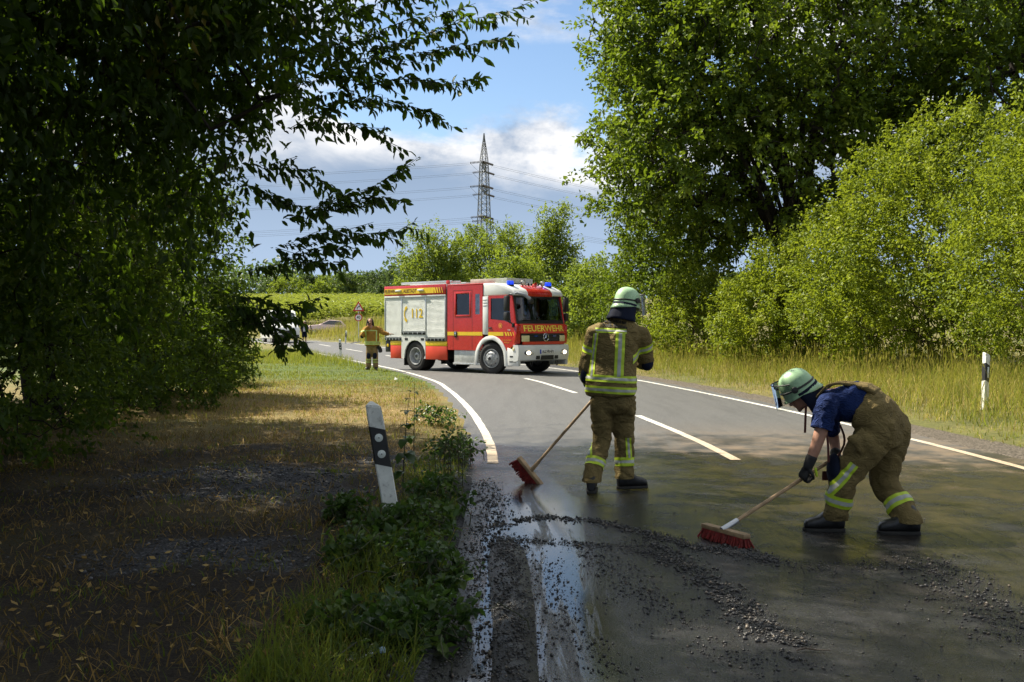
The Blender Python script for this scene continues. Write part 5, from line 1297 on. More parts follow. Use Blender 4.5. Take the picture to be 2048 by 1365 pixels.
def band(src, planes, offs, name, m, parent):
    "the piece of a garment between cutting planes, lifted off the cloth: sewn-on reflective tape"
    bm = bmesh.new(); bm.from_mesh(src)
    for (p, nr) in planes:
        bmesh.ops.bisect_plane(bm, geom=bm.verts[:] + bm.edges[:] + bm.faces[:], plane_co=Vector(p), plane_no=Vector(nr), clear_outer=True)
    if not bm.faces: bm.free(); return None
    bm.normal_update()
    for v in bm.verts: v.co += v.normal * offs
    me = bpy.data.meshes.new(name); bm.to_mesh(me); bm.free()
    return put(me, name, m, parent)
def hem_cut(me, cuts):
    "open hems: drop everything below each leg end (plane, and only near that point)"
    bm = bmesh.new(); bm.from_mesh(me)
    for (c, nr, rad) in cuts:
        c = Vector(c); nr = Vector(nr).normalized(); near = lambda q: (q - c).length < rad
        fs = [f for f in bm.faces if near(f.calc_center_median())]; es = {e for f in fs for e in f.edges}; vs = {v for f in fs for v in f.verts}
        bmesh.ops.bisect_plane(bm, geom=list(vs) + list(es) + fs, plane_co=c, plane_no=nr)
        bmesh.ops.delete(bm, geom=[f for f in bm.faces if near(f.calc_center_median()) and (f.calc_center_median() - c).dot(nr) > 1e-4], context='FACES')
    bm.to_mesh(me); bm.free(); me.polygons.foreach_set('use_smooth', np.ones(len(me.polygons), dtype=bool)); return me
def tape(src, centre, axis, half, extra, parent, off=.004):
    "yellow tape with a silver centre round a sleeve or a leg"
    c = Vector(centre); a = Vector(axis).normalized()
    t = band(src, [(c + a * half, a), (c - a * half, -a)] + extra, off, 'reflective_tape', TAPE_Y, parent)
    if t: band(src, [(c + a * half * .36, a), (c - a * half * .36, -a)] + extra, off + .002, 'silver_stripe', TAPE_S, t)
    return t
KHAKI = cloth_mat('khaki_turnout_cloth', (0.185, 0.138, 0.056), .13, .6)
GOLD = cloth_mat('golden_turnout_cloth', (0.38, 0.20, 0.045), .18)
NAVY = mat('navy_cloth', (0.008, 0.012, 0.030), .85, var=.2, vscale=8, spec=.2)
TEE = cloth_mat('blue_tee_cloth', (0.011, 0.026, 0.105), .2)
TAPE_Y = mat('yellow_reflective_tape', (0.50, 0.66, 0.03), .5, var=.08, vscale=9, emit=(0.5, 0.7, 0.02), estr=0.0)
TAPE_S = mat('silver_reflective_tape', (0.42, 0.44, 0.40), .4, var=.1, vscale=9)
BOOT = mat('black_boot_leather', (0.012, 0.012, 0.013), .35, var=.3, vscale=12, bump=.2, bscale=70)
GLOVE = mat('black_glove', (0.012, 0.012, 0.013), .7, var=.3, vscale=20)
SKIN = mat('skin', (0.42, 0.22, 0.15), .55, var=.1, vscale=9, spec=.35)
HAIR_D = mat('dark_brown_hair', (0.030, 0.016, 0.010), .6, var=.4, vscale=40)
HAIR_G = mat('fair_hair', (0.55, 0.47, 0.34), .6, var=.3, vscale=40)
HELM = mat('luminous_green_helmet', (0.36, 0.56, 0.33), .38, var=.08, vscale=7, dirt=.12)
STRAPM = mat('red_brown_strap', (0.10, 0.025, 0.018), .7)
WOOD = mat('broom_wood', (0.36, 0.24, 0.13), .6, var=.2, vscale=14, dirt=.2)
BRIST = mat('red_bristles', (0.19, 0.010, 0.008), .75, var=.35, vscale=40, dirt=.6)

def frame(fwd, up):
    f = Vector(fwd).normalized(); u = Vector(up); r_ = f.cross(u).normalized(); u = r_.cross(f).normalized()
    return Matrix(((f.x, r_.x, u.x), (f.y, r_.y, u.y), (f.z, r_.z, u.z)))      # columns: forward, right, up
def head_shapes(mb, c, M):
    def at(f, r_, u): return Vector(c) + M @ Vector((f, r_, u))
    mb.loft([(at(.0, 0, -.11), M @ Vector((.05, 0, 0)), M @ Vector((0, .045, 0))), (at(.02, 0, -.085), M @ Vector((.075, 0, 0)), M @ Vector((0, .058, 0))), (at(.005, 0, -.03), M @ Vector((.092, 0, 0)), M @ Vector((0, .07, 0))),
             (at(-.005, 0, .03), M @ Vector((.098, 0, 0)), M @ Vector((0, .075, 0))), (at(-.01, 0, .08), M @ Vector((.085, 0, 0)), M @ Vector((0, .066, 0))), (at(-.01, 0, .112), M @ Vector((.045, 0, 0)), M @ Vector((0, .035, 0)))], 16, e=2)
    mb.limb([at(.085, 0, .012), at(.105, 0, -.018), at(.113, 0, -.034)], [.011, .014, .017], 8, 2)       # nose
    mb.limb([at(.082, -.03, .03), at(.086, .03, .03)], [.014, .014], 8, 2)                                # brow
    mb.limb([at(.088, -.02, -.062), at(.094, 0, -.060), at(.088, .02, -.062)], [.009, .011, .009], 8, 2)  # lips
    mb.limb([at(.075, 0, -.095), at(.080, 0, -.10)], [.024, .022], 8, 2)                                  # chin
    for s in (-1, 1): mb.limb([at(-.01, s * .075, .02), at(-.012, s * .082, -.0), at(-.005, s * .074, -.03)], [.016, .018, .012], 8, 2)
def eyes(c, M, parent):
    for s in (-1, 1):
        p = Vector(c) + M @ Vector((.084, s * .031, .008)); MB().ball(p, .011, 10, 6).build('eye', mat('eye_dark', (.03, .02, .015), .2), parent, smooth=True)
def hand_shapes(mb, wrist, palm_dir, palm_n, thumb_side, curl=1.0, sc=1.0):
    "palm with four curled fingers and a thumb from its side; palm_n points where the palm faces"
    d = Vector(palm_dir).normalized(); n = Vector(palm_n); n = (n - d * n.dot(d)).normalized(); s = d.cross(n) * thumb_side; w = Vector(wrist)
    mb.loft([(w - d * .02, s * .026 * sc, n * .02 * sc), (w + d * .03 * sc, s * .036 * sc, n * .018 * sc), (w + d * .085 * sc, s * .042 * sc, n * .015 * sc), (w + d * .10 * sc, s * .036 * sc, n * .010 * sc)], 12)
    for k, ln in enumerate((.075, .085, .078, .06)):
        b = w + d * .088 * sc + s * (.030 - .020 * k) * sc; p = [b]; a = 0; cur = b; seg = ln * sc / 2.4
        for q in range(3):
            a += R(48) * curl * (1 if q else .8); cur = cur + (d * math.cos(a) + n * math.sin(a)) * seg; p.append(cur)
        mb.limb(p, [.0095 * sc, .009 * sc, .0085 * sc, .007 * sc], 8, 3)
    b = w + d * .025 * sc + s * .034 * sc
    mb.limb([b, b + (d * .5 + s * .75 + n * .35).normalized() * .035 * sc, b + (d * .75 + s * .35 + n * .75).normalized() * .062 * sc, b + (d * .75 - s * .05 + n * .95).normalized() * .08 * sc], [.014 * sc, .011 * sc, .0095 * sc, .008 * sc], 8, 3)
def boot_shapes(mb, ankle, fwd, zs, L=.29, h=.11):
    f = Vector((fwd[0], fwd[1], 0)).normalized(); r_ = Vector((-f.y, f.x, 0)); a = Vector(ankle); u = Vector((0, 0, 1)); g = Vector((a.x, a.y, zs))
    sec = [(-.075, .036, .055), (-.055, .044, .085), (0, .046, .095), (.06, .046, .075), (.12, .05, .052), (.17, .05, .045), (.205, .042, .036), (.222, .022, .02)]
    mb.loft([(g + f * x * L / .29 + u * (hh * .92 + .008), r_ * w, u * hh * .92) for x, w, hh in sec], 14, e=2.6)
    mb.limb([g + u * .07, g + u * (h + .05)], [.052, .056], 12, 2)
def sole(ankle, fwd, zs, parent):
    f = Vector((fwd[0], fwd[1], 0)).normalized(); r_ = Vector((-f.y, f.x, 0)); g = Vector((ankle[0], ankle[1], zs))
    out = [(-.08, .02), (-.07, .04), (0, .048), (.06, .047), (.12, .054), (.17, .054), (.21, .042), (.228, .015)]
    poly = [g + f * x + r_ * w for x, w in out] + [g + f * x - r_ * w for x, w in out[::-1]]; n = len(poly)
    MB().add(poly + [p + Vector((0, 0, .026)) for p in poly], [tuple(range(n - 1, -1, -1)), tuple(range(n, 2 * n))] + [(i, (i + 1) % n, n + (i + 1) % n, n + i) for i in range(n)]).build('sole', RUB, parent, .004)
def helmet(parent, c, fwd, up, visor_deg=0, nape=True, emblem=True):
    M = frame(fwd, up); c = Vector(c)
    def at(f, r_, u): return c + M @ Vector((f, r_, u))
    mb = MB(); nn = 36; rings = []
    prof = [(1.30, -.012), (1.16, -.004), (1.045, .012), (1.02, .035), (1.0, .065), (.94, .10), (.82, .13), (.62, .152), (.38, .166), (.15, .171), (.0, .172)]
    for (k, u) in prof:
        for i in range(nn):
            t = 2 * math.pi * i / nn; ct, st = math.cos(t), math.sin(t); rx, ry = .128, .107
            kk = k; uu = u
            if k > 1.05:
                back = max(0, -ct); front = max(0, ct); kk = 1.03 + (k - 1.04) * (.25 + .45 * front + .75 * back); uu = u - .040 * back * (k - 1) / .3 - .006
            rings.append(at(rx * kk * ct, ry * kk * st, uu))
    m = len(prof); mb.add(rings, [(i * nn + k, i * nn + (k + 1) % nn, (i + 1) * nn + (k + 1) % nn, (i + 1) * nn + k) for i in range(m - 1) for k in range(nn)])
    H = mb.build('helmet', HELM, parent, smooth=True)
    sol = H.modifiers.new('thickness', 'SOLIDIFY'); sol.thickness = .006
    # strap ring round the shell
    rg = [at(.1325 * math.cos(t), .111 * math.sin(t), .040 + .012 * math.cos(t)) for t in [2 * math.pi * k / 36 for k in range(37)]]
    MB().tube(rg, .008, 6).build('helmet_band', BLK, H, smooth=True)
    for s in (-1, 1):
        MB().lathe(at(.03, s * .113, .045), M @ Vector((0, s, 0)), [(0, .026), (.012, .024), (.016, 0)], 14).build('visor_hinge', BLK, H, smooth=True)
    if emblem:
        e = MB(); ec = at(.055, -.101, .088); d1 = M @ Vector((-.5, -.25, .1)).normalized(); nrm = (M @ Vector((.35, -.75, .5))).normalized(); d1 = (d1 - nrm * d1.dot(nrm)).normalized(); d2 = nrm.cross(d1)
        e.tube([ec + nrm * .004 + (d1 * math.cos(a) + d2 * math.sin(a)) * .018 for a in [R(24 * k) for k in range(16)]], .0022, 5); e.tube([ec + nrm * .004 - d1 * .014, ec + nrm * .004 + d1 * .014], .0022, 5)
        e.build('helmet_mark', mat('dark_green_print', (.03, .09, .05), .5), H)
    # face shield
    vs = []; nv = 14; th = R(visor_deg)
    for j, hh in enumerate((.06, -.01, -.075, -.135)):
        for i in range(nv + 1):
            a = R(-72 + 144 * i / nv); p = Vector((.186 * math.cos(a), .142 * math.sin(a), hh - .015)); p = Vector((p.x * math.cos(th) - p.z * math.sin(th), p.y, p.x * math.sin(th) + p.z * math.cos(th)))
            vs.append(at(p.x, p.y, p.z + .04))
    V_ = MB().add(vs, [(j * (nv + 1) + i, j * (nv + 1) + i + 1, (j + 1) * (nv + 1) + i + 1, (j + 1) * (nv + 1) + i) for j in range(3) for i in range(nv)]).build('visor', CAR_GL, parent, smooth=True)
    MB().tube([vs[i] for i in range(nv + 1)], .005, 6).build('visor_rim', BLK, V_)
    if nape:
        pr = []; nn2 = 18
        for (u, k) in ((.01, 1.05), (-.03, 1.06), (-.08, 1.12), (-.135, 1.22), (-.16, 1.26)):
            for i in range(nn2 + 1):
                a = R(78 + 204 * i / nn2); wv = 1 + .03 * math.sin(i * 1.7) * (-u / .15); pr.append(at(.135 * k * math.cos(a) * wv - (.01 if u < -.05 else 0), .11 * k * math.sin(a) * wv, u - .004))
        Nn = MB().add(pr, [(j * (nn2 + 1) + i, j * (nn2 + 1) + i + 1, (j + 1) * (nn2 + 1) + i + 1, (j + 1) * (nn2 + 1) + i) for j in range(4) for i in range(nn2)]).build('neck_guard', NAVY, parent, smooth=True)
        so = Nn.modifiers.new('thickness', 'SOLIDIFY'); so.thickness = .005
    return M
def local(root, pts):
    return [Vector(p) - root.location for p in pts]
def broom(name, label, a, b, across, wid, h, socket, handle_end=0.0, tilt=None):
    "a: centre of the head on the ground side, b: upper end of the handle"
    a = Vector(a); b = Vector(b); root = thing(name, label, 'broom', tuple(a)); d = (b - a).normalized(); c = Vector(across); c = (c - Vector((0, 0, c.z)) if tilt is None else c).normalized()
    up = Vector(tilt).normalized() if tilt is not None else Vector((0, 0, 1)); up = (up - c * up.dot(c)).normalized(); side = c.cross(up).normalized()
    o = Vector((0, 0, 0)); top = up * (h + .012)
    MB().obox(top + up * .012, c * wid / 2, side * .032, up * .017).build('head', WOOD, root, .008)
    rb = np.random.default_rng(3); bm_ = MB()
    for i in range(34):
        for j in range(5):
            bp = c * (wid * .94 * ((i + .5) / 34 - .5)) + side * (-.024 + .012 * j); ep = bp + up * (-.012 + rb.uniform(-.004, .014)) + c * (rb.uniform(-.016, .016) + (i - 17) * .0012) + side * ((j - 2) * .013 + rb.uniform(-.012, .012))
            bm_.cyl(bp + top, ep, .0062, .0075, 5)
    tag(bm_.build('bristles', BRIST, root), kind='stuff')
    hb = b - a; st = top + up * .03
    dd = (hb - st).normalized()
    MB().cyl(st - dd * .03, st + dd * .12, .022, .019, 12).build('socket', socket, root, smooth=True)
    MB().limb([st + dd * .08, (st + hb) / 2, hb], [.0145, .0145, .014], 10, 3).build('handle', WOOD, root, smooth=True)
    return root

# ---- firefighter standing with his back to us, sweeping
def firefighter_standing():
    Y = 9.30
    root = thing('person', 'firefighter in khaki turnout suit standing with back turned, sweeping with a broom', 'person', (G(1220, 982).x, Y, -.004), 0, None)
    O = root.location.copy()
    def p(px, py, dy=0.0): return P(px, py, Y + dy) - O
    fw = Vector((.42, .9, 0)).normalized(); rt = Vector((fw.y, -fw.x, 0))
    hipL, hipR = p(1203, 812, -.02), p(1245, 812, .03); kL, kR = p(1203, 888, .03), p(1248, 886, .10)
    aL = G(1183, 985) - O; aR = G(1250, 977) - O; aL.z = .10; aR.z = .10
    shL, shR = p(1194, 668, .02), p(1280, 672, .04); nk = p(1243, 640, .05); hd = p(1253, 615, .08)
    elL, elR = p(1174, 742, .10), p(1291, 722, .14); hL, hR = p(1186, 786, .36), p(1262, 716, .40)
    chest = p(1233, 690, .05); waist = p(1224, 765, .03)
    # body
    b = MB(); HM = frame(Vector((.80, .55, -.22)), (0.1, .1, 1))
    head_shapes(b, hd, HM); b.limb([hd + Vector((-.01, -.01, -.05)), nk, nk + Vector((0, 0, -.06))], [.055, .058, .07], 12)
    b.limb([nk + Vector((0, 0, -.05)), chest, waist, (hipL + hipR) / 2], [.065, .09, .09, .08]); b.limb([shL, elL, hL + (elL - hL) * .2], [.06, .045, .03]); b.limb([shR, elR, hR + (elR - hR) * .2], [.06, .045, .03]); b.limb([shL, chest, shR], [.05, .08, .05])
    b.limb([hipL, kL, aL], [.07, .05, .04]); b.limb([hipR, kR, aR], [.07, .05, .04])
    body = put(union(b, .015), 'body', SKIN, root)
    # gloves holding the handle
    for (h_, e_, ts, nv) in ((hL, elL, 1, (.3, .6, -.5)), (hR, elR, -1, (-.4, .5, -.5))):
        g = MB(); hand_shapes(g, h_ - (h_ - e_).normalized() * .05, (h_ - e_), nv, ts, 1.25, 1.15); g.limb([h_ - (h_ - e_).normalized() * .14, h_ - (h_ - e_).normalized() * .04], [.05, .036]); put(union(g, .006, 2), 'glove', GLOVE, root)
    # trousers
    t = MB()
    t.limb([hipL + Vector((.01, 0, .06)), hipL, kL + Vector((0, -.01, .02)), (kL + aL) / 2 + Vector((-.012, 0, 0)), aL + Vector((0, 0, .0))], [.100, .106, .090, .086, .088], 16); t.limb([hipR + Vector((-.01, 0, .06)), hipR, kR + Vector((0, -.01, .02)), (kR + aR) / 2, aR + Vector((-.01, 0, .0))], [.105, .112, .093, .088, .090], 16)
    t.loft([(waist + Vector((0, 0, .02)), rt * .17, fw * .13), ((hipL + hipR) / 2 + Vector((0, 0, .06)), rt * .195, fw * .15), ((hipL + hipR) / 2 + Vector((0, 0, -.02)), rt * .19, fw * .145), ((hipL + hipR) / 2 + Vector((0, 0, -.07)), rt * .12, fw * .10)], 18)
    t.obox(p(1262, 812, -.03), rt * .03, fw * .06, Vector((0, 0, .09)))
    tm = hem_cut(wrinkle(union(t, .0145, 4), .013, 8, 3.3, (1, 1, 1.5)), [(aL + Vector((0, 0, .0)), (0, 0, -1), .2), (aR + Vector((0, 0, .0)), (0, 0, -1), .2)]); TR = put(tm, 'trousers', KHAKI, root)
    # jacket
    j = MB(); hem = p(1222, 792, 0); up = Vector((0, 0, 1))
    rings = [(hem + up * -.005, .225, .17), (hem + up * .03, .24, .178), (hem + up * .16, .235, .172), (p(1224, 735, .02), .225, .165), (p(1228, 700, .03), .235, .165), (p(1232, 672, .04), .232, .155), (p(1236, 655, .045), .20, .13), (p(1240, 643, .05), .13, .10), (p(1242, 632, .055), .085, .085)]
    j.loft([(c, rt * w * .99 + fw * .0, fw * d) for c, w, d in rings], 28, e=2.5)
    for (s_, e_, h_) in ((shL, elL, hL), (shR, elR, hR)):
        j.limb([s_ + (chest - s_) * .25, s_, (s_ + e_) / 2, e_, e_ + (h_ - e_) * .35], [.10, .105, .09, .082, .076], 16)
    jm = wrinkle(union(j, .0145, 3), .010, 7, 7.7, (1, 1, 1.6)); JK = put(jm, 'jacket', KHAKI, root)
    for (e_, h_) in ((elL, hL), (elR, hR)):
        c = MB(); c.limb([e_ + (h_ - e_) * .10, e_ + (h_ - e_) * .45, h_ - (h_ - e_) * .12], [.074, .070, .055], 14); put(wrinkle(union(c, .009, 2), .006, 14, 1), 'cuff', NAVY, root)
    el = MB().ball(elL + Vector((-.02, -.02, -.03)), (.05, .07, .09)); put(union(el, .01, 2), 'elbow_patch', NAVY, root)
    el = MB().ball(elR + Vector((.012, -.03, -.025)), (.062, .062, .07)); put(union(el, .01, 2), 'elbow_patch', NAVY, root)
    # tape on the jacket: planes cut on the torso only (between the arms)
    torso = [(p(1181, 700), (-1, 0, 0)), (p(1279, 700), (1, 0, 0))]
    for (py, hf) in ((757, .032), (779, .032)): tape(jm, p(1222, py), (.045, 0, 1), hf, [((0, 0, hem.z - .05), (0, 0, -1))], JK)
    back = [(chest, fw)]
    tape(jm, p(1218, 662), (.04, 0, 1), .022, back + [(p(1190, 660), (-1, 0, 0)), (p(1250, 660), (1, 0, 0))], JK)
    zlim = [(p(0, 667), (0, 0, 1)), (p(0, 752), (0, 0, -1))]
    for (px, hf, lean) in ((1187, .022, .10), (1236, .043, .06)):
        tape(jm, p(px, 705), (1, 0, -lean), hf, back + zlim, JK)
    tape(jm, shR + (elR - shR) * .42, (elR - shR), .036, [(p(1262, 680), (-1, 0, 0))], JK); tape(jm, shL + (elL - shL) * .42, (elL - shL), .036, [(p(1183, 680), (1, 0, 0))], JK)
    # name on the shoulders
    dgv = JK.data
    from mathutils.bvhtree import BVHTree
    bv = BVHTree.FromPolygons([v.co for v in dgv.vertices], [tuple(q.vertices) for q in dgv.polygons])
    for (s, py, sz, dx) in (('Feuerwehren', 643, .050, 0), ('Stadt Alzenau', 652, .050, 1)):
        me = text_mesh(s, sz, .80, .0015, .0)
        c = p(1227 + dx, py)
        for v in me.vertices:
            x, zz = v.co.x, v.co.y
            o_ = Vector((c.x + x, -1.0, c.z + zz - 6.0 * x * x * .12 - x * .10)); hit = bv.ray_cast(o_, Vector((0, 1, 0)))
            v.co = (hit[0] + Vector((0, -.010, .004))) if hit[0] else Vector((o_.x, .1, o_.z))
        put(me, 'lettering', mat('dark_print', (.014, .011, .009), .7), JK)
    # tape on the trousers
    mid = (hipL + hipR) / 2; sp = Vector((1, 0, 0))
    cut = (kL + kR) / 2
    for (k_, a_, sg) in ((kL, aL, 1), (kR, aR, -1)):
        pl = [(cut, sp * sg)]
        tape(tm, a_ + (k_ - a_) * .47, (k_ - a_), .040, pl, TR)
        outer = [(a_ + (k_ - a_) * .58, -(k_ - a_)), (k_ + Vector((0, 0, .06)), (0, 0, 1))]
        cx = k_ + Vector((.040 if sg < 0 else -.075, 0, 0))
        tape(tm, (cx + a_ + Vector((.035 if sg < 0 else -.08, 0, 0))) / 2, ((1, 0, .06) if sg < 0 else (1, 0, -.1)), .027, pl + outer + [(k_ + fw * .02, fw)], TR)
    for (a_, f_) in ((aL, (.12, 1)), (aR, (.96, .25))):
        bt = MB(); boot_shapes(bt, a_, f_, .012); B = put(union(bt, .008, 3), 'boot', BOOT, root); sole(a_, f_, 0.0, B)
    helmet(root, hd + Vector((0, 0, .02)), HM.col[0], HM.col[2], 18)
    a = G(1048, 962); tp_ = P(1272, 700, Y + .42)
    return broom('broom', 'push broom with red bristles held tilted by the standing firefighter', (a.x, 9.80, .035), tp_, (.62, -.30, -.72), .36, .075, WOOD, tilt=(.66, -.42, .55))
firefighter_standing()

# ---- firefighter bending over, in a blue tee and bib trousers
def firefighter_bending():
    Y = 7.42
    root = thing('person', 'firefighter in blue tee shirt and khaki bib trousers bending over a broom', 'person', (G(1725, 1066).x, Y, -.004), 0)
    O = root.location.copy()
    def p(px, py, dy=0.0): return P(px, py, Y + dy) - O
    fw = Vector((-.88, .47, 0)).normalized(); lf = Vector((-fw.y, fw.x, 0))       # left side faces us
    pel = p(1768, 862, 0); sp1 = p(1738, 815, .02); sp2 = p(1700, 797, .03); sp3 = p(1664, 798, .05); nk = p(1636, 795, .07); hd = p(1602, 786, .09)
    HM = frame(Vector((-.80, .20, -.58)), (-.55, 0, .83))
    shL, shR = p(1654, 812, -.12), p(1650, 815, .22); elL, wrL = p(1634, 888, -.16), p(1619, 926, -.15); elR, wrR = p(1668, 880, .26), p(1672, 915, .16)
    hipL, hipR = p(1752, 872, -.08), p(1780, 868, .09); kL, kR = p(1690, 955, -.06), p(1768, 962, .10); aL = G(1668, 1062) - O; aR = G(1818, 1068) - O; aL.z = .10; aR.z = .10
    b = MB(); head_shapes(b, hd, HM); b.limb([hd + Vector((.04, 0, -.005)), nk, sp3], [.055, .06, .08], 12)
    b.limb([sp3, sp2, sp1, pel], [.075, .10, .10, .09]); b.limb([shL, sp3 + Vector((0, 0, -.03)), shR], [.055, .07, .055])
    b.limb([shL, (shL + elL) / 2 + Vector((.005, 0, 0)), elL, (elL + wrL) / 2, wrL], [.062, .053, .043, .041, .030], 14); b.limb([shR, elR, wrR], [.06, .043, .03], 14)
    b.limb([hipL, kL, aL], [.07, .05, .04]); b.limb([hipR, kR, aR], [.07, .05, .04])
    body = put(union(b, .011), 'body', SKIN, root); eyes(hd, HM, body)
    hair = MB(); hair.loft([(hd + HM @ Vector((-.045, 0, z)), HM @ Vector((.068 - abs(z) * .1, 0, 0)), HM @ Vector((0, .078 - abs(z) * .1, 0))) for z in (-.10, -.05, .0, .05)], 14, e=2); put(union(hair, .009, 2), 'hair', HAIR_D, root)
    # tee shirt
    s = MB(); un = Vector((-.35, 0, -.94))
    ax = [(p(1752, 828, .02), .13, .11), (sp1, .155, .130), (p(1716, 808, .03), .175, .148), (p(1702, 803, .03), .185, .160), (p(1678, 807, .05), .18, .142), (p(1655, 803, .06), .15, .105), (p(1640, 799, .07), .085, .075)]
    s.loft([(c, lf * w, (Vector((.30, -.1, .95))) * h) for c, w, h in ax], 24, e=2.2)
    s.limb([sp3 + (shL - sp3) * .5, shL, shL + (elL - shL) * .38, shL + (elL - shL) * .66], [.085, .082, .078, .076], 16); s.limb([sp3 + (shR - sp3) * .5, shR, shR + (elR - shR) * .62], [.085, .08, .074], 16)
    sm = hem_cut(wrinkle(union(s, .0125, 2), .010, 9, 2.1, (1.6, 1, 1)), [(shL + (elL - shL) * .62, elL - shL, .15)]); TS = put(sm, 'tee_shirt', TEE, root)
    # bib trousers
    t = MB()
    t.limb([hipL + Vector((.02, 0, .05)), hipL + (kL - hipL) * .3, kL, (kL + aL) / 2, aL + Vector((0, 0, .0))], [.135, .132, .104, .096, .094], 16)
    t.limb([hipR + Vector((.02, 0, .05)), hipR + (kR - hipR) * .3, kR, (kR + aR) / 2, aR + Vector((.0, 0, .0))], [.135, .130, .102, .096, .094], 16)
    ups = Vector((.35, -.1, .92)).normalized()
    t.loft([(p(1722, 815, .03), lf * .185, ups * .163), (p(1737, 823, .02), lf * .200, ups * .178), (p(1758, 842, 0), lf * .205, Vector((.55, -.1, .80)) * .19), (p(1772, 868, 0), lf * .19, Vector((.75, -.1, .60)) * .18), (p(1776, 900, 0), lf * .15, Vector((.9, 0, .3)) * .12)], 22, e=2.3)
    t.obox(p(1722, 882, -.195), Vector((.050, 0, .045)), Vector((0, .02, 0)), Vector((-.045, 0, .06)))
    tm = hem_cut(wrinkle(union(t, .0145, 4), .014, 7.5, 5.5, (1, 1, 1.3)), [(aL + Vector((0, 0, -.01)), (0, 0, -1), .2), (aR + Vector((0, 0, -.01)), (0, 0, -1), .2)]); TR = put(tm, 'bib_trousers', KHAKI, root)
    for q in (-1, 1):
        c = lf * .085 * q
        pts = [p(1730, 772, .02) + c, p(1705, 768, .03) + c, p(1680, 766, .04) + c, p(1658, 772, .05) + c * 1.1, p(1640, 792, .05) + c * 1.3]
        sb = MB(); sb.loft([(x, lf * .034, Vector((.1, 0, 1)) * .011) for x in smooth_path(pts, .01, 4)[0]], 10, e=4); sb.build('brace_strap', KHAKI, root, smooth=True)
    yoke = MB().loft([(p(1756, 786, .01), lf * .15, ups * .03), (p(1735, 774, .02), lf * .15, ups * .03), (p(1712, 769, .03), lf * .12, ups * .024), (p(1690, 768, .04), lf * .10, ups * .016)], 16, e=3); put(union(yoke, .009, 2), 'back_bib', KHAKI, root)
    for (a0, a1, a2) in ((p(1612, 812, .0), p(1611, 835, .0), p(1610, 866, .0)), (p(1652, 858, -.05), p(1656, 890, -.06), p(1657, 925, -.06)), (p(1680, 850, .1), p(1688, 890, .1), p(1650, 952, .08))):
        MB().loft([(x, Vector((.009, 0, 0)), Vector((0, .004, 0))) for x in smooth_path([a0, a1, a2], .01, 5)[0]], 8, e=4).build('loose_strap', STRAPM, root, smooth=True)
    MB().box(-.022, .022, -.006, .006, -.035, .035).build('strap_buckle', STRAPM, root, .004).location = p(1650, 952, .08)
    sp = fw
    for (k_, a_, other, oa) in ((kL, aL, kR, aR), (kR, aR, kL, aL)):
        m_ = (k_ + other) / 2; d_ = (other - k_) + (oa - a_); pl = [(((k_ + a_) + (other + oa)) / 4, d_)]
        tape(tm, a_ + (k_ - a_) * (.46 if k_ is kL else .42), (k_ - a_), .043, pl, TR)
        if k_ is kL:
            v_ = (hipL - kL).normalized(); axn = Vector((v_.z, 0, -v_.x))
            tape(tm, k_ + Vector((-.035, 0, .02)), axn, .032, pl + [(a_ + (k_ - a_) * .58, -(k_ - a_)), (k_ + (hipL - k_) * .30, (hipL - k_)), (k_ + Vector((0, .0, 0)), (0, 1, 0))], TR)
    kp = MB().ball(kL + Vector((-.075, .02, .05)), (.05, .09, .13)); put(union(kp, .01, 2), 'knee_pad', NAVY, root)
    for (a_, f_) in ((aL, (-.97, .05)), (aR, (-.95, .10))):
        bt = MB(); boot_shapes(bt, a_, f_, .012); B = put(union(bt, .008, 3), 'boot', BOOT, root); sole(a_, f_, 0.0, B)
    for (w_, e_, nv, ts) in ((wrL, elL, (.75, .45, -.1), 1), (wrR, elR, (-.3, -.6, -.4), -1)):
        g = MB(); hand_shapes(g, w_ + (w_ - e_).normalized() * .02, (w_ - e_) + Vector((-.01, .02, 0)), nv, ts, 1.25, 1.08); g.limb([w_ - (w_ - e_).normalized() * .04, w_ + (w_ - e_).normalized() * .03], [.042, .036]); put(union(g, .0055, 2), 'glove', GLOVE, root)
    MB().limb([wrL + Vector((.035, -.03, -.04)), wrL + Vector((.045, -.025, -.09))], [.011, .009], 8).build('glove_patch', TAPE_Y, root)
    helmet(root, hd + HM @ Vector((-.005, 0, .02)), HM.col[0], HM.col[2], 22)
    a = G(1450, 1084); tp_ = P(1676, 912, Y + .12)
    return broom('broom', 'push broom with red bristles pushed through the grit by the bending firefighter', (a.x, a.y, .004), tp_, (.48, -.88, 0), .46, .050, mat('galvanised_socket', (.5, .52, .54), .35, metal=.8))
firefighter_bending()

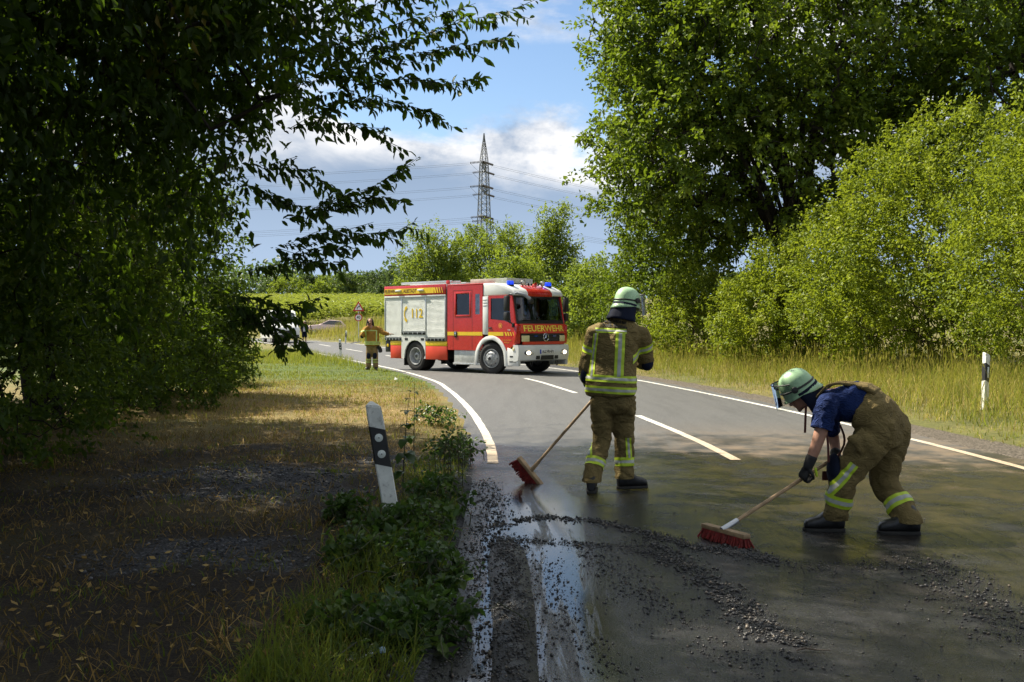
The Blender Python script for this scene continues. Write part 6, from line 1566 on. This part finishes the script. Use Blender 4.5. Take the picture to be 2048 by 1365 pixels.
# ---- far figures
def firefighter_far():
    Y = 34.3; z0 = gz(P(745, 700, Y).x, Y)
    root = thing('person', 'firefighter in golden turnout suit standing at the rear of the fire engine, hand at mouth', 'person', (P(744, 700, Y).x, Y, z0))
    def q(x, y, z): return Vector((x, y, z))
    HM = frame(Vector((.15, -1, 0)), (0, 0, 1)); hd = q(-.06, -.02, 1.66)
    b = MB(); head_shapes(b, hd, HM); b.limb([hd + q(0, 0, -.08), q(-.02, 0, 1.44)], [.055, .065]); b.limb([q(-.02, 0, 1.42), q(0, 0, 1.2), q(0, 0, .95)], [.14, .15, .14]); b.limb([q(-.08, 0, .92), q(-.12, 0, .1)], [.08, .05]); b.limb([q(.1, 0, .92), q(.13, 0, .1)], [.08, .05])
    hand_shapes(b, q(-.10, -.16, 1.54), (.15, .02, .6), (.3, .4, 0), 1, 1.2, 1.05); hand_shapes(b, q(.58, -.02, 1.24), (1, .1, .1), (0, -.3, -1), 1, .3, 1.05)
    b.limb([q(-.2, 0, 1.4), q(-.30, -.12, 1.2), q(-.10, -.16, 1.54)], [.05, .04, .028]); b.limb([q(.18, 0, 1.42), q(.37, -.05, 1.28), q(.58, -.02, 1.24)], [.05, .04, .028])
    body = put(union(b, .013), 'body', SKIN, root); eyes(hd, HM, body)
    hr = MB().loft([(hd + HM @ Vector((-.035, 0, z)), HM @ Vector((.085 - .02 * abs(z) * 8, 0, 0)), HM @ Vector((0, .098 - .02 * abs(z) * 8, 0))) for z in (-.12, -.06, .02, .08, .118)], 14, e=2); hr.limb([hd + q(-.085, -.01, .05), hd + q(-.10, -.02, -.06), hd + q(-.11, -.02, -.20)], [.03, .035, .03]); hr.limb([hd + q(.085, -.01, .05), hd + q(.10, -.01, -.06), hd + q(.11, .0, -.20)], [.03, .035, .03]); put(union(hr, .012, 2), 'hair', HAIR_D, root)
    j = MB(); j.loft([(q(0, 0, .84), q(.25, 0, 0), q(0, .17, 0)), (q(0, 0, 1.0), q(.25, 0, 0), q(0, .17, 0)), (q(0, 0, 1.3), q(.24, 0, 0), q(0, .16, 0)), (q(-.01, 0, 1.44), q(.20, 0, 0), q(0, .13, 0)), (q(-.02, 0, 1.52), q(.09, 0, 0), q(0, .09, 0))], 22, e=2.5)
    j.limb([q(-.16, 0, 1.40), q(-.24, 0, 1.38), q(-.32, -.12, 1.18), q(-.14, -.17, 1.46)], [.1, .1, .085, .065], 14); j.limb([q(.16, 0, 1.42), q(.25, 0, 1.40), q(.38, -.05, 1.29), q(.55, -.02, 1.245)], [.1, .095, .078, .062], 14)
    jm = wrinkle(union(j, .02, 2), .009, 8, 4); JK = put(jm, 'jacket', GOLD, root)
    for z in (.90, .965): tape(jm, q(0, 0, z), (0, 0, 1), .026, [(q(.35, 0, 0), (1, 0, 0))], JK, .006)
    for x in (-.19, .17): tape(jm, q(x, 0, 1.15), (1, 0, 0), .022, [(q(0, 0, 1.36), (0, 0, 1)), (q(0, 0, .99), (0, 0, -1)), (q(0, -.03, 0), (0, 1, 0))], JK, .006)
    tape(jm, q(0, 0, 1.36), (0, 0, 1), .018, [(q(-.18, 0, 0), (-1, 0, 0)), (q(.18, 0, 0), (1, 0, 0)), (q(0, 0, 0), (0, 1, 0))], JK, .006)
    tape(jm, q(-.28, -.06, 1.28), (-.08, -.12, -.2), .03, [(q(-.2, 0, 0), (1, 0, 0))], JK, .006)
    t = MB(); t.loft([(q(0, 0, .96), q(.18, 0, 0), q(0, .13, 0)), (q(0, 0, .8), q(.19, 0, 0), q(0, .14, 0)), (q(0, 0, .74), q(.12, 0, 0), q(0, .10, 0))], 16)
    for s in (-1, 1): t.limb([q(s * .09, 0, .85), q(s * .11, 0, .5), q(s * .125, 0, .12)], [.115, .10, .092], 14)
    tm = wrinkle(union(t, .02, 2), .008, 8, 9); TR = put(tm, 'trousers', mat('tan_turnout_cloth', (.24, .16, .07), .85, var=.2, vscale=5), root)
    for s in (-1, 1):
        for z in (.28, .36): tape(tm, q(0, 0, z), (0, 0, 1), .018, [(q(0, 0, 0), (-s, 0, 0))], TR, .006)
        kp = MB().ball(q(s * .11, -.07, .50), (.075, .05, .13)); put(union(kp, .012, 2), 'knee_pad', NAVY, root)
        bt = MB(); boot_shapes(bt, (s * .125, .03, 0), (s * .25, -1), .012); B = put(union(bt, .012, 2), 'boot', BOOT, root); sole((s * .125, .03, 0), (s * .25, -1), 0, B)
    cf = MB().ball(q(-.32, -.13, 1.17), (.07, .07, .08)); put(union(cf, .012, 2), 'elbow_patch', NAVY, root)
    g = MB(); hand_shapes(g, q(.24, -.06, .84), (.2, 0, -1), (0, -1, 0), 1, .3, 1.3); hand_shapes(g, q(.28, -.04, .80), (.3, 0, -1), (0, -1, 0), 1, .5, 1.25); put(union(g, .009, 2), 'glove', GLOVE, root)
    rd = MB().box(-.11, -.06, -.23, -.19, 1.55, 1.68).build('hand_radio', BLK, root, .008)
firefighter_far()
def bystander():
    Y = 78.0; X = P(609, 686, Y).x; z0 = gz(X, Y)
    root = thing('person', 'bystander in white shirt, dark vest and shorts beside the white van', 'person', (X, Y, z0))
    q = lambda x, y, z: Vector((x, y, z)); HM = frame(Vector((-.2, -1, 0)), (0, 0, 1)); hd = q(0, 0, 1.62)
    b = MB(); head_shapes(b, hd, HM); b.limb([hd + q(0, 0, -.08), q(0, 0, 1.4)], [.055, .065]); b.limb([q(0, 0, 1.4), q(0, 0, .95)], [.13, .14])
    for s in (-1, 1):
        b.limb([q(s * .09, 0, .9), q(s * .10, 0, .48), q(s * .11, 0, .08)], [.085, .06, .045]); b.limb([q(s * .19, 0, 1.38), q(s * .27, .03, 1.12), q(s * .22, -.08, .92)], [.052, .043, .03]); hand_shapes(b, q(s * .22, -.08, .92), (-s * .1, -.2, -1), (-s, 0, 0), 1, .6)
        b.limb([q(s * .11, .05, .04), q(s * .12, -.14, .03)], [.045, .035])
    put(union(b, .02), 'body', SKIN, root); put(union(MB().ball(hd + q(0, .02, .04), (.088, .10, .10)), .014, 1), 'hair', HAIR_G, root)
    s_ = MB().loft([(q(0, 0, .9), q(.19, 0, 0), q(0, .15, 0)), (q(0, 0, 1.2), q(.2, 0, 0), q(0, .15, 0)), (q(0, 0, 1.42), q(.18, 0, 0), q(0, .11, 0)), (q(0, 0, 1.47), q(.08, 0, 0), q(0, .08, 0))], 18)
    for s in (-1, 1): s_.limb([q(s * .16, 0, 1.38), q(s * .25, .02, 1.2)], [.085, .075])
    put(wrinkle(union(s_, .016), .006, 8), 'shirt', mat('white_cotton', (.72, .73, .75), .8), root)
    v = MB()
    for s in (-1, 1): v.loft([(q(s * .14, 0, .88), q(.09, 0, 0), q(0, .165, 0)), (q(s * .15, 0, 1.2), q(.085, 0, 0), q(0, .165, 0)), (q(s * .13, 0, 1.43), q(.07, 0, 0), q(0, .125, 0))], 14); v.limb([q(s * .18, 0, 1.38), q(s * .26, .02, 1.16)], [.092, .08])
    v.loft([(q(0, .06, .88), q(.2, 0, 0), q(0, .11, 0)), (q(0, .06, 1.45), q(.15, 0, 0), q(0, .07, 0))], 14); put(union(v, .016), 'vest', NAVY, root)
    t = MB().loft([(q(0, 0, .98), q(.18, 0, 0), q(0, .14, 0)), (q(0, 0, .78), q(.19, 0, 0), q(0, .14, 0))], 14)
    for s in (-1, 1): t.limb([q(s * .09, 0, .84), q(s * .105, 0, .52)], [.11, .10])
    put(union(t, .016), 'shorts', NAVY, root)
bystander()
# ------------------------------------------------------------------ roadside furniture
POSTW = mat('white_post_plastic', (0.66, 0.67, 0.63), .55, var=.1, vscale=9, dirt=.75)
POSTB = mat('black_post_plastic', (0.012, 0.012, 0.013), .55, var=.2, vscale=12)
REFL = mat('white_reflector', (0.62, 0.66, 0.62), .25, var=.06, vscale=30, coat=.5)
def delineator(label, loc, rz, tilt=(0, 0), rounds=True, h=1.0, sc=1.0, group='delineator posts along the road'):
    root = thing('delineator_post', label, 'post', loc, 0, group)
    root.rotation_euler = (tilt[0], tilt[1], rz)
    sec = [(-.060, -.030), (-.052, -.042), (.052, -.042), (.060, -.030), (.020, .050), (.010, .056), (-.010, .056), (-.020, .050)]
    mb = MB(); zs = [-.15] + list(np.linspace(0, h, 12)); n = len(sec)
    for z in zs: mb.v += [(x, y, z) for x, y in sec]
    mb.f = [(i * n + k, i * n + (k + 1) % n, (i + 1) * n + (k + 1) % n, (i + 1) * n + k) for i in range(len(zs) - 1) for k in range(n)] + [tuple(range(n)), tuple(range((len(zs) - 1) * n, len(zs) * n))]
    me = mb.mesh('post')
    bm = bmesh.new(); bm.from_mesh(me)
    res = bmesh.ops.bisect_plane(bm, geom=bm.verts[:] + bm.edges[:] + bm.faces[:], plane_co=(0, .01, h - .035), plane_no=(.25, -.35, 1), clear_outer=True)
    bmesh.ops.holes_fill(bm, edges=[e for e in bm.edges if e.is_boundary]); bmesh.ops.recalc_face_normals(bm, faces=bm.faces)
    es = [e for e in bm.edges if len(e.link_faces) == 2 and e.calc_face_angle(0) > R(35) and min(v.co.z for v in e.verts) > h - .12]
    bmesh.ops.bevel(bm, geom=es, offset=.010, segments=2, affect='EDGES'); bm.to_mesh(me); bm.free()
    put(me, 'post', POSTW, root)
    bd = band(me, [((0, 0, h - .225), (.42, 0, 1)), ((0, 0, h - .515), (-.42, 0, -1))], .0018, 'black_band', POSTB, root)
    if rounds:
        for z in (h - .30, h - .425):
            rf = MB().lathe((0, -.0438, z), (0, -1, 0), [(0, .031), (.004, .031), (.006, .026), (.007, 0)], 20).build('reflector', REFL, bd, smooth=True)
            MB().lathe((0, -.0508, z), (0, -1, 0), [(0, .005), (.002, .005), (.002, 0)], 8).build('reflector_screw', POSTB, rf)
    else:
        MB().box(-.022, .022, -.049, -.0438, h - .45, h - .27).build('reflector', REFL, bd, .003)
    return root
b0 = G(787, 1052); delineator('near white delineator post leaning left, black band with two round reflectors', (b0.x, b0.y, gz(b0.x, b0.y) - .02), R(14), (R(-2), R(-9.5)), True, .99)
delineator('upright white delineator post in tall grass at the right verge', (7.92, 16.7, gz(7.92, 16.7) - .02), R(35), (R(1), R(2)), False, 1.0)
delineator('small white delineator post on the sunlit corner left of the golden firefighter', (P(682, 700, 46.5).x, 46.5, gz(P(682, 700, 46.5).x, 46.5) - .02), R(10), (0, R(-3)), True, 1.02)
delineator('distant delineator post half sunk in the tall grass across the road', (P(691, 670, 74).x, 74, gz(P(691, 670, 74).x, 74) + .10), 0, (0, R(4)), True, .95)

def signs():
    Y = 80.; X = P(717, 640, Y).x; z0 = gz(X, Y); zt = CH + (HY - 616) / F * Y
    root = thing('road_sign', 'double bend warning triangle above a round speed limit 40 sign on one pole', 'road sign', (X, Y, z0))
    c1 = zt - z0; c2 = c1 - .78
    MB().cyl((0, .05, 0), (0, .05, c1 + .3), .035).build('pole', ALU, root)
    RR = mat('sign_red', (.50, .012, .015), .45); WW = mat('sign_white', (.80, .80, .78), .45); KK = mat('sign_black', (.015, .015, .015), .5)
    def tri(s): return [(-s * .5, -s * .289), (s * .5, -s * .289), (0, s * .577)]
    tp = MB().prism([(x, z + c1) for x, z in tri(.95)], -.006, .006).build('triangle_plate', RR, root)
    MB().prism([(x, z + c1) for x, z in tri(.62)], -.009, -.0062).build('triangle_face', WW, tp)
    MB().prism([(-.13, c1 - .13), (-.07, c1 - .13), (-.07, c1 - .02), (.05, c1 + .07), (.05, c1 + .0), (.12, c1 + .10), (.09, c1 + .2), (.03, c1 + .14), (-.13, c1 + .02)], -.012, -.0092).build('bend_arrow', KK, tp)
    cp = MB().cyl((0, .006, c2), (0, -.006, c2), .31, n=32).build('round_plate', RR, root)
    MB().cyl((0, -.0062, c2), (0, -.009, c2), .235, n=32).build('round_face', WW, cp)
    text('lettering', '40', .36, (0, -.0105, c2), (R(90), 0, 0), KK, cp, .82, .006)
signs()

# ------------------------------------------------------------------ parked van and the car in the field
def van():
    Y = 76.; X = P(568, 688, Y).x; rz = math.atan2(-.87, .38)
    root = thing('delivery_van', 'white delivery van parked on the far road behind the dark branches', 'van', (X, Y, gz(X, Y) + .02), rz)
    prof = [(-4.6, .35), (-4.6, 2.45), (-4.5, 2.55), (-1.2, 2.55), (-.75, 2.45), (.10, 1.55), (.75, 1.30), (.92, 1.05), (.95, .40)]
    MB().prism(prof, -1.02, 1.02).build('body', WHITE, root, .07, 3)
    dk = mat('dark_glass', (.03, .04, .05), .08, coat=.6)
    def on(t, y, off=.012): a = Vector((-.70, 0, 2.40)); b = Vector((.07, 0, 1.60)); nrm = Vector((.8, 0, .77)).normalized(); return a + (b - a) * t + Vector((0, y, 0)) + nrm * off
    MB().add([on(.04, -.86), on(.04, .86), on(.98, .92), on(.98, -.92)], [(0, 1, 2, 3)]).build('windscreen', dk, root)
    for s in (-1, 1):
        MB().prism([(-1.55, 1.55), (-.05, 1.55), (-.75, 2.30), (-1.55, 2.30)], *sorted((s * 1.02, s * 1.032))).build('side_window', dk, root)
        MB().prism([(.50, 1.20), (.80, 1.24), (.93, .98), (.88, .92), (.60, 1.02)], *sorted((s * .70, s * 1.03))).build('headlamp', LENS, root, .02)
        MB().box(-.10, .05, *sorted((s * 1.05, s * 1.25)), 1.55, 1.95).build('mirror', BLK, root, .03)
        for x in (.05, -3.3):
            w = link('wheel', None, root); w.location = (x, s * .98, .35)
            MB().lathe((0, 0, 0), (0, s, 0), [(-.22, .2), (-.22, .33), (-.18, .355), (-.04, .355), (0, .33), (0, .22)], 28, False).build('tyre', RUB, w, smooth=True); MB().lathe((0, 0, 0), (0, s, 0), [(-.03, .23), (-.02, .1), (.0, 0)], 20).build('rim', RIM, w)
    MB().box(.86, .985, -.95, .95, .38, .68).build('bumper', BLK, root, .04); MB().box(.88, .965, -.55, .55, .78, 1.0).build('grille', BLK, root, .02); MB().box(.97, .995, -.26, .26, .62, .73).build('number_plate', mat('plate_white', (.78, .78, .76), .4), root)
van()
def car():
    Y = 95.; X = P(654, 645, Y).x; rz = math.atan2(-.25, -.97)
    root = thing('crashed_car', 'pale pink silver car sunk in the tall grass before the maize', 'car', (X, Y, gz(X, Y) - .28), rz)
    root.rotation_euler = (R(4), R(-3), rz)
    CP = mat('pink_silver_paint', (.66, .50, .48), .3, metal=.25, coat=.5); dk = mat('dark_glass', (.03, .04, .05), .08, coat=.6)
    low = [(-2.0, .35), (-2.02, .85), (-1.7, .95), (.75, .95), (1.75, .80), (2.0, .62), (2.02, .35)]
    MB().prism(low, -.85, .85).build('body', CP, root, .09, 3)
    cab = [(-1.75, .93), (-1.25, 1.40), (-.1, 1.45), (.85, .93)]; mb = MB(); n = 4
    mb.add([(x, -.80 + .16 * (z - .93) / .5, z) for x, z in cab] + [(x, .80 - .16 * (z - .93) / .5, z) for x, z in cab], [(0, 1, 2, 3), (7, 6, 5, 4), (0, 4, 5, 1), (1, 5, 6, 2), (2, 6, 7, 3), (3, 7, 4, 0)]).build('cabin', CP, root, .06, 2)
    MB().add([(.80, -.72, 1.0), (.80, .72, 1.0), (.0, .60, 1.435), (.0, -.60, 1.435)], [(0, 1, 2, 3)]).build('windscreen', mat('milky_glass', (.62, .60, .60), .15, coat=.5), root).location = (.02, 0, .012)
    for s in (-1, 1):
        MB().add([(-1.35, s * .80, 1.0), (.60, s * .80, 1.0), (-.10, s * .67, 1.39), (-1.15, s * .67, 1.36)], [(0, 1, 2, 3)]).build('side_window', dk, root).location = (0, s * .012, 0)
        MB().ball((1.86, s * .62, .70), (.12, .2, .09)).build('headlamp', LENS, root, smooth=True)
        for x in (-1.25, 1.25):
            w = link('wheel', None, root); w.location = (x, s * .80, .30); MB().lathe((0, 0, 0), (0, s, 0), [(-.18, .18), (-.18, .29), (-.03, .3), (0, .28), (0, .19)], 24, False).build('tyre', RUB, w, smooth=True); MB().lathe((0, 0, 0), (0, s, 0), [(-.02, .2), (.0, .08), (.01, 0)], 20).build('rim', RIM, w)
    MB().box(1.9, 2.08, -.8, .8, .38, .56).build('bumper', CP, root, .04)
car()
# ------------------------------------------------------------------ pylon, cables, hut, aeroplane
STEEL = mat('grey_green_steel', (.075, .085, .08), .55, metal=.4, var=.1, vscale=1)
def pylon():
    Y = 280.; X = P(968, 400, Y).x; z0 = gz(X, Y) - .5
    root = thing('pylon', 'tall steel lattice pylon rising behind the light green trees', 'pylon', (X, Y, z0))
    root.rotation_euler = (0, 0, R(24)); H = CH + (HY - 267) / F * Y - z0
    za = CH + (HY - 318) / F * Y - z0
    def hw(z): return 2.1 + (.85 - 2.1) * z / za if z < za else max(.06, .85 * (H - z) / (H - za))
    zs = [0]; 
    while zs[-1] < za - 1.2: zs.append(zs[-1] + max(1.7, hw(zs[-1]) * 1.25))
    zs[-1] = za; zs += list(np.linspace(za, H, 6)[1:])
    cs = [(-1, -1), (1, -1), (1, 1), (-1, 1)]
    for (sx, sy) in cs:
        MB().tube([(sx * hw(z), sy * hw(z), z) for z in zs], [.15 if z < za else .09 for z in zs], 4).build('leg', STEEL, root)
    br_ = MB()
    for a, b in zip(zs[:-1], zs[1:]):
        for k in range(4):
            (x0, y0), (x1, y1) = cs[k], cs[(k + 1) % 4]; A = Vector((x0 * hw(a), y0 * hw(a), a)); B = Vector((x1 * hw(b), y1 * hw(b), b)); C = Vector((x1 * hw(a), y1 * hw(a), a)); D = Vector((x0 * hw(b), y0 * hw(b), b))
            br_.cyl(A, B, .06, n=3, cap=False); br_.cyl(C, D, .06, n=3, cap=False); br_.cyl(D, B, .05, n=3, cap=False)
    o = br_.build('bracing', STEEL, root); tag(o, kind='stuff')
    M = Matrix.Rotation(R(-24), 3, 'Z'); ch = []
    for (py, half) in ((334, 8.6), (380, 8.4), (437, 5.0)):
        z = CH + (HY - py) / F * Y - z0; mb = MB()
        for sg in (-1, 1):
            tip = M @ Vector((0, sg * half, 0)) + Vector((0, 0, z))
            for (sx, sy) in cs: mb.cyl((sx * hw(z), sy * hw(z), z + (0 if sx > 0 else .9)), tip, .10, n=3)
            for q in (.25, .5, .75):
                pts = [Vector((sx * hw(z), sy * hw(z), z + (0 if sx > 0 else .9))) * (1 - q) + tip * q for sx, sy in cs]
                for k in range(4): mb.cyl(pts[k], pts[(k + 1) % 4], .05, n=3, cap=False); mb.cyl(pts[k], pts[(k + 2) % 4], .04, n=3, cap=False)
            ch.append((py, sg, M.inverted() @ Vector((0, 0, 0)) + Vector((0, sg * half, z))))
        mb.build('crossarm', STEEL, root)
    INS = mat('insulator_glaze', (.035, .032, .030), .75, spec=.15); CAB = mat('cable_aluminium', (.16, .17, .18), .5)
    base = Vector((X, Y, z0))
    for (py, sg, tip) in ch:
        lev = {334: 'top', 380: 'middle', 437: 'lowest'}[py]
        for side in (-1, 1):
            d = Vector((-1, -.05, -.10)).normalized() if side < 0 else Vector((.72, .60, -.15)).normalized()
            w0 = base + tip; w1 = w0 + d * 3.6
            loc_ = Matrix.Rotation(R(-24), 3, 'Z')
            mb = MB(); n = 10
            for k in range(n): a_ = loc_ @ (w0 + d * 3.6 * (k + .15) / n - base); b_ = loc_ @ (w0 + d * 3.6 * (k + .75) / n - base); mb.cyl(a_, b_, .34, .24, 6)
            mb.build('insulator', INS, root)
            L = 330.; sl = .085; pts = []
            hd = Vector((d.x, d.y, 0)).normalized()
            for k in range(25):
                t = L * (k / 24) ** 1.6; pts.append(w1 + hd * t + Vector((0, 0, -sl * t + sl * t * t / L)))
            rr = .03
            loop = [w1 + Vector((0, 0, 0)), w0 + hd * 1.5 + Vector((0, 0, -2.4)), w0 + Vector((0, 0, -3.0))]
            c = MB().tube(pts, rr, 4, False).tube([p_ + Vector((0, .1, -.45)) for p_ in pts], rr, 4, False)
            me = c.mesh('power_cable'); 
            for v in me.vertices: v.co -= w1
            me.materials.append(CAB); o = link('power_cable', me); o.location = w1
            tag(o, 'twin power cable at the %s crossarm, %s one running %s from the pylon' % (lev, 'lower' if sg > 0 else 'upper', 'left' if side < 0 else 'right'), 'cable', 'overhead cables of the pylon')
            MB().tube([loc_ @ (p_ - base) for p_ in smooth_path(loop, .04, 4)[0]], .04, 4).build('jumper', CAB, root)
pylon()
def hut():
    Y = 118.; X = P(786, 640, Y).x; z0 = gz(X, Y)
    root = thing('field_hut', 'small hut with brown tiled roof half hidden behind the fire engine', 'hut', (X, Y, z0)); zt = CH + (HY - 604) / F * Y - z0
    MB().box(-1.3, 1.3, -1.3, 1.3, 0, zt - .6).build('wall', mat('hut_timber', (.16, .09, .05), .8, bump=.3), root)
    MB().prism([(-1.75, zt - .62), (-1.75, zt - .52), (0, zt + .08), (1.75, zt - .52), (1.75, zt - .62), (0, zt - .02)], -1.6, 1.6).build('roof', mat('brown_tiles', (.20, .085, .055), .8, var=.25, vscale=4, bump=.5), root)
    MB().box(-.45, .45, -1.34, -1.30, .05, 1.9).build('door', mat('hut_door', (.08, .05, .03), .8), root)
hut()
def plane():
    c = P(931, 258, 2000); root = thing('light_aircraft', 'tiny light aircraft in the sky above the pylon', 'aeroplane', tuple(c), R(15))
    PM = mat('aircraft_paint', (.25, .26, .28), .5)
    MB().limb([(-4.5, 0, .2), (-1, 0, 0), (2.5, 0, 0), (3.8, 0, -.1)], [.25, .65, .75, .4]).build('fuselage', PM, root, smooth=True); MB().obox((.8, 0, .8), (.8, 0, 0), (0, 5.6, 0), (0, 0, .12)).build('wing', PM, root); MB().obox((-4.3, 0, .35), (.4, 0, 0), (0, 1.8, 0), (0, 0, .08)).build('tailplane', PM, root); MB().prism([(-4.9, .3), (-3.8, .3), (-4.6, 1.9), (-5.0, 1.9)], -.08, .08).build('fin', PM, root)
plane()
# ------------------------------------------------------------------ weeds, litter
L_WEED = leaf_mat('weed_leaf', [(0, (0.018, 0.042, 0.010)), (.5, (0.045, 0.090, 0.016)), (1, (0.11, 0.15, 0.03))], (0.16, 0.30, 0.03), .3, .4, .4)
L_DRY = leaf_mat('dry_weed', [(0, (0.018, 0.014, 0.010)), (.6, (0.045, 0.035, 0.022)), (1, (0.07, 0.085, 0.02))], (0.1, 0.1, 0.02), .2, .7, .2)
STEMM = mat('weed_stem', (.045, .05, .02), .7)
def weed(name, label, px, py, h, spec, seed, material, group=None, Yo=0.0):
    "upright weed; spec: (fraction of height, number of leaves, leaf length, width ratio)"
    r = np.random.default_rng(seed); g = G(px, py); g.y += Yo; z = gz(g.x, g.y); root = thing(name, label, 'weed', (g.x, g.y, z), 0, group)
    lean = Vector((r.uniform(-.1, .1), r.uniform(-.05, .05), 1)); path = [Vector((lean.x * h * t * t, lean.y * h * t, h * t)) for t in np.linspace(0, 1, 6)]
    MB().tube(path, [.006, .006, .005, .004, .003, .0015], 5).build('stem', STEMM, root)
    P_, A_, L_, W_ = [], [], [], []
    for (t, n, ln, wr) in spec:
        for k in range(n):
            i = min(4, int(t * 5)); p0 = path[i].lerp(path[i + 1], t * 5 - i); a = r.uniform(0, 6.28); P_.append(p0); A_.append((math.cos(a), math.sin(a), r.uniform(-.35, .35))); L_.append(ln * r.uniform(.7, 1.2)); W_.append(ln * wr * r.uniform(.8, 1.2))
    n = len(P_); V, T_, tn = leaf_quads(np.array([tuple(p) for p in P_]), unit(np.array(A_)), np.tile([0, 0, 1.], (n, 1)), np.array(L_), np.array(W_), np.clip(.4 + .2 * r.standard_normal(n), 0, 1), True, .12, .35)
    me = np_mesh('leaves', V, [T_], False, {'tint': tn}); me.materials.append(material); link('leaves', me, root); return root
weed('tall_weed', 'tall broad leaved weed standing right behind the leaning post', 806, 1000, .95, [(.25, 3, .13, .8), (.42, 3, .14, .8), (.55, 3, .13, .75), (.68, 3, .11, .75), (.80, 3, .09, .6), (.92, 4, .05, .5), (1, 4, .03, .5)], 5, L_WEED)
weed('tall_weed', 'thin weed with drooping tip behind the leaning post, against the bend', 828, 950, .95, [(.4, 2, .12, .8), (.62, 2, .10, .8), (.88, 3, .08, .4), (1, 4, .05, .3)], 6, L_WEED)
for k, (px, py, h) in enumerate([(872, 975, .42), (888, 955, .52), (902, 965, .46), (917, 950, .50), (930, 940, .42), (941, 930, .34), (862, 1000, .40), (895, 1000, .42), (925, 975, .36)]):
    weed('dry_weed', ['dark seed headed weed at the asphalt edge, %s in its clump' % w for w in ('leftmost', 'tallest', 'third from the left', 'second tallest', 'second from the right', 'rightmost and smallest', 'front left', 'front middle', 'front right')][k], px, py, h,
         [(.2, 5, .07, .35), (.35, 6, .06, .35), (.5, 6, .05, .3), (.65, 6, .04, .3), (.78, 7, .03, .5), (.88, 7, .022, .7), (.96, 8, .02, .8)], 30 + k, L_DRY if k % 2 else L_WEED, 'dark weeds along the asphalt edge')
for k, (px, py, rr, hh, lb) in enumerate([(765, 1075, .20, .12, 'nettle clump around the foot of the leaning post'), (845, 1075, .22, .20, 'leafy nettle clump right of the leaning post'), (880, 1035, .22, .30, 'nettle clump between post and wet asphalt'), (725, 1135, .20, .13, 'low nettle clump in front of the leaning post'), (815, 1140, .22, .2, 'low leafy weeds nearest the camera below the post'), (690, 1050, .12, .14, 'small yellow green bramble sprig left of the post'), (905, 925, .25, .26, 'green weed tuft at the start of the white edge line'), (870, 855, .35, .26, 'bright green weed tuft beside the sunlit edge line'), (850, 1190, .22, .2, 'leafy clump at the asphalt edge in front of the post'), (870, 1270, .18, .18, 'weed clump hanging over the wet track edge'), (790, 1300, .17, .14, 'small weed clump above the crushed bottle'), (690, 1270, .16, .11, 'flat weed patch left of the crushed bottle')]):
    g = G(px, py); z = gz(g.x, g.y)
    make_tree('nettle_clump', lb, 'weed', (g.x, g.y, z - .02), [(g.x, g.y, z + hh * .55, rr, rr * .9, hh * .6)], 60, 620, .052, L_WEED, STEMM, 300 + k, trunk_h=hh * .4, trunk_r=.006, shell=.3, gap=-.6, twig=.10, droop=.2, hi=True, limbs=4, stems=4, wood_min=.001, crown_name='leaves', trunk_name='stem', width=.72, group='low weeds around the leaning post', low=z)
def bottle():
    g = G(733, 1330); z = gz(g.x, g.y) + .045
    root = thing('plastic_bottle', 'crushed clear plastic bottle lying in the grass at the bottom edge', 'bottle', (g.x, g.y, z)); root.rotation_euler = (R(35), R(65), R(20))
    PB = glass_mat('clear_plastic', (.75, .82, .88), .5, .08); mb = MB().lathe((0, 0, -.09), (0, 0, 1), [(0, .02), (.004, .030), (.03, .033), (.06, .026), (.09, .034), (.12, .030), (.145, .014), (.165, .013)], 16, False); me = mb.mesh('shell', smooth=True)
    for v in me.vertices: v.co.x *= .55 + .25 * math.sin(v.co.z * 60); v.co.y += .006 * math.sin(v.co.z * 90)
    put(me, 'shell', PB, root); MB().cyl((0, 0, .075), (0, 0, .092), .015, n=14).build('cap', mat('cap_blue', (.35, .5, .7), .4), root)
bottle()
g = G(788, 765); o = MB().add([(0, 0, .02), (.10, .01, .05), (.13, .08, .03), (.05, .10, .07), (.02, .06, .10)], [(0, 1, 4), (1, 2, 3, 4), (0, 4, 3)]).build('paper_scrap', mat('white_paper', (.75, .75, .73), .7)); o.location = (g.x, g.y, gz(g.x, g.y) + .02); tag(o, 'crumpled white paper scrap on the grass near the bend', 'litter')
g = G(1625, 1302); o = MB().tube([(-.075, 0, .006), (-.03, .012, .012), (.02, .002, .008), (.08, -.018, .012)], [.003, .0045, .004, .0022], 6).tube([(-.01, .008, .01), (.01, .035, .022)], [.0025, .0012], 5).build('twig', mat('wet_twig', (.03, .02, .014), .6)); o.location = (g.x, g.y, -.004); tag(o, 'small dark twig lying on the road near the bottom edge', 'twig')
